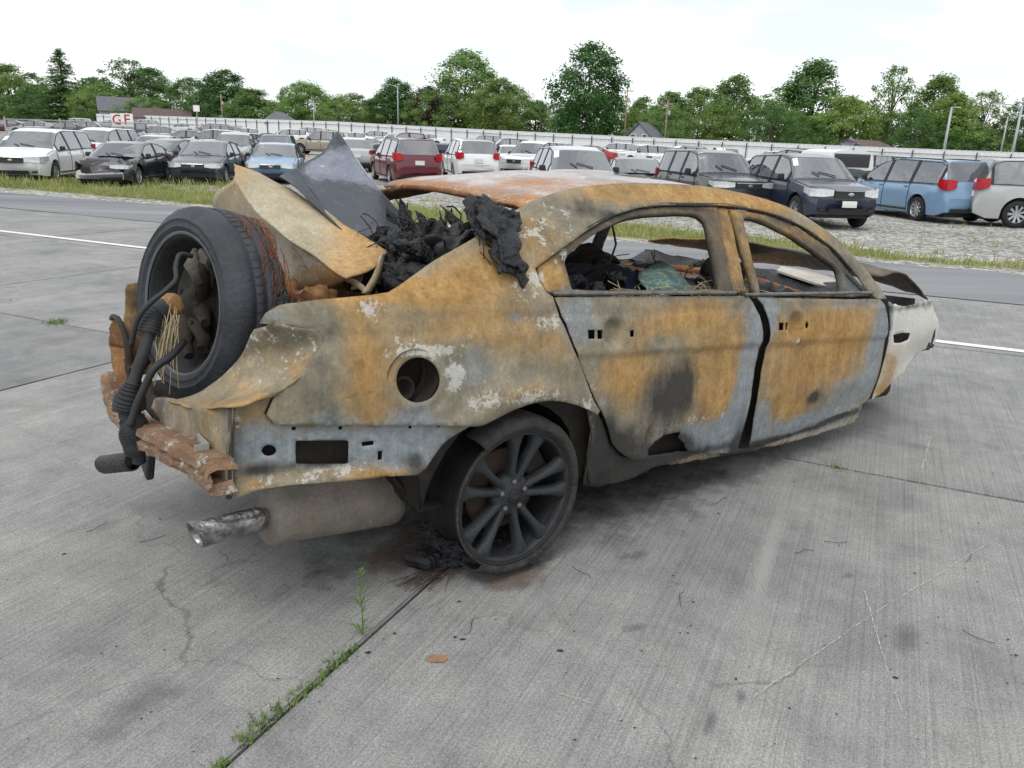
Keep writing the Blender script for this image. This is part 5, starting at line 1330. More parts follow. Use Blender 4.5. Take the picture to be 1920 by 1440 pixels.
    am = mask(ch[2], n23, 3.4, 0.46, 0.56)
    c = mixc(n, l, mathn(n, l, 'MULTIPLY', am, 0.75), c, ash)
    # faint flaking edges everywhere
    fl = ramp(n, [(0.0, (1, 1, 1, 1)), (0.035, (0, 0, 0, 1))]); l.new(vo.outputs['Distance'], fl.inputs['Fac'])
    flm = mathn(n, l, 'MULTIPLY', fl.outputs['Color'], mask(ch[2], n1.outputs['Fac'], 1.6, 0.25, 0.6))
    c = mixc(n, l, mathn(n, l, 'MULTIPLY', flm, 0.45), c, ash)
    c = mixc(n, l, mathn(n, l, 'MULTIPLY', mask(ch[3], mathn(n, l, 'ADD', mathn(n, l, 'MULTIPLY', nv.outputs['Fac'], .5), mathn(n, l, 'MULTIPLY', n2.outputs['Fac'], .5)), 1.5, 0.22, 0.66), 0.92), c, soot)
    mps = N(n, 'ShaderNodeMapping'); mps.inputs['Scale'].default_value = (85, 85, 3.2); l.new(P, mps.inputs['Vector'])
    stk_ = N(n, 'ShaderNodeTexNoise', Scale=1.0, Detail=5.0, Roughness=0.7); l.new(mps.outputs[0], stk_.inputs['Vector'])
    spk = ramp(n, [(0.30, (0.74, 0.73, 0.71, 1)), (0.5, (1.0, 1.0, 1.0, 1)), (0.72, (1.22, 1.21, 1.20, 1))]); l.new(stk_.outputs['Fac'], spk.inputs['Fac'])
    c = mixc(n, l, 0.4, c, spk.outputs['Color'], 'MULTIPLY')
    sp3 = ramp(n, [(0.3, (0.72, 0.71, 0.69, 1)), (0.5, (1.0, 1.0, 1.0, 1)), (0.7, (1.18, 1.17, 1.15, 1))]); l.new(n3.outputs['Fac'], sp3.inputs['Fac'])
    c = mixc(n, l, 0.8, c, sp3.outputs['Color'], 'MULTIPLY')
    l.new(c, b.inputs['Base Color'])
    rg = ramp(n, [(0.3, (rough-0.14,)*3+(1,)), (0.7, (rough+0.1,)*3+(1,))]); l.new(n2.outputs['Fac'], rg.inputs['Fac']); l.new(rg.outputs['Color'], b.inputs['Roughness'])
    b.inputs['Specular IOR Level'].default_value = 0.4
    h = mathn(n, l, 'ADD', mathn(n, l, 'ADD', mathn(n, l, 'MULTIPLY', n2.outputs['Fac'], 0.8), mathn(n, l, 'MULTIPLY', n3.outputs['Fac'], 0.35)), mathn(n, l, 'MULTIPLY', am, 0.35))
    bp = N(n, 'ShaderNodeBump', Strength=bump, Distance=0.006); l.new(h, bp.inputs['Height']); l.new(bp.outputs['Normal'], b.inputs['Normal'])
    return m
TAN = (lin(88, 84, 73), lin(128, 122, 105), lin(166, 160, 142)); RUST = (lin(114, 86, 48), lin(158, 122, 68), lin(184, 152, 102)); BLUE = (lin(104, 112, 118), lin(148, 156, 162))
M_burn = burnt_mat('burnt_paint', TAN, RUST, BLUE)
M_frame = burnt_mat('burnt_frame', (lin(62, 58, 52), lin(88, 80, 68), lin(118, 108, 92)), RUST, BLUE)
M_lid = burnt_mat('burnt_trunk_lid', (lin(136, 126, 104), lin(170, 160, 136), lin(196, 188, 168)), (lin(140, 106, 66), lin(176, 140, 90), lin(198, 168, 118)), BLUE)
M_roof = burnt_mat('burnt_roof', (lin(150, 152, 158), lin(186, 188, 192), lin(206, 206, 206)), (lin(122, 78, 46), lin(160, 110, 66), lin(186, 146, 104)), BLUE)
M_rusty = burnt_mat('heavy_rust', (lin(78, 50, 36), lin(116, 76, 50), lin(150, 112, 80)), RUST, BLUE, attr=False, amt=(0.2, 0.0, 0.18, 0.15), bump=0.7, rough=0.9)
M_inner = burnt_mat('sooty_inner_metal', (lin(26, 24, 23), lin(44, 40, 36), lin(70, 62, 52)), RUST, BLUE, attr=False, amt=(-0.25, -0.5, -0.3, 0.1), bump=0.7, rough=0.9)
M_char = simple('charred_plastic', lin(34, 36, 40), 0.5, var=0.55, scale=14, bump=1.0, bscale=60)
M_slate = burnt_mat('slate_panel', (lin(54, 58, 66), lin(68, 73, 82), lin(84, 89, 98)), RUST, (lin(110, 116, 130), lin(140, 146, 158)), attr=True, bump=0.12, rough=0.46)
M_wheelb = simple('burnt_alloy', lin(48, 51, 54), 0.62, metal=0.25, var=0.22, scale=9, bump=0.25, bscale=60)
M_barrel = simple('sooty_barrel', lin(36, 36, 38), 0.7, metal=0.2, var=0.3, scale=9, bump=0.3)
M_tyreb = simple('burnt_rubber', lin(58, 56, 54), 0.95, var=0.4, scale=16, bump=0.8, bscale=70)
M_tyren = simple('worn_rubber', lin(54, 57, 63), 0.7, var=0.38, scale=7, bump=0.3, bscale=45)
M_muf = burnt_mat('muffler_steel', (lin(84, 80, 76), lin(118, 112, 104), lin(140, 134, 124)), (lin(112, 72, 48), lin(150, 104, 70), lin(170, 132, 98)), BLUE, attr=False, amt=(0.02, 0.05, 0.0, -0.05), bump=0.4, rough=0.55)
M_whitemetal = burnt_mat('ashen_metal', (lin(150, 146, 138), lin(190, 186, 178), lin(210, 206, 200)), RUST, BLUE, attr=False, amt=(0.0, 0.0, 0.3, 0.0), bump=0.5)
M_straw = simple('dry_roots', lin(176, 160, 126), 0.9, var=0.25, scale=30)
M_cord = simple('rusted_cord', lin(108, 66, 42), 0.9, var=0.3, scale=40)
# ---- outline tools
def catmull(pts, closed=True, step=0.03, corner=48):
    n = len(pts); out = []
    P = [Vector(p) for p in pts]
    def is_corner(i):
        a = P[i]-P[i-1]; b = P[(i+1) % n]-P[i]
        if a.length < 1e-6 or b.length < 1e-6: return True
        return a.angle(b) > R(corner)
    cr = [is_corner(i) for i in range(n)]
    for i in range(n):
        p1, p2 = P[i], P[(i+1) % n]
        p0 = P[i-1] if not cr[i] else p1*2-p2
        p3 = P[(i+2) % n] if not cr[(i+1) % n] else p2*2-p1
        k = max(1, int((p2-p1).length/step))
        for j in range(k):
            t = j/k
            out.append(0.5*((2*p1)+(p2-p0)*t+(2*p0-5*p1+4*p2-p3)*t*t+(3*p1-p0-3*p2+p3)*t**3))
    return out
def inside(p, poly):
    x, y = p[0], p[1]; c = False; j = len(poly)-1
    for i in range(len(poly)):
        xi, yi = poly[i][0], poly[i][1]; xj, yj = poly[j][0], poly[j][1]
        if (yi > y) != (yj > y) and x < (xj-xi)*(y-yi)/(yj-yi)+xi: c = not c
        j = i
    return c
def tri2d(outline, holes, sp, rag=0.0, seed=0):
    """triangulate a 2-D outline with holes, filled with an even field of points"""
    outline = [Vector((p[0], p[1])) for p in outline]; holes = [[Vector((p[0], p[1])) for p in h] for h in holes]
    if rag:
        for i, p in enumerate(outline):
            p.x += rag*noise.noise((p.x*35, p.y*35, seed)); p.y += rag*noise.noise((p.x*35, p.y*35, seed+9))
    V = []; E = []
    for loop in [outline]+holes:
        o = len(V); V += loop; E += [(o+i, o+(i+1) % len(loop)) for i in range(len(loop))]
    edge = list(V)
    cell = {}
    for p in edge: cell.setdefault((int(p.x/sp), int(p.y/sp)), []).append(p)
    x0 = min(p.x for p in outline); x1 = max(p.x for p in outline); y0 = min(p.y for p in outline); y1 = max(p.y for p in outline)
    j = 0; y = y0+sp*0.5
    while y < y1:
        x = x0+sp*(0.5 if j % 2 else 0.0)
        # crossings of the scan line
        xs = []
        for loop in [outline]+holes:
            for i in range(len(loop)):
                a, b = loop[i], loop[(i+1) % len(loop)]
                if (a.y > y) != (b.y > y): xs.append(a.x+(b.x-a.x)*(y-a.y)/(b.y-a.y))
        xs.sort()
        for k in range(0, len(xs)-1, 2):
            q = math.ceil((xs[k]-x)/sp)
            px_ = x+q*sp
            while px_ < xs[k+1]:
                ci, cj = int(px_/sp), int(y/sp); ok = True
                for di in (-1, 0, 1):
                    for dj in (-1, 0, 1):
                        for e in cell.get((ci+di, cj+dj), ()):
                            if (e.x-px_)**2+(e.y-y)**2 < (sp*0.45)**2: ok = False
                if ok: V.append(Vector((px_, y)))
                px_ += sp
        y += sp*0.866; j += 1
    vo, eo, fo = delaunay_2d_cdt(V, E, [], 0, 1e-5)[:3]
    F = []
    for f in fo:
        c = Vector((0, 0))
        for i in f: c += vo[i]
        c /= len(f)
        if inside(c, outline) and not any(inside(c, h) for h in holes): F.append(tuple(f))
    return vo, F
def burn_at(X, Z, blobs):
    r = g = a = s = 0.0
    for (bx, bz, rx, rz, br, bg, ba, bs) in blobs:
        d = ((X-bx)/max(rx, .01))**2+((Z-bz)/max(rz, .01))**2
        if d < 6:
            w = math.exp(-d*0.8); r += br*w; g += bg*w; a += ba*w; s += bs*w
    return (min(1.3, r), min(1.2, g), min(1.4, a), min(1.2, s))
def set_burn(me, vals):
    at = me.attributes.new('burn', 'FLOAT_COLOR', 'POINT')
    flat = []
    for v in vals: flat.extend(v)
    at.data.foreach_set('color', flat)
def panel(name, outline, holes=(), sp=0.02, off=0.0, dent=None, mat=None, thick=0.006, parent=None, rag=0.0, add=(0, 0, 0, 0), blobs=None, smooth_out=True):
    """a sheet that follows the right flank of the car"""
    out = catmull(outline) if smooth_out else [Vector(p) for p in outline]
    V, F = tri2d(out, [catmull(h, step=0.02, corner=60) for h in holes], sp, rag)
    co = []; bu = []
    for p in V:
        y = SY(p.x, p.y)-off
        if dent: y += dent(p.x, p.y)
        co.append((p.x, y, p.y))
        q = burn_at(p.x, p.y, BLOBS if blobs is None else blobs); bu.append(tuple(q[i]+add[i] for i in range(4)))
    me = bpy.data.meshes.new(name); me.from_pydata(co, [], F); me.update()
    if me.polygons and sum(p.normal.y for p in me.polygons) > 0: me.flip_normals()
    set_burn(me, bu)
    o = link(name, me, mat or M_burn, parent or car, smooth=True, solid=thick)
    if thick: o.modifiers['thickness'].offset = -1
    return o
def nz(X, Z, s, seed=0.0): return noise.noise((X*s, Z*s, seed))
def dish(X, Z, cx, cz, r, d):
    q = math.hypot((X-cx), (Z-cz))/r
    return d*(1-smooth(0.5, 1.0, q)) if q < 1 else 0.0
def bump_common(X, Z): return 0.006*nz(X, Z, 3.0, 1.3)+0.0025*nz(X, Z, 9.0, 4.1)
def dent_quarter(X, Z):
    d = bump_common(X, Z)
    q = math.hypot(X, Z-0.33)          # arch lip rolls outwards
    if Z < 0.95: d -= 0.016*math.exp(-((q-0.43)/0.05)**2)
    # shoulder line, and the buckled skin under the lamp
    d += 0.010*smooth(0.045, 0.0, abs(Z-(1.01+0.03*(X+0.3))))
    if X < -0.45: d += 0.012*math.sin((X*1.0+Z*0.55)*62)*math.exp(-(((X+0.74)/0.12)**2+((Z-0.86)/0.09)**2))
    if X < -0.2 and Z > 1.03 and Z < 1.1: d += 0.008
    q = math.hypot(X+0.474, Z-0.855)
    d += 0.007*math.exp(-((q-0.125)/0.018)**2)
    if Z > 1.12: d += 0.006*nz(X, Z, 6, 8)
    return d
def crease(X): return 0.868-0.036*(X-0.3)
def dent_door(X, Z):
    d = bump_common(X, Z)*0.8
    cz = crease(X)
    d += 0.014*smooth(cz+0.008, cz-0.012, Z)*(1-smooth(cz-0.02, cz-0.26, Z))
    d += 0.006*smooth(0.02, 0.0, abs(Z-(1.03-0.02*X)))
    d += dish(X, Z, 0.432, 0.946, 0.066, 0.040)+dish(X, Z, 1.691, 0.900, 0.078, 0.042)
    if abs(X-0.687) < 0.05 and abs(Z-0.951) < 0.05:
        d -= 0.004*smooth(0.05, 0.042, max(abs(X-0.687), abs(Z-0.951)))
    d += 0.010*smooth(0.5, 0.28, Z)*nz(X, Z, 7, 3)
    d += dish(X, Z, 0.505, 0.885, 0.03, 0.006)
    return d
def rect(cx, cz, w, h): return [(cx-w/2, cz-h/2), (cx+w/2, cz-h/2), (cx+w/2, cz+h/2), (cx-w/2, cz+h/2)]
def circ(cx, cz, r, n=14): return [(cx+r*math.cos(2*math.pi*k/n), cz+r*math.sin(2*math.pi*k/n)) for k in range(n)]
qp = panel('quarter_panel', TR['QP'], [TR['FILL']], 0.018, dent=dent_quarter)
qp['label'] = 'rusty rear quarter with open fuel filler hole'
slots = [rect(x, z, 0.012, 0.012) for x, z in TR['LOWS'][:4]]+[rect(TR['LOWS'][4][0], TR['LOWS'][4][1], 0.04, 0.016), rect(TR['LOWS'][5][0], TR['LOWS'][5][1], 0.016, 0.032)]
lowq = panel('lower_quarter', TR['LOW'], [TR['LOWH1'], TR['LOWH2']]+slots, 0.016, off=-0.016, dent=lambda X, Z: bump_common(X, Z)+0.014*nz(X, Z, 10, 2)*smooth(0.62, 0.5, Z)-0.02*smooth(0.57, 0.545, Z), rag=0.004)
lowq['label'] = 'bare blue grey lower quarter with bumper mounting holes'
rd = panel('rear_door', TR['RD'], [rect(0.306, 0.950, 0.036, 0.034), rect(0.351, 0.947, 0.030, 0.034), rect(0.526, 0.940, 0.024, 0.026)], 0.016, dent=dent_door, rag=0.003)
fd = panel('front_door', TR['FD'], [rect(1.559, 0.908, 0.040, 0.036), rect(1.609, 0.905, 0.034, 0.036), circ(1.785, 0.900, 0.016)], 0.018, dent=dent_door, rag=0.003)
rd['label'] = 'orange and grey burnt rear door with sooty patch'; fd['label'] = 'orange burnt front door with blue grey edges'
panel('window_frame', TR['RW'], [TR['RWH']], 0.014, off=-0.02, mat=M_frame, thick=0.03, parent=rd, dent=lambda X, Z: 0.004*nz(X, Z, 12))
panel('window_frame', TR['FW'], [TR['FWH'], TR['FWT']], 0.014, off=-0.02, mat=M_frame, thick=0.03, parent=fd, dent=lambda X, Z: 0.004*nz(X, Z, 12))
panel('mirror_patch', TR['FWT'], [], 0.02, off=-0.035, mat=M_frame, parent=fd, add=(0, 0.2, 0.3, 0.1))
panel('pillar', TR['BP'], [], 0.016, off=-0.03, mat=M_frame, thick=0.05, add=(0.2, 0, 0.05, 0), dent=lambda X, Z: 0.004*nz(X, Z, 14))
panel('rocker', TR['ROCK'], [], 0.018, off=-0.03, mat=M_burn, rag=0.010, dent=lambda X, Z: 0.012*nz(X, Z, 9, 4), add=(0.0, 0, 0.1, 0.25))
panel('lock_pillar', TR['PIL'], [], 0.018, off=-0.018, mat=M_frame, rag=0.008, dent=lambda X, Z: 0.008*nz(X, Z, 12, 4), add=(0, 0, 0.15, 0.3))
M_fend = burnt_mat('ash_white_paint', (lin(176, 172, 164), lin(206, 204, 198), lin(224, 222, 218)), RUST, BLUE, bump=0.2)
fen = panel('front_fender', TR['FEN'], [TR['FENH']], 0.02, mat=M_fend, add=(-0.15, 0, 0.2, 0), dent=lambda X, Z: 0.014*nz(X, Z, 5, 6)-0.03*math.exp(-((X-3.2)/.25)**2-((Z-.78)/.12)**2), rag=0.008)
fen['label'] = 'ash white front fender with torn edge'
# belt mouldings
def flank_tube(name, pts, r, off, mat, parent=car, n=6):
    MB().tube([(x, SY(x, z)-off, z) for x, z in pts], r, n).build(name, mat, parent, smooth=True)
M_mould = simple('scorched_moulding', lin(112, 110, 106), 0.45, metal=0.4, var=0.4, scale=20)
flank_tube('belt_moulding', [(0.13+0.045*i, 1.106-0.0012*i) for i in range(25)], 0.009, 0.006, M_mould, rd)
flank_tube('belt_moulding', [(1.28+0.05*i, 1.066-0.0011*i) for i in range(24)], 0.009, 0.006, M_mould, fd)
def hump(t): return Vector(t)
# drip channel above the doors
drip = [p for p in TR['QP'][27:40]]
flank_tube('door_seal', [(a, b) for a, b in drip[:-1]], 0.011, -0.014, M_char)
# ---- roof
def roof_z(x, y):
    rail = pl([(-0.1, 1.36), (0.15, 1.415), (0.45, 1.478), (0.82, 1.524), (1.23, 1.535), (1.6, 1.515), (1.80, 1.482)], x)
    return rail
P = []; B = []
for i in range(49):
    u = i/48
    row = []
    for j in range(41):
        v = j/40
        yr = -0.58; x0 = 0.15+0.11*v-0.05*math.sin(v*math.pi); x = x0+(1.80-x0)*u
        yr = SY(x, roof_z(x, 0))+0.004; yl = -yr
        y = yr+(yl-yr)*v
        s = 2*v-1
        z = roof_z(x, y)-0.004+0.028*(1-s*s)+0.010*nz(x, y, 3.1, 2)+0.018*nz(x, y, 1.7, 5)*(1-abs(s))
        if abs(s) > 0.93: z -= 0.012*(1-abs((abs(s)-0.96)/0.04)) if abs(s) < 1 else 0
        if u < 0.03: z -= 0.012*(1-u/0.03)
        row.append((x, y, z))
        rim = max(0, 1-u/0.10)*0.9+max(0, (abs(s)-0.72)/0.28)*0.55*(1 if v > 0.5 else 0.35)+0.22+0.45*max(0, nz(x, y, 2.4, 7))+(0.5*math.exp(-((x-0.42)/.16)**2-((y+.35)/.18)**2))
        B.append((rim, 0.25+0.3*nz(x, y, 4, 3), 0.25, 0.10*max(0, nz(x, y, 3, 12))))
    P.append(row)
mb = MB().grid(P); me = mb.mesh('roof'); set_burn(me, B)
if sum(p.normal.z for p in me.polygons) < 0: me.flip_normals()
ro = link('roof', me, M_roof, car, smooth=True, solid=0.012); ro.modifiers['thickness'].offset = -1; ro['label'] = 'ash white roof skin with rust along its rear edge'
MB().tube([(0.16+0.02, -0.60, 1.395), (0.12, -0.3, 1.425), (0.13, 0, 1.432), (0.17, 0.3, 1.425), (0.27, 0.60, 1.398)], 0.011, 8).build('rear_header', M_rusty, car, smooth=True)
MB().tube([(1.80, -0.60, 1.46), (1.86, -0.3, 1.48), (1.88, 0, 1.485), (1.86, 0.3, 1.48), (1.80, 0.60, 1.46)], 0.035, 8).build('front_header', M_frame, car, smooth=True)
# ---- far side of the shell
def lpanel(name, outline, mat, amp=0.02, sp=0.05, add=(0.35, 0, 0.1, 0.2)):
    V, F = tri2d(catmull(outline), [], sp, 0.01)
    me = bpy.data.meshes.new(name); me.from_pydata([(p.x, -SY(p.x, p.y)+amp*nz(p.x, p.y, 4, 3), p.y) for p in V], [], F); me.update(); set_burn(me, [add]*len(V))
    return link(name, me, mat, car, smooth=True, solid=0.012)
lpanel('quarter_panel', [(-1.0, 0.45), (-0.45, 0.5), (-0.4, 0.62), (0, 0.74), (0.36, 0.62), (0.45, 0.3), (0.5, 1.0), (0.1, 1.02), (-0.4, 0.98), (-0.95, 0.9)], M_frame)
lpanel('rear_door', [(0.45, 0.25), (1.25, 0.22), (1.26, 1.0), (0.9, 1.03), (0.5, 1.02)], M_frame)
lpanel('front_door', [(1.28, 0.22), (2.5, 0.25), (2.55, 0.98), (2.1, 1.0), (1.7, 0.97), (1.28, 1.0)], M_frame)
lpanel('pillar', [(2.02, 0.95), (2.14, 0.95), (2.08, 1.30), (1.98, 1.46), (1.90, 1.46), (1.99, 1.25)], M_char, 0.01, 0.03)
lpanel('roof_rail', [(0.26, 1.39), (0.8, 1.50), (1.3, 1.515), (1.85, 1.47), (2.0, 1.42), (1.96, 1.38), (1.8, 1.42), (1.3, 1.455), (0.8, 1.44), (0.3, 1.33)], M_frame, 0.006, 0.03)
# ---- inner shell: blocks the light as the sheet metal does
arch = [(0.36*math.cos(t), 0.33+0.37*math.sin(t)) for t in [R(q) for q in range(180, -1, -12)]]
V, F = tri2d([(-1.0, 0.56), (-0.62, 0.54), (-0.40, 0.50)]+arch+[(0.40, 0.30), (1.5, 0.27), (2.5, 0.38), (2.52, 1.0), (1.3, 1.035), (0.15, 1.07), (-0.5, 1.0), (-0.75, 0.98), (-0.86, 0.86)], [[(p[0], p[1]) for p in circ(-0.474, 0.855, 0.075)]], 0.06)
me = bpy.data.meshes.new('inner_side'); me.from_pydata([(p.x, SY(p.x, p.y)+0.085+0.02*nz(p.x, p.y, 5), p.y) for p in V], [], F); me.update(); link('inner_side', me, M_inner, car, solid=0.008)
wh = MB()
g = []
for k in range(17):
    t = R(180-k*180/16); g.append([(0.375*math.cos(t), y, 0.33+0.385*math.sin(t)) for y in (-0.84, -0.7, -0.52)])
wh.grid(g); o_ = len(wh.v)
wh.add([(0.375*math.cos(R(180-k*180/16)), -0.52, 0.33+0.385*math.sin(R(180-k*180/16))) for k in range(17)], [tuple(range(17))])
wh.build('wheelhouse', M_inner, car, smooth=True)
fl = []
for i in range(40):
    x = -0.98+i*0.090
    fl.append([(x, y*(0.72 if x < -0.35 else 1.0), (0.50 if x < -0.35 else 0.30)+(0.015*nz(x, y, 6))-(0.0 if abs(y) > 0.3 else 0.02)) for y in [-0.80+0.08*j for j in range(21)]])
MB().grid(fl).build('floor_pan', M_inner, car, smooth=True, solid=0.01)
fw = []
for z in (0.3, 0.6, 0.85, 1.02):
    fw.append([(2.56+0.04*nz(y, z, 4), y, z+0.02*nz(y, z, 7)) for y in [-0.84+0.084*j for j in range(21)]])
MB().grid(fw).build('firewall', M_inner, car, solid=0.02)
# rear parcel shelf and seat back, burnt
sh = []
for i in range(12):
    x = -0.02+0.035*i
    sh.append([(x, y, 1.02+0.07*nz(x*2, y*2, 3, 2)+0.03*nz(x, y, 11, 7)-0.08*(i < 2)) for y in [-0.74+0.074*j for j in range(21)]])
MB().grid(sh).build('parcel_shelf', M_char, car, solid=0.02)
bk = []
for k in range(10):
    z = 0.42+0.075*k
    bk.append([(0.50-0.16*k/9+0.03*nz(y, z, 6), y, z) for y in [-0.72+0.072*j for j in range(21)]])
MB().grid(bk).build('rear_seat_frame', M_char, car, solid=0.03)
# fuel filler cup with the neck
MB().lathe([(0.098, 0.02), (0.094, 0.05), (0.088, 0.10), (0.06, 0.14), (0.0, 0.145)], 26, Matrix.Translation((-0.474, -0.952, 0.855))).build('filler_cup', M_inner, car, smooth=True)
MB().lathe([(0.036, 0.09), (0.042, 0.055), (0.034, 0.05), (0.030, 0.06), (0.02, 0.10), (0.0, 0.10)], 20, Matrix.Translation((-0.49, -0.952, 0.825)) @ Matrix.Rotation(R(-12), 4, 'X')).build('filler_neck', M_inner, car, smooth=True)
# ---- hood, crumpled
HG = [[(2.66, -.80, 1.10), (2.70, -.45, 1.165), (2.74, 0.0, 1.19), (2.70, .35, 1.205), (2.46, .80, 1.14)],
      [(2.95, -.80, 1.12), (2.98, -.45, 1.15), (2.95, 0.0, 1.17), (2.90, .35, 1.10), (2.90, .80, 1.10)],
      [(3.25, -.78, 1.03), (3.30, -.45, 1.09), (3.30, 0.0, 1.13), (3.40, .35, 1.12), (3.20, .78, 1.12)],
      [(3.52, -.74, 0.93), (3.62, -.45, 0.97), (3.70, 0.0, 1.00), (3.72, .35, 1.00), (3.60, .74, 0.98)]]
def refine(G, nu=6, nv=6):
    """bicubic (Catmull-Rom) refinement of a control grid"""
    def cr(p0, p1, p2, p3, t): return 0.5*((2*p1)+(p2-p0)*t+(2*p0-5*p1+4*p2-p3)*t*t+(3*p1-p0-3*p2+p3)*t**3)
    def line(L, n):
        L = [Vector(p) for p in L]; out = []
        for i in range(len(L)-1):
            p1, p2 = L[i], L[i+1]; p0 = L[i-1] if i else p1*2-p2; p3 = L[i+2] if i+2 < len(L) else p2*2-p1
            for k in range(n): out.append(cr(p0, p1, p2, p3, k/n))
        out.append(L[-1]); return out
    rows = [line(r, nv) for r in G]
    cols = [line([rows[i][j] for i in range(len(rows))], nu) for j in range(len(rows[0]))]
    return [[cols[j][i] for j in range(len(cols))] for i in range(len(cols[0]))]
def sheet(name, G, mat, parent, burn, thick=0.01, nu=6, nv=6, amp=0.006, s=7.0, seed=1):
    Pn = refine(G, nu, nv); B = []
    for i, row in enumerate(Pn):
        for j, p in enumerate(row):
            p += Vector((nz(p.y, p.z, s, seed), nz(p.x, p.z, s, seed+3), nz(p.x, p.y, s, seed+5)))*amp
            B.append(burn(i/(len(Pn)-1), j/(len(row)-1), p))
    me = MB().grid(Pn).mesh(name); set_burn(me, B)
    return link(name, me, mat, parent, smooth=True, solid=thick)
hd_ = sheet('hood', HG, M_frame, car, lambda u, v, p: (0.55*smooth(0.5, 0.9, v)+0.1, 0.25*(1-u), 0.3*u, 0.35*(1-v)), amp=0.015)
hd_['label'] = 'buckled burnt hood seen through the empty windows'
# ---- dash frame
MB().tube([(2.25, -0.80, 0.95), (2.3, -0.3, 1.0), (2.3, 0.3, 1.0), (2.25, 0.78, 0.95)], 0.03, 8).build('dash_beam', M_rusty, car, smooth=True)
dg = []
for i in range(9):
    x = 2.30+0.045*i
    dg.append([(x, y, 0.98+0.07*math.sin(i/8*math.pi)+0.05*nz(x*2, y*2, 3, 5)) for y in [-0.80+0.08*j for j in range(21)]])
MB().grid(dg).build('dashboard', M_char, car, solid=0.02)
MB().add([(2.42, -0.78, 1.02), (2.72, -0.74, 1.03), (2.76, -0.45, 1.06), (2.55, -0.25, 1.09), (2.36, -0.35, 1.08), (2.38, -0.6, 1.04), (2.45, -.76, .9), (2.7, -.72, .9)], [(0, 1, 2, 3, 4, 5), (0, 1, 7, 6)]).build('dash_plate', M_whitemetal, car, solid=0.012)
MB().box((2.02, -0.20, 1.03), (0.55, 0.10, 0.03), rot=Matrix.Rotation(R(12), 3, 'Y') @ Matrix.Rotation(R(35), 3, 'Z')).build('loose_strip', M_inner, car)
fs = []
for k in range(9):
    z = 0.42+0.07*k
    fs.append([(1.55-0.03*k+0.04*nz(y, z, 6, 4), y, z-0.04*abs(nz(y, 1, 9))) for y in [-0.70+0.06*j for j in range(10)]])
MB().grid(fs).build('front_seat_frame', M_char, car, solid=0.02)
rbg = []
for i in range(9):
    rbg.append([(1.62+0.07*i, 0.0+0.03*j, 1.02+(0.022 if j % 2 else 0.0)-0.05*i/8+0.015*nz(i, j, 0.7)) for j in range(9)])
MB().grid(rbg).build('ribbed_seat_pan', simple('copper_scale', lin(146, 108, 84), 0.8, var=0.4, scale=9, bump=0.4), car, solid=0.01)
MB().tube([(1.55, 0.2, 0.8), (1.52, 0.22, 1.05), (1.57, 0.23, 1.17), (1.50, 0.25, 1.38)], 0.007, 5).build('bent_rod', M_char, car)
# ---- rear body: lamp pocket and rear face
def face_sheet(name, pts, mat, sp, axis, amp, add, thick=0.008, holes=()):
    """sheet through a closed 3-D outline; inner points blend the rim"""
    if axis == 'x': uv = [(p[1], p[2]) for p in pts]
    else: uv = [(p[0]*0.5+p[1]*0.9, p[2]) for p in pts]
    V, F = tri2d(catmull(uv, step=0.03), holes, sp)
    co = []
    for q in V:
        ws = 0; acc = Vector((0, 0, 0))
        for (u, v), p in zip(uv, pts):
            w = 1/((u-q.x)**2+(v-q.y)**2+2e-4)**1.4; ws += w; acc += Vector(p)*w
        b = acc/ws
        if axis == 'x': p = Vector((b.x, q.x, q.y))
        else:
            k = q.x-(b.x*0.5+b.y*0.9); p = Vector((b.x+k*0.2, b.y+k, q.y))
        p += Vector((1, 0.3, 0.2))*amp*nz(q.x, q.y, 6, 4)
        co.append(p)
    me = bpy.data.meshes.new(name); me.from_pydata(co, [], F); me.update(); set_burn(me, [tuple(add[i]+0.25*nz(p.x*2, p.y*2, 4, i) for i in range(4)) for p in co])
    return link(name, me, mat, car, smooth=True, solid=thick)
face_sheet('rear_face', REARF, M_burn, 0.02, 'x', 0.012, (0.3, 0.25, 0.15, 0.0))
sheet('lamp_pocket', POCKG, M_burn, car, lambda u, v, p: (0.22+0.45*nz(p.x, p.z, 9, 3)+0.3*smooth(.7, 1, u), 0.15, 0.35*(1-u), 0.1*nz(p.x, p.y, 7)), thick=0.006, nu=7, nv=9, amp=0.010, s=9)
# trunk side and back walls, dark inside
MB().add([(-0.72, -0.74, 0.5), (-0.3, -0.74, 0.5), (-0.3, -0.72, 1.0), (-0.68, -0.72, 0.98)], [(0, 1, 2, 3)]).build('trunk_side', M_inner, car, solid=0.01)
tb = []
for k in range(8):
    z = 0.53+0.016*k
    tb.append([(-1.06+0.012*nz(y, z, 8), y, z+0.012*nz(y, 0, 9)*k) for y in [-0.82+0.08*j for j in range(18)]])
MB().grid(tb).build('trunk_back_wall', M_inner, car, solid=0.01)
# vertical corner flange
MB().tube([(-1.045, -0.868, 0.815), (-1.045, -0.862, 0.70), (-1.05, -0.858, 0.60), (-1.05, -0.85, 0.52)], [0.007, 0.006, 0.008, 0.009], 6).build('corner_flange', M_lid, car, smooth=True)
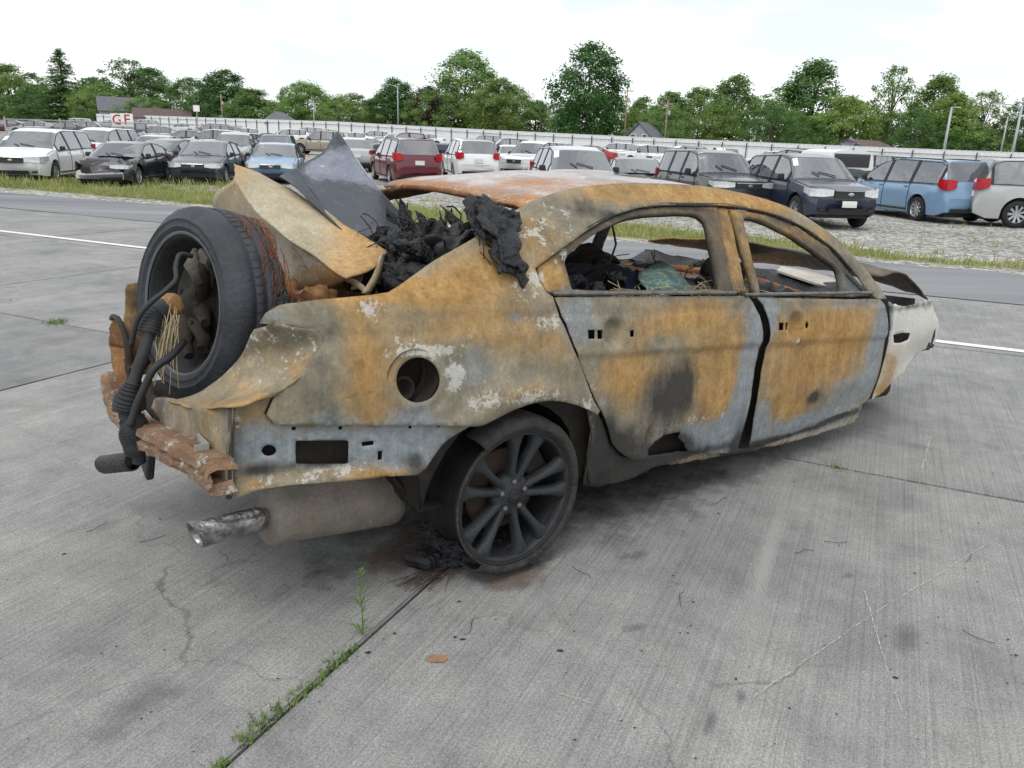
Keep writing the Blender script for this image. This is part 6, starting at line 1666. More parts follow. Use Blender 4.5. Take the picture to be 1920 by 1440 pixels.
# left rear corner of the trunk tub, torn open
pod = []
for i in range(33):
    an = 2*math.pi*i/32
    pod.append([(-1.10+0.13*(1-math.cos(s_*math.pi/2))+0.01*nz(math.cos(an)*3, math.sin(an)*3, 1), 0.31+0.19*math.cos(an)*math.cos(s_*math.pi/2)*(1+0.06*nz(math.cos(an)*2, math.sin(an)*2, 1, 4)), 0.70+0.15*math.sin(an)*math.cos(s_*math.pi/2)) for s_ in (0, .12, .3, .5, .7, .88, 1.0)])
MB().grid(pod).build('torn_corner_tub', M_rusty, car, smooth=True, solid=0.012)
MB().tube([(-1.105, 0.31+0.195*math.cos(a_), 0.70+0.155*math.sin(a_)) for a_ in [R(60+12*q_) for q_ in range(19)]], [0.012+0.005*nz(q_, 1, 0.7) for q_ in range(19)], 6).build('tub_rim', M_inner, car, smooth=True)
# ---- bumper beam: a rusted open channel
bp_ = [Vector(p) for p in BEAM]
g = []
for i in range(len(bp_)-1):
    for k in range(6):
        p = bp_[i].lerp(bp_[i+1], k/6); g.append(p)
g.append(bp_[-1])
rows_ = []
for i, p in enumerate(g):
    sec = [(0.050, 0.034), (-0.01, 0.040), (-0.033, 0.032), (-0.038, 0.012), (-0.024, 0.004), (-0.024, -0.006), (-0.038, -0.014), (-0.033, -0.036), (-0.01, -0.044), (0.050, -0.040)]
    rows_.append([(p.x+a+0.012*nz(i*0.5, a*9, 2), p.y, p.z+b_+0.012*nz(i*0.45, b_*9, 7)) for a, b_ in sec])
M_beam = burnt_mat('scaling_rust', (lin(84, 62, 48), lin(126, 98, 76), lin(172, 150, 126)), (lin(92, 58, 38), lin(140, 96, 62), lin(166, 128, 92)), BLUE, attr=False, amt=(0.05, 0.0, 0.34, 0.12), bump=1.0, rough=0.9, ash=lin(184, 180, 172))
bm_ = MB().grid(rows_).build('bumper_beam', M_beam, car, smooth=False, solid=0.006); bm_['label'] = 'rusted rear bumper beam torn open at its end'
fl_ = [[(r[3][0]-0.004, r[3][1], r[3][2]), (r[2][0]-0.004, r[2][1], r[2][2]+0.001)] for r in rows_[8:30]]

MB().add([(-1.13, -0.80, 0.60), (-1.09, -0.80, 0.60), (-1.09, -0.80, 0.685), (-1.13, -0.80, 0.685), (-1.13, -0.70, 0.60), (-1.09, -0.70, 0.60), (-1.09, -0.70, 0.685)], [(0, 1, 2, 3), (0, 4, 5, 1), (1, 5, 6, 2)]).build('beam_bracket', simple('pale_bracket', lin(150, 150, 146), 0.6, var=0.15), car, solid=0.006)
# ---- exhaust
a_, b_ = Vector(MUF[0]), Vector(MUF[1]); ax = (b_-a_); LN = ax.length; ax.normalize()
Mx = Matrix.Translation(a_) @ ax.to_track_quat('Y', 'Z').to_matrix().to_4x4() @ Matrix.Diagonal((1.0, 1, 1.15, 1))
rr_ = 0.092
MB().lathe([(0.0, 0), (rr_*0.85, 0.0), (rr_*0.98, 0.015), (rr_, 0.03), (rr_*1.02, 0.04), (rr_, 0.05), (rr_, LN*0.5), (rr_, LN-0.05), (rr_*1.03, LN-0.035), (rr_, LN-0.02), (rr_*0.9, LN), (0, LN+0.005)], 36, Mx).build('muffler', M_muf, car, smooth=True)
MB().tube([b_-ax*0.02, b_+ax*0.04, Vector(TIP[0])-Vector((0.03, 0, 0))], [0.03, 0.032, 0.034], 14).build('tail_pipe', M_muf, car, smooth=True)
def exhaust_tip(p0, p1, r, mat, name):
    p0, p1 = Vector(p0), Vector(p1); d = (p1-p0); L_ = d.length; d.normalize()
    Mt = Matrix.Translation(p0) @ d.to_track_quat('Y', 'Z').to_matrix().to_4x4()
    mb = MB(); n_ = 28; prof = [(r*0.86, 0), (r, 0.02), (r, L_*0.5), (r*1.02, L_), (r*0.92, L_-0.002), (r*0.9, L_*0.3)]
    mb.lathe(prof, n_, Mt)
    for q in range(len(mb.v)):   # slash cut
        v = Mt.inverted() @ Vector(mb.v[q])
        if v.y > L_*0.6: v.y += 0.42*(v.x*Mt.col[0].z+v.z*Mt.col[2].z)
        mb.v[q] = tuple(Mt @ v)
    return mb.build(name, mat, car, smooth=True)
M_chtip = simple('scuffed_chrome', lin(150, 150, 148), 0.34, metal=0.9, var=0.6, scale=16, bump=0.5, bscale=30)
exhaust_tip(TIP[0], TIP[1], 0.045, M_chtip, 'exhaust_tip')
exhaust_tip(TIP2[0], Vector(TIP2[0]).lerp(Vector(TIP2[1]), 0.85), 0.040, M_char, 'exhaust_tip')
MB().box((-1.11, -0.12, 0.40), (0.03, 0.09, 0.13), rot=Matrix.Rotation(R(25), 3, 'X')).build('hanger_bracket', M_char, car, bevel=0.01)
# ---- rear wheel of the burnt car
HUB = Vector((0.0, -0.935, 0.335)); RR = 0.268
wheel = empty('rear_wheel'); wheel.parent = car; wheel.location = HUB
def wheel_rim(parent, M_face, M_bar):
    """alloy rim, outer face towards -y, hub face at y = 0"""
    r = RR
    lip = MB().lathe([(r*1.03, 0.012), (r*1.035, -0.004), (r*1.0, -0.010), (r*0.965, 0.0), (r*0.935, 0.022), (r*0.90, 0.05), (r*0.88, 0.10), (r*0.86, 0.19), (r*0.93, 0.22), (r*1.02, 0.225), (r*1.03, 0.215), (r*0.97, 0.20), (r*0.93, 0.17), (r*0.92, 0.07), (r*0.98, 0.03)], 64, None, True)
    lip.build('rim_barrel', M_bar, parent, smooth=True)
    sm = None
    for k in range(10):
        base = k*36.0+(4.5 if k % 2 else -4.5)+10
        if sm is None:
            mb = MB(); rows = []
            for t, rad, w, y, dp in ((0, 0.045, 0.020, 0.030, 0.05), (0.15, 0.075, 0.016, 0.026, 0.045), (0.45, 0.135, 0.0135, 0.018, 0.040), (0.75, 0.195, 0.017, 0.008, 0.040), (0.9, 0.228, 0.026, 0.004, 0.040), (1, 0.250, 0.040, 0.004, 0.04)):
                rows.append([(rad, y+dp, -w), (rad, y+0.008, -w), (rad, y, -w*0.55), (rad, y-0.002, 0), (rad, y, w*0.55), (rad, y+0.008, w), (rad, y+dp, w)])
            mb.grid(rows); sm = mb.mesh('spoke'); sm.materials.append(M_face); sm.shade_smooth()
            if sum(p.normal.y for p in sm.polygons) > 0: sm.flip_normals()
        o = bpy.data.objects.new('spoke', sm); COL.objects.link(o); o.parent = parent; o.rotation_euler = (0, R(base), 0)
    MB().lathe([(r*0.99, 0.004), (r*0.955, -0.004), (r*0.925, 0.010), (r*0.915, 0.035), (r*0.95, 0.05)], 64).build('rim_ring', M_face, parent, smooth=True)
    MB().lathe([(0.0, 0.020), (0.034, 0.020), (0.040, 0.026), (0.078, 0.030), (0.088, 0.045), (0.088, 0.08), (0.0, 0.08)], 36).build('hub', M_face, parent, smooth=True)
    cap = MB().lathe([(0.0, 0.010), (0.026, 0.012), (0.031, 0.018), (0.031, 0.024)], 28).build('centre_cap', M_barrel, parent, smooth=True)
    em = MB().lathe([(0.0, 0.0), (0.017, 0.0), (0.018, 0.002)], 24, Matrix.Diagonal((1, 1, 0.45, 1))).build('oval_emblem', M_wheelb, cap); em.location = (0, 0.008, 0)
    nut = None
    for k in range(5):
        an = R(18+72*k)
        if nut is None:
            nut = MB().lathe([(0.0, -0.006), (0.006, -0.005), (0.011, 0.0), (0.012, 0.02)], 6).mesh('lug_nut'); nut.materials.append(M_mould)
        o = bpy.data.objects.new('lug_nut', nut); COL.objects.link(o); o.parent = parent; o.location = (0.057*math.cos(an), 0.022, 0.057*math.sin(an))
wheel_rim(wheel, M_wheelb, M_barrel)
M_discd = simple('scorched_disc', lin(70, 56, 48), 0.8, var=0.4, scale=12, bump=0.4)
MB().lathe([(0.06, 0.10), (0.165, 0.10), (0.168, 0.105), (0.168, 0.122), (0.06, 0.124)], 40).build('brake_disc', M_discd, wheel, smooth=True)
MB().box((0.135, 0.105, 0.09), (0.10, 0.07, 0.16), rot=Matrix.Rotation(R(-35), 3, 'Y')).build('brake_caliper', M_inner, wheel, bevel=0.015)
# collapsed tyre: one sidewall left, burnt through at the rear
mb = MB(); rows = []
for k in range(97):
    t = 2*math.pi*k/96; c, s = math.cos(t), math.sin(t)
    h = 0.050+0.008*nz(c*2, s*2, 2, 4)
    back = smooth(0.15, 0.8, -c)*smooth(-0.9, 0.3, s+0.6)   # rear upper part is charred away
    row = []
    for u, y in ((0.0, 0.012), (0.18, -0.010), (0.55, -0.012), (0.85, 0.004), (1.0, 0.030), (1.0, 0.09)):
        rad = RR*1.005+h*u
        z = rad*s
        if z < -(HUB.z-0.004): z = -(HUB.z-0.004)+0.002*nz(c*9, u*5, 1); y = y-0.028*u
        yy = y+0.004*nz(c*6, s*6+u*3, 3, 8)
        row.append((rad*c, yy, z))
    rows.append(row)
mb.grid(rows)
def tyre_keep(f):
    k = f[0]//6; u = f[0] % 6; an = (k*360/96) % 360
    return not (126 < an < 234 and u > 0)
mb.f = [f for f in mb.f if tyre_keep(f)]
mb.build('tyre', M_tyreb, wheel, smooth=True, solid=0.008)
# shredded tread lying by the wheel
def lumps(name, spec, mat, parent, amp=0.5, freq=1.0, sub=4, seed=0):
    bm = bmesh.new()
    for i, (c, r) in enumerate(spec):
        b2 = bmesh.new(); bmesh.ops.create_icosphere(b2, subdivisions=sub, radius=1.0)
        rv = Vector(r) if not isinstance(r, (int, float)) else Vector((r, r, r))
        ms = min(rv)
        for v in b2.verts:
            n0 = v.co.copy(); p = Vector((n0.x*rv.x, n0.y*rv.y, n0.z*rv.z))+Vector(c)
            q = p*(freq*9)
            d = noise.noise(q+Vector((seed, i*7.1, 0)))*0.9+noise.noise(q*2.7+Vector((i, seed, 0)))*0.6+abs(noise.noise(q*6.1))*0.45
            v.co = p+n0*d*ms*amp
        m_ = bpy.data.meshes.new('t'); b2.to_mesh(m_); b2.free(); bm.from_mesh(m_); bpy.data.meshes.remove(m_)
    m = bpy.data.meshes.new(name); bm.to_mesh(m); bm.free()
    return link(name, m, mat, parent, autosmooth=50)
# burnt seats, clothes and the charred trim hanging over the quarter
drg = random.Random(17)
deb = empty('charred_debris'); deb.matrix_world = CARM
tag(deb, 'black melted trim and seat foam draped over the rear roof pillar', 'debris')
spec = [((0.02, -0.45, 1.10), (0.13, 0.16, 0.06)), ((0.05, -0.2, 1.11), (0.16, 0.2, 0.05)), ((0.08, 0.1, 1.10), (0.15, 0.2, 0.05)), ((0.1, 0.4, 1.08), (0.14, 0.18, 0.05)), ((-0.08, -0.32, 1.06), (0.10, 0.2, 0.07)), ((0.05, 0.66, 1.10), (0.14, 0.12, 0.06))]
lumps('melted_foam', spec, M_char, deb, 0.8, 1.5)
for i in range(60):
    y_ = drg.uniform(-0.66, 0.62) if i < 34 else drg.uniform(-0.66, -0.1); x_ = drg.uniform(-0.12, 0.24); z_ = 1.13+0.06*drg.random()+0.09*smooth(-0.1, 0.25, x_)*drg.random()+0.10*smooth(-0.2, -0.6, y_)
    r_ = sorted((drg.uniform(0.012, 0.03), drg.uniform(0.02, 0.05), drg.uniform(0.05, 0.12)), key=lambda q: drg.random())
    o_ = lumps('burnt_scrap', [((0, 0, 0), r_)], M_char if i % 4 else M_plast, deb, 0.8, 3.0, 3, i)
    o_.location = (x_, y_, z_); o_.rotation_euler = (drg.uniform(-.6, .6), drg.uniform(-.6, .6), drg.uniform(0, 3))
for i in range(15):
    y_ = -0.62+0.085*i+drg.uniform(-.04, .04); x_ = 0.14+drg.uniform(-.05, .06); z0_ = 1.10; h_ = drg.uniform(0.13, 0.30)
    V, F = tri2d(catmull([(-0.05, 0), (0.06, 0), (0.07, h_*0.5), (0.02, h_*0.7), (0.035, h_), (-0.01, h_*0.85), (-0.05, h_*0.55)], step=0.02), [], 0.016, 0.02, i)
    me = bpy.data.meshes.new('torn_sheet'); me.from_pydata([(0.03*nz(p.x, p.y, 14, i), p.x*1.3, p.y) for p in V], [], F); me.update()
    o_ = link('torn_sheet', me, M_char, deb, smooth=True, solid=0.006); o_.location = (x_, y_, z0_); o_.rotation_euler = (drg.uniform(-.3, .3), drg.uniform(-.4, .3), drg.uniform(-.8, .8))
lumps('burnt_beam', [((0.02, -0.66, 1.30), (0.05, 0.10, 0.07)), ((0.03, -0.58, 1.36), (0.045, 0.06, 0.04)), ((0.0, -0.70, 1.22), (0.06, 0.05, 0.06))], M_char, deb, 1.0, 2.0)
RAG = [(-0.125, 1.43), (-0.05, 1.435), (-0.005, 1.40), (0.07, 1.38), (0.075, 1.345), (0.03, 1.33), (0.01, 1.28), (-0.005, 1.23), (0.02, 1.20), (0.01, 1.15), (-0.015, 1.135), (-0.03, 1.17), (-0.06, 1.185), (-0.10, 1.175), (-0.115, 1.22), (-0.105, 1.29), (-0.15, 1.33), (-0.165, 1.38)]
for q, (o1, sc_) in enumerate(((0.035, 1.0), (0.055, 0.72))):
    V, F = tri2d(catmull([(-0.04+(x+0.04)*sc_, 1.30+(z-1.30)*sc_) for x, z in RAG], step=0.012), [], 0.010, 0.02, 3+q)
    co = [(p.x, SY(p.x, p.y)-o1-0.03*nz(p.x, p.y, 16, 2+q)-0.018*nz(p.x, p.y, 40, 6), p.y) for p in V]
    me = bpy.data.meshes.new('hanging_rag'); me.from_pydata(co, [], F); me.update(); link('hanging_rag', me, M_char, deb, autosmooth=60, solid=0.012)
wr = MB(); wrng = random.Random(8)
for i in range(5):
    x = wrng.uniform(-0.16, -0.10); z = wrng.uniform(1.25, 1.32)
    pts = [Vector((x+wrng.gauss(0, .015)*k+0.02*k, SY(x, z)-0.03-0.01*k*wrng.random(), z-0.035*k+wrng.gauss(0, .012))) for k in range(5)]
    wr.tube(pts, 0.0022, 4)
for i in range(90):      # a tangle of wiring through the burnt trim
    p = Vector((drg.uniform(-0.15, 0.25), drg.uniform(-0.68, 0.60), drg.uniform(1.10, 1.26))); d = Vector((drg.gauss(0, .5), drg.gauss(0, 1), drg.gauss(0.1, .5))).normalized(); pts = [p]
    for k in range(6):
        d = (d+Vector((drg.gauss(0, .35), drg.gauss(0, .35), drg.gauss(-.08, .3)))).normalized(); p = p+d*drg.uniform(0.02, 0.045); pts.append(p)
    wr.tube(pts, drg.choice((0.0018, 0.0025, 0.004)), 4)
wr.build('burnt_wires', simple('red_brown_wire', lin(52, 42, 42), 0.7, var=0.5, scale=20), deb)
# a grey tray lying in the trunk
tray = empty('melted_tray'); tray.matrix_world = CARM; tag(tray, 'smooth black melted tray lying in the open trunk', 'debris')
G = [[(-0.20, -0.62, 1.0), (-0.14, -0.4, 1.05), (-0.08, -0.2, 1.05)], [(-0.10, -0.62, 1.05), (-0.05, -0.4, 1.13), (0.0, -0.2, 1.10)], [(0.0, -0.62, 1.05), (0.05, -0.4, 1.12), (0.08, -0.2, 1.08)]]
sheet('tray_shell', G, M_plast, tray, lambda u, v, p: (0, 0, 0, 0), thick=0.02, amp=0.012)
lumps('tray_bulge', [((-0.08, -0.42, 1.04), (0.09, 0.14, 0.06))], M_plast, tray, 0.25, 0.7)
lumps('tray_foot', [((-0.30, -0.45, 0.86), (0.14, 0.2, 0.08)), ((-0.38, -0.1, 0.84), (0.16, 0.2, 0.08))], M_char, tray, 0.5, 0.9)
# clothes on the back seat
def cloth(name, G, mat, parent, seed, amp, s=9):
    Pn = refine(G, 10, 10)
    for row in Pn:
        for p in row: p.z += amp*noise.noise((p.x*s+p.y*5, p.y*s*0.6, seed))+amp*0.5*noise.noise((p.x*s*2.3, p.y*s*2.3, seed+3))
    return MB().grid(Pn).build(name, mat, parent, smooth=True, solid=0.006)
M_navy = simple('navy_cloth', lin(30, 34, 62), 0.95, var=0.25, scale=9, bump=0.3, bscale=200)
def pattern_mat():
    m, n, l, b = newmat('green_streaked_cloth')
    tc = N(n, 'ShaderNodeTexCoord'); mp = N(n, 'ShaderNodeMapping'); mp.inputs['Scale'].default_value = (14, 38, 14); mp.inputs['Rotation'].default_value = (0.3, 0.2, 0.9)
    l.new(tc.outputs['Object'], mp.inputs['Vector']); v = N(n, 'ShaderNodeTexVoronoi', Scale=1.0, feature='DISTANCE_TO_EDGE'); l.new(mp.outputs[0], v.inputs['Vector'])
    no = N(n, 'ShaderNodeTexNoise', Scale=9.0, Detail=3.0); l.new(tc.outputs['Object'], no.inputs['Vector'])
    base = ramp(n, [(0.35, lin(62, 78, 88)), (0.65, lin(106, 124, 128))]); l.new(no.outputs['Fac'], base.inputs['Fac'])
    k = ramp(n, [(0.02, (1, 1, 1, 1)), (0.05, (0, 0, 0, 1))]); l.new(v.outputs['Distance'], k.inputs['Fac'])
    g2 = ramp(n, [(0.4, lin(70, 104, 82)), (0.6, lin(140, 176, 104))]); l.new(no.outputs['Fac'], g2.inputs['Fac'])
    l.new(mixc(n, l, k.outputs['Color'], base.outputs['Color'], g2.outputs['Color']), b.inputs['Base Color']); b.inputs['Roughness'].default_value = 0.95
    return m
M_patt = pattern_mat()
jk = empty('navy_jacket'); jk.matrix_world = CARM; tag(jk, 'crumpled navy blue jacket heaped on the burnt back seat', 'clothing')
cloth('fabric', [[(0.72, -0.68, 0.96), (0.70, -0.45, 1.00), (0.75, -0.2, 0.98)], [(0.92, -0.70, 1.00), (0.95, -0.48, 1.08), (0.98, -0.2, 1.04)], [(1.15, -0.72, 1.01), (1.20, -0.46, 1.10), (1.20, -0.2, 1.03)], [(1.40, -0.72, 1.0), (1.42, -0.46, 1.05), (1.45, -0.2, 0.98)]], M_navy, jk, 3, 0.045)
cloth('sleeve', [[(0.55, -0.50, 1.06), (0.56, -0.36, 1.12), (0.60, -0.22, 1.08)], [(0.75, -0.46, 1.06), (0.80, -0.34, 1.14), (0.82, -0.2, 1.07)], [(1.0, -0.5, 1.05), (1.05, -0.38, 1.12), (1.05, -0.25, 1.05)]], simple('black_cloth', lin(22, 24, 32), 0.95, bump=0.3), jk, 9, 0.04)
pc = empty('patterned_shirt'); pc.matrix_world = CARM; tag(pc, 'grey shirt with lime green streaks on the navy jacket', 'clothing')
cloth('fabric', [[(0.84, -0.755, 1.03), (0.88, -0.62, 1.09), (0.98, -0.52, 1.12)], [(0.96, -0.755, 1.05), (1.0, -0.62, 1.12), (1.08, -0.52, 1.16)], [(1.08, -0.75, 1.05), (1.12, -0.62, 1.13), (1.18, -0.52, 1.15)], [(1.18, -0.755, 1.03), (1.2, -0.62, 1.09), (1.24, -0.52, 1.09)]], M_patt, pc, 6, 0.022)
lumps('rear_seat_char', [((0.55, -0.62, 0.92), (0.14, 0.12, 0.12)), ((0.62, -0.45, 1.0), (0.10, 0.12, 0.10)), ((0.7, -0.15, 0.95), (0.2, 0.2, 0.1)), ((0.9, 0.3, 0.9), (0.3, 0.3, 0.1)), ((2.1, -0.5, 0.93), (0.25, 0.25, 0.07)), ((1.8, -0.2, 0.85), (0.2, 0.3, 0.07))], M_char, car, 0.9, 1.2)
st = MB(); srng = random.Random(12)
for i in range(60):
    x = srng.choice((srng.uniform(0.55, 0.85), srng.uniform(1.1, 1.45))); y = srng.uniform(-0.86, -0.72); z = 1.05
    an = srng.uniform(0, 6.283); L_ = srng.uniform(0.06, 0.16)
    d = Vector((math.cos(an), math.sin(an)*0.5, srng.uniform(0.0, 0.7))).normalized()
    st.tube([Vector((x, y, z)), Vector((x, y, z))+d*L_*0.5+Vector((0, 0, 0.01)), Vector((x, y, z))+d*L_-Vector((0, 0, 0.015))], 0.0018, 3)
jm = MB(); cg = random.Random(55)
for i in range(70):      # bent seat wires and rods filling the cabin
    p = Vector((cg.uniform(0.45, 2.3), cg.uniform(-0.65, 0.6), cg.uniform(0.86, 1.06))); d = Vector((cg.gauss(0, 1), cg.gauss(0, 1), cg.gauss(0.2, .5))).normalized(); pts = [p]
    for k in range(5):
        d = (d+Vector((cg.gauss(0, .4), cg.gauss(0, .4), cg.gauss(-.05, .3)))).normalized(); p = p+d*cg.uniform(0.03, 0.08); p.z = min(p.z, 1.2); pts.append(p)
    jm.tube(pts, cg.choice((0.003, 0.005, 0.008)), 5)
jm.build('seat_wires', M_inner, car)
for i in range(44):
    r_ = (cg.uniform(.02, .06), cg.uniform(.05, .14), cg.uniform(.03, .08))
    o_ = lumps('cabin_scrap', [((0, 0, 0), r_)], M_char if i % 3 else M_inner, car, 0.8, 2.4, 3, i+60)
    o_.location = (cg.uniform(0.5, 2.4), cg.uniform(-0.62, 0.6), cg.uniform(0.90, 1.09)); o_.rotation_euler = (cg.uniform(-.7, .7), cg.uniform(-.7, .7), cg.uniform(0, 3))
so = st.build('dry_grass', M_straw, car); so['kind'] = 'stuff'
# ---- bent trunk lid and the loose slate panel
def lid_burn(u, v, p):
    return (0.95*smooth(0.55, 0.95, v)*(1-0.35*u)+0.65*smooth(0.25, 0.0, v)*(1-u)+0.25*smooth(0.3, 0.0, u), 0.35*smooth(0.5, 0.8, u)*(1-v), 0.55*math.exp(-((u-0.6)/.2)**2-((v-0.55)/.2)**2)+0.2, 0.12*u)
LIDX = [list(r) for r in LID]
lid = sheet('trunk_lid', LIDX, M_lid, car, lid_burn, thick=0.008, nu=8, nv=9, amp=0.010, s=6); lid['label'] = 'cream and rust trunk lid bent into a fold'
# lamp opening at its end: inner channel strips
e0 = [Vector(r[-1]) for r in LIDX]
for nm_, G_ in (('lid_flange', LIDEND), ('lid_rib', LIDRIB), ('lid_flange', LIDBOT)):
    q_ = sheet(nm_, G_, M_lid, lid, lambda u, v, p: (0.35, 0.3, 0.2, 0.1), thick=0.008, nu=5, nv=2, amp=0.004)
sheet('lid_inner', LIDIN, M_inner, lid, lambda u, v, p: (0, 0, 0, 0), thick=0.006, nu=3, nv=3, amp=0.006)

# crushed metal under the lid
lumps('crushed_metal', [((-0.42, 0.0, 0.92), (0.12, 0.2, 0.07)), ((-0.5, 0.3, 0.9), (0.15, 0.2, 0.1)), ((-0.34, -0.3, 0.86), (0.12, 0.18, 0.06))], M_rusty, car, 0.9, 1.0)
pan_ = empty('loose_body_panel'); pan_.matrix_world = CARM; tag(pan_, 'loose dark slate body panel standing curled up out of the trunk', 'car panel')
def slate_burn(u, v, p): return (0.0, 1.1*math.exp(-((u-0.26)/.10)**2)*smooth(0.0, 0.2, v)+0.1, 0.15*math.exp(-((u-0.3)/.1)**2), 0.25*smooth(0.75, 1.0, u))
sheet('skin', DARKP, M_slate, pan_, slate_burn, thick=0.006, nu=8, nv=10, amp=0.004)
sheet('flap', FLAP, M_slate, pan_, lambda u, v, p: (0, 0, 0, 0.35), thick=0.006, amp=0.004)
edge = refine(DARKP, 8, 10)
MB().tube([r[-1] for r in edge], 0.004, 5).build('edge', simple('bare_edge', lin(170, 174, 176), 0.5, metal=0.5), pan_, smooth=True)
# ---- detached wheel standing in the trunk
dw = empty('detached_wheel')
nrm = Vector((-0.965, -0.23, 0.10)).normalized()            # direction its inner side faces, car frame
zax = (Vector((0, 0, 1))-nrm*nrm.z).normalized(); yax = -nrm; xax = yax.cross(zax)
ML = Matrix(((xax.x, yax.x, zax.x, WHL[0][0]), (xax.y, yax.y, zax.y, WHL[0][1]), (xax.z, yax.z, zax.z, WHL[0][2]), (0, 0, 0, 1)))
dw.matrix_world = CARM @ ML
tag(dw, 'detached car wheel with worn tyre and hub standing in the open trunk', 'wheel')
RT = 0.366; rb_ = 0.262; TW = 0.25
prof = [(rb_, 0.018), (rb_*1.03, 0.0), (rb_+0.022, -0.004), (rb_+0.025, -0.009), (rb_+0.029, -0.005), (rb_+0.05, -0.006), (rb_+0.053, -0.010), (rb_+0.057, -0.005), (RT-0.03, 0.006), (RT-0.012, 0.022), (RT-0.004, 0.035), (RT, 0.055), (RT, 0.078), (RT-0.008, 0.080), (RT-0.008, 0.088), (RT, 0.090), (RT+0.001, 0.122), (RT-0.008, 0.124), (RT-0.008, 0.132), (RT, 0.134), (RT, 0.168), (RT-0.008, 0.170), (RT-0.008, 0.178), (RT, 0.180), (RT-0.004, 0.205), (RT-0.02, 0.228), (RT-0.06, 0.24), (rb_, 0.236)]
mb = MB(); n_ = 120
for (r_, a_) in prof:
    for k in range(n_):
        t = 2*math.pi*k/n_; c, s = math.cos(t), math.sin(t)
        rr2 = r_+0.003*nz(c*4, s*4+a_*9, 2, 4)
        if a_ > 0.17 and r_ > 0.3: rr2 -= 0.02*smooth(-0.1, 0.5, nz(c*2+4, s*2, 2, 8))
        mb.v.append((rr2*c, a_, rr2*s))
for i in range(len(prof)-1):
    for k in range(n_):
        k2 = (k+1) % n_; mb.f.append((i*n_+k, (i+1)*n_+k, (i+1)*n_+k2, i*n_+k2))
ty = mb.build('tyre', M_tyren, dw, smooth=True)
# sipes across the shoulder ribs
sip = None
for k in range(72):
    if sip is None:
        sip = MB().box((RT-0.0005, 0.105, 0), (0.003, 0.032, 0.0022), rot=Matrix.Rotation(R(14), 3, 'X')).mesh('tread_sipe'); sip.materials.append(M_seam)
    o = bpy.data.objects.new('tread_sipe', sip); COL.objects.link(o); o.parent = ty; o.rotation_euler = (0, 2*math.pi*k/72, 0)
MB().lathe([(rb_+0.004, 0.012), (rb_-0.004, 0.008), (rb_-0.014, 0.014), (rb_-0.022, 0.04), (rb_-0.045, 0.07), (rb_-0.05, 0.18), (rb_-0.11, 0.20), (0.0, 0.20)], 64).build('rim_barrel', M_barrel, dw, smooth=True)
MB().lathe([(rb_+0.012, 0.001), (rb_+0.004, -0.002), (rb_-0.003, 0.004)], 64).build('bead_line', simple('bead_grey', lin(84, 90, 94), 0.6), dw, smooth=True)
MB().lathe([(0.0, 0.12), (0.05, 0.115), (0.07, 0.12), (0.165, 0.125), (0.17, 0.13), (0.17, 0.15), (0.05, 0.16)], 40).build('brake_disc', M_inner, dw, smooth=True)
kb = MB()
kb.tube([(0.0, 0.06, 0.0), (0.05, 0.05, 0.07), (0.09, 0.03, 0.13), (0.10, 0.02, 0.17)], [0.05, 0.035, 0.026, 0.02], 9)
kb.tube([(0.0, 0.06, 0.0), (-0.02, 0.05, -0.08), (0.0, 0.03, -0.15), (0.05, 0.02, -0.19)], [0.05, 0.034, 0.026, 0.02], 9)
kb.tube([(0.0, 0.07, 0.0), (0.08, 0.05, -0.03), (0.13, 0.03, -0.05)], [0.045, 0.028, 0.018], 9)
kb.tube([(0.02, 0.06, -0.06), (0.10, 0.05, -0.12), (0.12, 0.03, -0.15)], [0.04, 0.025, 0.022], 9)
kb.lathe([(0.0, 0.0), (0.03, 0.005), (0.045, 0.02), (0.06, 0.03), (0.066, 0.06), (0.08, 0.10)], 20)
for x_, z_ in ((0.055, 0.05), (-0.05, 0.04), (0.04, -0.06), (-0.04, -0.05)): kb.lathe([(0, 0), (0.010, 0), (0.011, 0.03)], 6, Matrix.Translation((x_, 0.02, z_)))
kb.build('steering_knuckle', M_inner, dw, autosmooth=40)
MB().lathe([(0.185, 0.13), (0.19, 0.09), (0.188, 0.088), (0.05, 0.10)], 48).build('splash_shield', M_inner, dw, smooth=True)
M_iron = simple('dusty_iron', lin(92, 88, 80), 0.9, var=0.35, bump=0.6)
MB().box((0.075, 0.05, 0.150), (0.075, 0.07, 0.13), rot=Matrix.Rotation(R(28), 3, 'Y')).build('brake_caliper', M_iron, dw, bevel=0.014)
MB().tube([(0.05, 0.02, 0.21), (0.075, -0.005, 0.155), (0.095, 0.02, 0.09)], [0.012, 0.03, 0.012], 10).build('caliper_piston', M_iron, dw, smooth=True)
inv = ML.inverted()
def loc(P): return [inv @ Vector(p) for p in P]
def dense(P, k=6):
    return refine([P, P], 1, k)[0]
sh_ = dense(loc(SHAFT))
rad = []
for i in range(len(sh_)):
    t = i/(len(sh_)-1)
    if t < 0.10: r_ = 0.040
    elif t < 0.24: r_ = 0.034+0.005*math.sin(t*260)
    elif t < 0.50: r_ = 0.021
    elif t < 0.66: r_ = 0.030+0.022*smooth(0.5, 0.62, t)+0.006*math.sin(t*240)
    elif t < 0.72: r_ = 0.036
    elif t < 0.92: r_ = 0.040+0.010*math.sin((t-0.72)/0.2*math.pi)+0.005*math.sin(t*300)
    else: r_ = 0.024
    rad.append(r_)
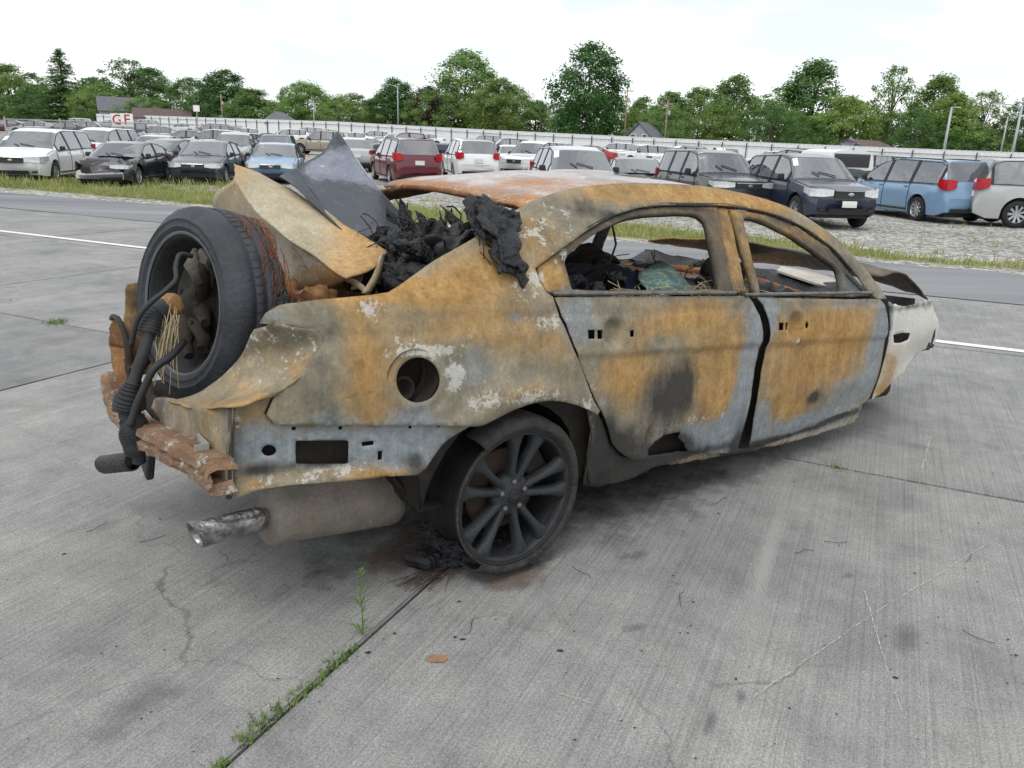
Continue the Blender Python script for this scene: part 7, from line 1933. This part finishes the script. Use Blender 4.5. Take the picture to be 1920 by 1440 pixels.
# finer sampling so that the boot folds read
fine = []; fr = []
for i in range(len(sh_)-1):
    for k in range(3):
        u = k/3; t = (i+u)/(len(sh_)-1); fine.append(sh_[i].lerp(sh_[i+1], u))
        if t < 0.10: r_ = 0.040
        elif t < 0.24: r_ = 0.032+0.005*math.sin(t*330)
        elif t < 0.50: r_ = 0.020
        elif t < 0.66: r_ = 0.028+0.022*smooth(0.5, 0.62, t)+0.006*math.sin(t*330)
        elif t < 0.72: r_ = 0.036
        elif t < 0.92: r_ = 0.038+0.012*math.sin((t-0.72)/0.2*math.pi)+0.005*math.sin(t*480)
        else: r_ = 0.022
        fr.append(r_)
MB().tube(fine, fr, 18).build('half_shaft', simple('rubber_boot', lin(44, 45, 48), 0.7, var=0.25, scale=20, bump=0.2), dw, smooth=True)
MB().tube(dense(loc(STRUT)), 0.013, 10).build('link_rod', M_plast, dw, smooth=True)
MB().tube(dense(loc(HOSE)), 0.009, 8).build('brake_hose', M_plast, dw, smooth=True)
cv = loc(CVJ)[0]
lumps('joint_cup', [(cv, (0.045, 0.04, 0.045))], M_rusty, dw, 0.12, 1.0)
rt = MB(); rrng = random.Random(3)
for i in range(34):
    p = cv+Vector((rrng.gauss(0.03, .02), rrng.gauss(-0.02, .012), rrng.gauss(-0.02, .025)))
    L_ = rrng.uniform(0.06, 0.26); pts = [p]
    d = Vector((rrng.gauss(0.15, .25), rrng.gauss(-.15, .2), -1))
    for k in range(5):
        p = p+d.normalized()*L_/5+Vector((rrng.gauss(0, .004), rrng.gauss(0, .004), 0)); d.x *= 0.7; d.y *= 0.7; pts.append(p)
    rt.tube(pts, 0.0015, 4)
o = rt.build('tangled_roots', M_straw, dw); o['kind'] = 'stuff'
# frayed steel cords spilling below the tyre
fr_ = MB(); frng = random.Random(5)
for i in range(260):
    t0 = R(frng.uniform(-42, 8)) if i < 120 else R(frng.uniform(0, 88)); y0 = frng.uniform(0.15, 0.25); r0 = RT-0.015
    pts = []
    sp_ = frng.uniform(0.3, 1.0); ext = frng.uniform(0.01, 0.045) if i < 120 else frng.uniform(0.008, 0.02)
    for k in range(8):
        u = k/7; t = t0-u*sp_*0.9; r_ = r0+ext*math.sin(u*math.pi)+frng.gauss(0, .002)
        pts.append((r_*math.cos(t), y0-0.05*u*frng.uniform(0.7, 1.2), r_*math.sin(t)))
    fr_.tube(pts, 0.0017, 3)
o = fr_.build('steel_cords', M_cord, dw); o['kind'] = 'stuff'
lumps('tread_flap', [((RT*0.94, 0.19, 0.06), (0.025, 0.04, 0.07))], M_char, dw, 0.5, 1.5)
# ------------------------------------------------------------------ head lamp cavity behind the torn fender
MB().add([(2.70, -0.80, 0.60), (3.60, -0.66, 0.66), (3.55, -0.64, 0.92), (2.72, -0.76, 1.0)], [(0, 1, 2, 3)]).build('fender_liner', M_inner, car, solid=0.01)
lumps('torn_bracket', [((3.50, -0.80, 0.63), (0.11, 0.015, 0.022)), ((3.60, -0.78, 0.69), (0.03, 0.015, 0.06))], M_char, car, 0.8, 2.2)
MB().box((3.05, 0.0, 0.45), (0.9, 1.3, 0.42)).build('engine_block', M_inner, car, bevel=0.05)
MB().box((-0.02, 0.0, 0.36), (0.55, 1.05, 0.14)).build('subframe_shade_block', M_inner, car, bevel=0.03)  # unseen subframe box, added low to deepen the shadow under the car
MB().box((0.62, 0.1, 0.24), (0.62, 1.2, 0.16)).build('fuel_tank_shade_block', M_inner, car, bevel=0.05)  # unseen tank box, added to keep light out from beneath the floor
MB().tube([(0.0, -0.80, 0.33), (0.0, -0.3, 0.36), (0.0, 0.5, 0.38)], 0.03, 10).build('axle_shaft', M_inner, car)
MB().tube([(-0.35, -0.56, 0.28), (0.1, -0.4, 0.24), (1.2, -0.1, 0.18), (2.4, 0.0, 0.16)], 0.03, 8).build('exhaust_pipe', M_muf, car, smooth=True)
# ------------------------------------------------------------------ shredded tyre beside the wheel
ts = empty('tyre_shreds', (-0.22, 2.76, 0)); tag(ts, 'heap of charred tyre shreds beside the burnt rear wheel', 'debris')
lumps('rubber_lump', [((-0.12, -0.05, 0.04), (0.07, 0.05, 0.035)), ((0.02, 0.06, 0.06), (0.13, 0.09, 0.06)), ((0.16, 0.0, 0.035), (0.15, 0.06, 0.03)), ((0.06, 0.2, 0.08), (0.10, 0.12, 0.09)), ((0.02, 0.28, 0.12), (0.05, 0.08, 0.14)), ((0.24, -0.02, 0.03), (0.12, 0.045, 0.025)), ((-0.02, -0.03, 0.025), (0.09, 0.05, 0.022))], M_char, ts, 0.6, 1.6)
fb = MB(); g_ = random.Random(31)
for i in range(260):
    p = Vector((g_.uniform(-0.12, 0.26), g_.uniform(-0.04, 0.22), g_.uniform(0.02, 0.10)))
    d = Vector((g_.gauss(-.3, .6), g_.gauss(-.1, .6), g_.gauss(0.15, .4))).normalized(); L_ = g_.uniform(0.04, 0.13)
    q = p+d*L_; q.z = max(q.z, 0.006)
    fb.tube([p, p.lerp(q, .5)+Vector((0, 0, .012)), q], 0.0016, 3)
o = fb.build('charred_fibres', simple('grey_fibre', lin(70, 68, 70), 0.9, var=0.5, scale=30), ts); o['kind'] = 'stuff'
cd = MB()
for i in range(22):
    a0 = Vector((0.05+g_.gauss(0, .03), -0.03+g_.gauss(0, .015), 0.012)); b0 = Vector((-0.10+g_.gauss(0, .05), -0.20+g_.gauss(0, .03), 0.006))
    cd.tube([a0, a0.lerp(b0, .4)+Vector((-.03, .0, .006)), b0], 0.0016, 3)
o = cd.build('steel_cords', simple('brown_cord', lin(84, 62, 52), 0.9), ts); o['kind'] = 'stuff'
# ------------------------------------------------------------------ grass: verge, weeds and the plants in the slab joints
def blades(mb_v, mb_f, p, n_, h, spread, rng, w=0.006, lean=0.5):
    for _ in range(n_):
        an = rng.uniform(0, 6.283); hh_ = h*rng.uniform(0.5, 1.1); ln = rng.uniform(0.1, lean)
        b0 = Vector((p[0]+rng.gauss(0, spread), p[1]+rng.gauss(0, spread), p[2]))
        dr = Vector((math.cos(an), math.sin(an), 0)); sd_ = Vector((-dr.y, dr.x, 0))*w*rng.uniform(0.6, 1.3)
        m_ = b0+dr*hh_*ln*0.35+Vector((0, 0, hh_*0.6)); t_ = b0+dr*hh_*ln+Vector((0, 0, hh_*(1-0.25*ln)))
        o_ = len(mb_v); mb_v.extend((tuple(b0-sd_), tuple(b0+sd_), tuple(m_+sd_*0.8), tuple(m_-sd_*0.8), tuple(t_)))
        mb_f.append((o_, o_+1, o_+2, o_+3)); mb_f.append((o_+3, o_+2, o_+4))
grng = random.Random(21); V = []; Fc = []
tries = 0; cnt = 0
while cnt < 15000 and tries < 160000:
    tries += 1
    a = grng.uniform(14.5, 24.0) if grng.random() < 0.8 else grng.uniform(14.5, 17); b = grng.uniform(-14, 34)
    p = AB(a, b); m = grass_mask(p.x, p.y)
    if grng.random() > m*1.1-0.08: continue
    cnt += 1
    blades(V, Fc, (p.x, p.y, T(p.x, p.y)), 5, 0.09 if grng.random() < 0.85 else 0.2, 0.06, grng, 0.008, 0.7)
m = bpy.data.meshes.new('verge_grass'); m.from_pydata(V, [], Fc); m.update()
tag(link('verge_grass', m, M_grass), 'mown and seeding grass along the verge and between gravel', 'grass', kind='stuff')
# taller weeds against the parked cars
V = []; Fc = []
for i in range(370):
    px = grng.uniform(0, 480) if i < 330 else grng.uniform(1330, 1920); py = grng.uniform(322, 352) if i < 330 else grng.uniform(415, 505)
    p = ray_ground(px, py+(px/480*8 if i < 330 else 0))
    if i < 330: blades(V, Fc, (p.x, p.y, T(p.x, p.y)), 14, grng.uniform(0.12, 0.40), 0.12, grng, 0.012, 0.6)
    else: blades(V, Fc, (p.x, p.y, T(p.x, p.y)), 8, grng.uniform(0.06, 0.2), 0.05, grng, 0.008, 0.6)
m = bpy.data.meshes.new('verge_weeds'); m.from_pydata(V, [], Fc); m.update()
tag(link('verge_weeds', m, M_grass), 'ragged taller weeds at the bumpers of the parked cars', 'weeds', kind='stuff')
# one tuft after another in the joints: each is a plant of its own
def tuft(a, b, n_, h, spread, label, name='weed_tuft', w=0.003, length=0.0, group=None):
    V = []; Fc = []; rg = random.Random(int(a*1000+b*77))
    c = AB(a, b, 0.0)
    k = max(1, int(length/0.03))
    for i in range(k):
        q = AB(a+(i/k-0.5)*length if length else a, b, 0)-c
        blades(V, Fc, (q.x, q.y, -0.02), max(3, n_//k), h*rg.uniform(0.6, 1.2), spread, rg, w, 0.8)
    m = bpy.data.meshes.new(name); m.from_pydata(V, [], Fc); m.update()
    o = link(name, m, M_weed); o.location = c
    tag(o, label, 'plant', group)
    return o
tuft(1.62, 1.385, 230, 0.050, 0.014, 'low green weeds filling the slab joint beside the tall stalk', length=0.34)
tuft(1.36, 1.40, 120, 0.055, 0.016, 'grassy weed patch in the slab joint before the low weed strip', length=0.16)
tuft(1.20, 1.385, 60, 0.05, 0.010, 'small weed tuft in the slab joint nearest its broken corner', length=0.06)
tuft(2.28, 1.385, 30, 0.03, 0.008, 'tiny green sprout in the joint beside the tyre shreds', length=0.03)
tuft(4.28, 0.05, 70, 0.05, 0.025, 'green weed tuft in the cross joint right of the burnt car')
tuft(4.28, 0.30, 40, 0.025, 0.02, 'low weed sprouts in the cross joint close to the burnt front door')
p = to_ab(*ray_ground(105, 606)[:2]); tuft(p[0], p[1], 220, 0.055, 0.05, 'bright grass tuft at the edge of the dark asphalt patch')
p = to_ab(*ray_ground(40, 718)[:2]); tuft(p[0], p[1], 130, 0.04, 0.035, 'small weed clump in the joint below the asphalt patch')
p = to_ab(*ray_ground(195, 628)[:2]); tuft(p[0], p[1], 90, 0.035, 0.03, 'sparse weed clump in the joint near the torn trunk corner')
jr = random.Random(9)
V = []; Fc = []
for i in range(46):
    b = jr.uniform(8, 13) if i < 20 else jr.uniform(-3, 0); q = AB(7.86, b, -0.02); blades(V, Fc, q, 7, 0.035, 0.02, jr, 0.003, 0.8)
for i in range(30): q = AB(jr.uniform(5.2, 7.6), 8.68, -0.02); blades(V, Fc, q, 6, 0.03, 0.015, jr, 0.003, 0.8)
for i in range(26): q = AB(4.28, jr.uniform(-1.4, 0.4), -0.02); blades(V, Fc, q, 6, 0.025, 0.01, jr, 0.003, 0.8)
m = bpy.data.meshes.new('joint_weeds'); m.from_pydata(V, [], Fc); m.update(); tag(link('joint_weeds', m, M_weed), 'thin line of tiny weeds growing along the slab joints', 'weeds', kind='stuff')
# the tall stalk
sw = empty('tall_weed', AB(1.83, 1.40, 0)); tag(sw, 'tall thin weed with narrow leaves rising from the slab joint', 'plant')
stk = [Vector((0, 0, -0.02)), Vector((0.003, 0.0, 0.08)), Vector((-0.004, 0.004, 0.16)), Vector((0.002, 0.0, 0.25))]
MB().tube(stk, [0.003, 0.0025, 0.002, 0.001], 5).build('stem', M_weed, sw)
V = []; Fc = []; kr = random.Random(2)
for i in range(34):
    t = kr.uniform(0.05, 1.0); p = stk[0].lerp(stk[3], t); an = kr.uniform(0, 6.283); L_ = (0.075-0.045*t)*kr.uniform(0.7, 1.2)
    d = Vector((math.cos(an), math.sin(an), kr.uniform(0.5, 1.4))).normalized(); s_ = d.cross(Vector((0, 0, 1))).normalized()*0.0035
    o_ = len(V); V += [tuple(p), tuple(p+d*L_*.5+s_), tuple(p+d*L_-Vector((0, 0, .008))), tuple(p+d*L_*.5-s_)]; Fc.append((o_, o_+1, o_+2, o_+3))
m = bpy.data.meshes.new('leaf'); m.from_pydata(V, [], Fc); m.update(); link('leaf', m, M_weed, sw)
# ------------------------------------------------------------------ marks and crumbs on the slabs
def scratch(p0, p1, w, k=24, seed=1):
    """a broken chalky scratch between two ground points"""
    p0, p1 = Vector((p0.x, p0.y, 0)), Vector((p1.x, p1.y, 0)); d = (p1-p0).normalized(); s_ = Vector((-d.y, d.x, 0)); mb = MB(); rg = random.Random(seed)
    for i in range(k):
        u0, u1 = i/k, (i+rg.uniform(0.5, 1.0))/k
        c0 = s_*0.006*noise.noise((i*0.35, seed, 0)); ww = w*rg.uniform(0.3, 1.0)
        a_, b_ = p0.lerp(p1, u0)+c0, p0.lerp(p1, u1)+c0
        z_ = Vector((0, 0, 0.003))
        mb.add([a_-s_*ww+z_, b_-s_*ww*0.7+z_, b_+s_*ww+z_, a_+s_*ww*0.8+z_], [(0, 1, 2, 3)])
    return mb.build('scratch', simple('chalky_scratch', lin(196, 196, 190), 0.9, var=0.1), pav)
for i, (x0, y0, x1, y1, w) in enumerate(((1620, 1112, 1650, 1215, .003), (1650, 1215, 1690, 1335, .0014), (1870, 1010, 1640, 1150, .0016), (1640, 1150, 1410, 1310, .0016), (1050, 1303, 1112, 1322, .0022), (1745, 820, 1728, 880, .003))):
    scratch(ray_ground(x0, y0), ray_ground(x1, y1), w, 22, i+1)
cr_ = random.Random(41); V = []; Fc = []
def chip(p, s):
    o_ = len(V); n_ = cr_.randint(4, 6)
    for k in range(n_):
        an = 6.283*k/n_+cr_.uniform(-.3, .3); r_ = s*cr_.uniform(0.5, 1.2); V.append((p.x+r_*math.cos(an)*1.5, p.y+r_*math.sin(an), 0.001))
    V.append((p.x, p.y, 0.001+s*cr_.uniform(0.3, 0.6)))
    for k in range(n_): Fc.append((o_+k, o_+(k+1) % n_, o_+n_))
for (x, y) in ((1347, 963), (1275, 1187), (1070, 1155), (1262, 1080), (1290, 1187), (1050, 1223), (1380, 1275), (1670, 1258), (1678, 1272), (1905, 1230), (1890, 1200), (853, 1195), (868, 1200), (1715, 1075), (1488, 905), (1300, 1130), (1480, 1330), (120, 1040), (300, 975), (480, 1120), (1020, 1010), (1400, 1000), (860, 1130), (690, 1225), (740, 1190)):
    chip(ray_ground(x, y), cr_.uniform(0.003, 0.008))
for i in range(260):
    p = ray_ground(cr_.uniform(0, 1920), cr_.uniform(560, 1439)); chip(p, cr_.uniform(0.001, 0.004))
m = bpy.data.meshes.new('burnt_crumbs'); m.from_pydata(V, [], Fc); m.update(); tag(link('burnt_crumbs', m, M_char), 'tiny burnt crumbs and chips scattered over the slabs', 'debris', kind='stuff')
tw = MB()
for i, (x, y) in enumerate(((1110, 1090), (1290, 1110), (1600, 1020), (1480, 1040), (860, 1195), (150, 1000), (620, 960), (250, 1020), (1880, 1210), (1340, 950), (1230, 940), (1810, 1060), (430, 1060))):
    p = ray_ground(x, y); an = cr_.uniform(0, 3.14); pts = []
    for k in range(6):
        an += cr_.gauss(0, .35); p = Vector((p.x+math.cos(an)*0.022, p.y+math.sin(an)*0.022, 0.003)); pts.append(p)
    tw.tube(pts, 0.0011, 4)
tag(tw.build('loose_wires', M_char), 'thin dark wires and twigs lying about on the slabs', 'debris', kind='stuff')
# soot (with painted contact shadow), rust wash and tyre dust lying on the slabs
def stain_mat(name, col, strength, scale, lo, hi, stretch=(1, 1, 1)):
    m, n, l, b = newmat(name)
    tc = N(n, 'ShaderNodeTexCoord'); mp = N(n, 'ShaderNodeMapping'); mp.inputs['Scale'].default_value = stretch; l.new(tc.outputs['Object'], mp.inputs['Vector'])
    no = N(n, 'ShaderNodeTexNoise', Scale=scale, Detail=7.0, Roughness=0.68); l.new(mp.outputs[0], no.inputs['Vector'])
    at = N(n, 'ShaderNodeAttribute', attribute_name='fade')
    v = mathn(n, l, 'ADD', mathn(n, l, 'SUBTRACT', at.outputs['Fac'], 0.5), no.outputs['Fac'])
    r = ramp(n, [(lo, (0, 0, 0, 1)), (hi, (1, 1, 1, 1))]); l.new(v, r.inputs['Fac'])
    b.inputs['Base Color'].default_value = col; b.inputs['Roughness'].default_value = 0.95; b.inputs['Specular IOR Level'].default_value = 0.1
    l.new(mathn(n, l, 'MULTIPLY', r.outputs['Color'], strength), b.inputs['Alpha'])
    return m
def stain(c, ax, rx, ry, mat, z):
    c = Vector((c[0], c[1], 0)); e = Vector((math.cos(ax), math.sin(ax), 0)); f_ = Vector((-e.y, e.x, 0)); P = []; fd_ = []
    for i in range(13):
        row = []
        for j in range(25):
            u, v = j/12-1, i/6-1; row.append(c+e*u*rx+f_*v*ry+Vector((0, 0, z))); fd_.append(max(0.0, 1-math.hypot(u, v))**0.8)
        P.append(row)
    me = MB().grid(P).mesh('stain'); a_ = me.attributes.new('fade', 'FLOAT', 'POINT'); a_.data.foreach_set('value', fd_)
    return link('stain', me, mat, pav)
ca = math.atan2(0.61482, 0.78693)
M_soot_shade = stain_mat('soot_and_contact_shade', lin(52, 51, 51), 0.8, 5.0, 0.5, 1.0)  # soot, strengthened so it also paints the contact shadow under the car
M_rwash = stain_mat('rust_wash', lin(112, 90, 72), 0.6, 6.0, 0.6, 1.0)
M_drip = stain_mat('oil_drip', lin(100, 101, 108), 0.38, 9.0, 0.5, 0.95)
M_dust = stain_mat('pale_scuff', lin(186, 186, 182), 0.5, 6.0, 0.5, 0.85, (30, 1.5, 1))
stain((0.35, 3.75), ca, 2.9, 1.25, M_soot_shade, 0.0016)
stain((-0.35, 2.85), ca, 0.9, 0.42, M_rwash, 0.0022)
stain((0.05, 2.66), ca, 0.40, 0.18, M_rwash, 0.0027)
for (x, y, rx, ry, mm, an) in ((1330, 1360, .16, .035, M_drip, R(66)), (1390, 1310, .09, .04, M_drip, R(60)), (1590, 1080, .06, .03, M_drip, 0.4), (1270, 1095, .03, .02, M_drip, 0), (1190, 1180, .10, .05, M_drip, 0.3), (250, 1330, .35, .16, M_drip, R(70)), (1200, 1040, .12, .06, M_drip, 0.8), (1700, 1200, .2, .1, M_drip, 1.0), (600, 620, .5, .2, M_drip, 0)):
    q = ray_ground(x, y); stain((q.x, q.y), an, rx, ry, mm, 0.0031)
q0, q1 = ray_ground(1490, 880), ray_ground(1345, 1340)
stain(((q0.x+q1.x)/2, (q0.y+q1.y)/2), math.atan2(q1.y-q0.y, q1.x-q0.x), (q1-q0).length*0.6, 0.09, M_dust, 0.0036)
# rust stain on the slab
sp_ = ray_ground(820, 1238)
pts = [(sp_.x+0.035*math.cos(t)*(1+.4*nz(math.cos(t), math.sin(t), 2)), sp_.y+0.022*math.sin(t)*(1+.4*nz(math.cos(t), math.sin(t), 2, 5)), 0.0022) for t in [6.283*k/24 for k in range(24)]]
MB().add(pts, [tuple(range(24))]).build('rust_stain', simple('rust_stain_mat', lin(150, 118, 92), 0.95, var=0.2, scale=40), pav)
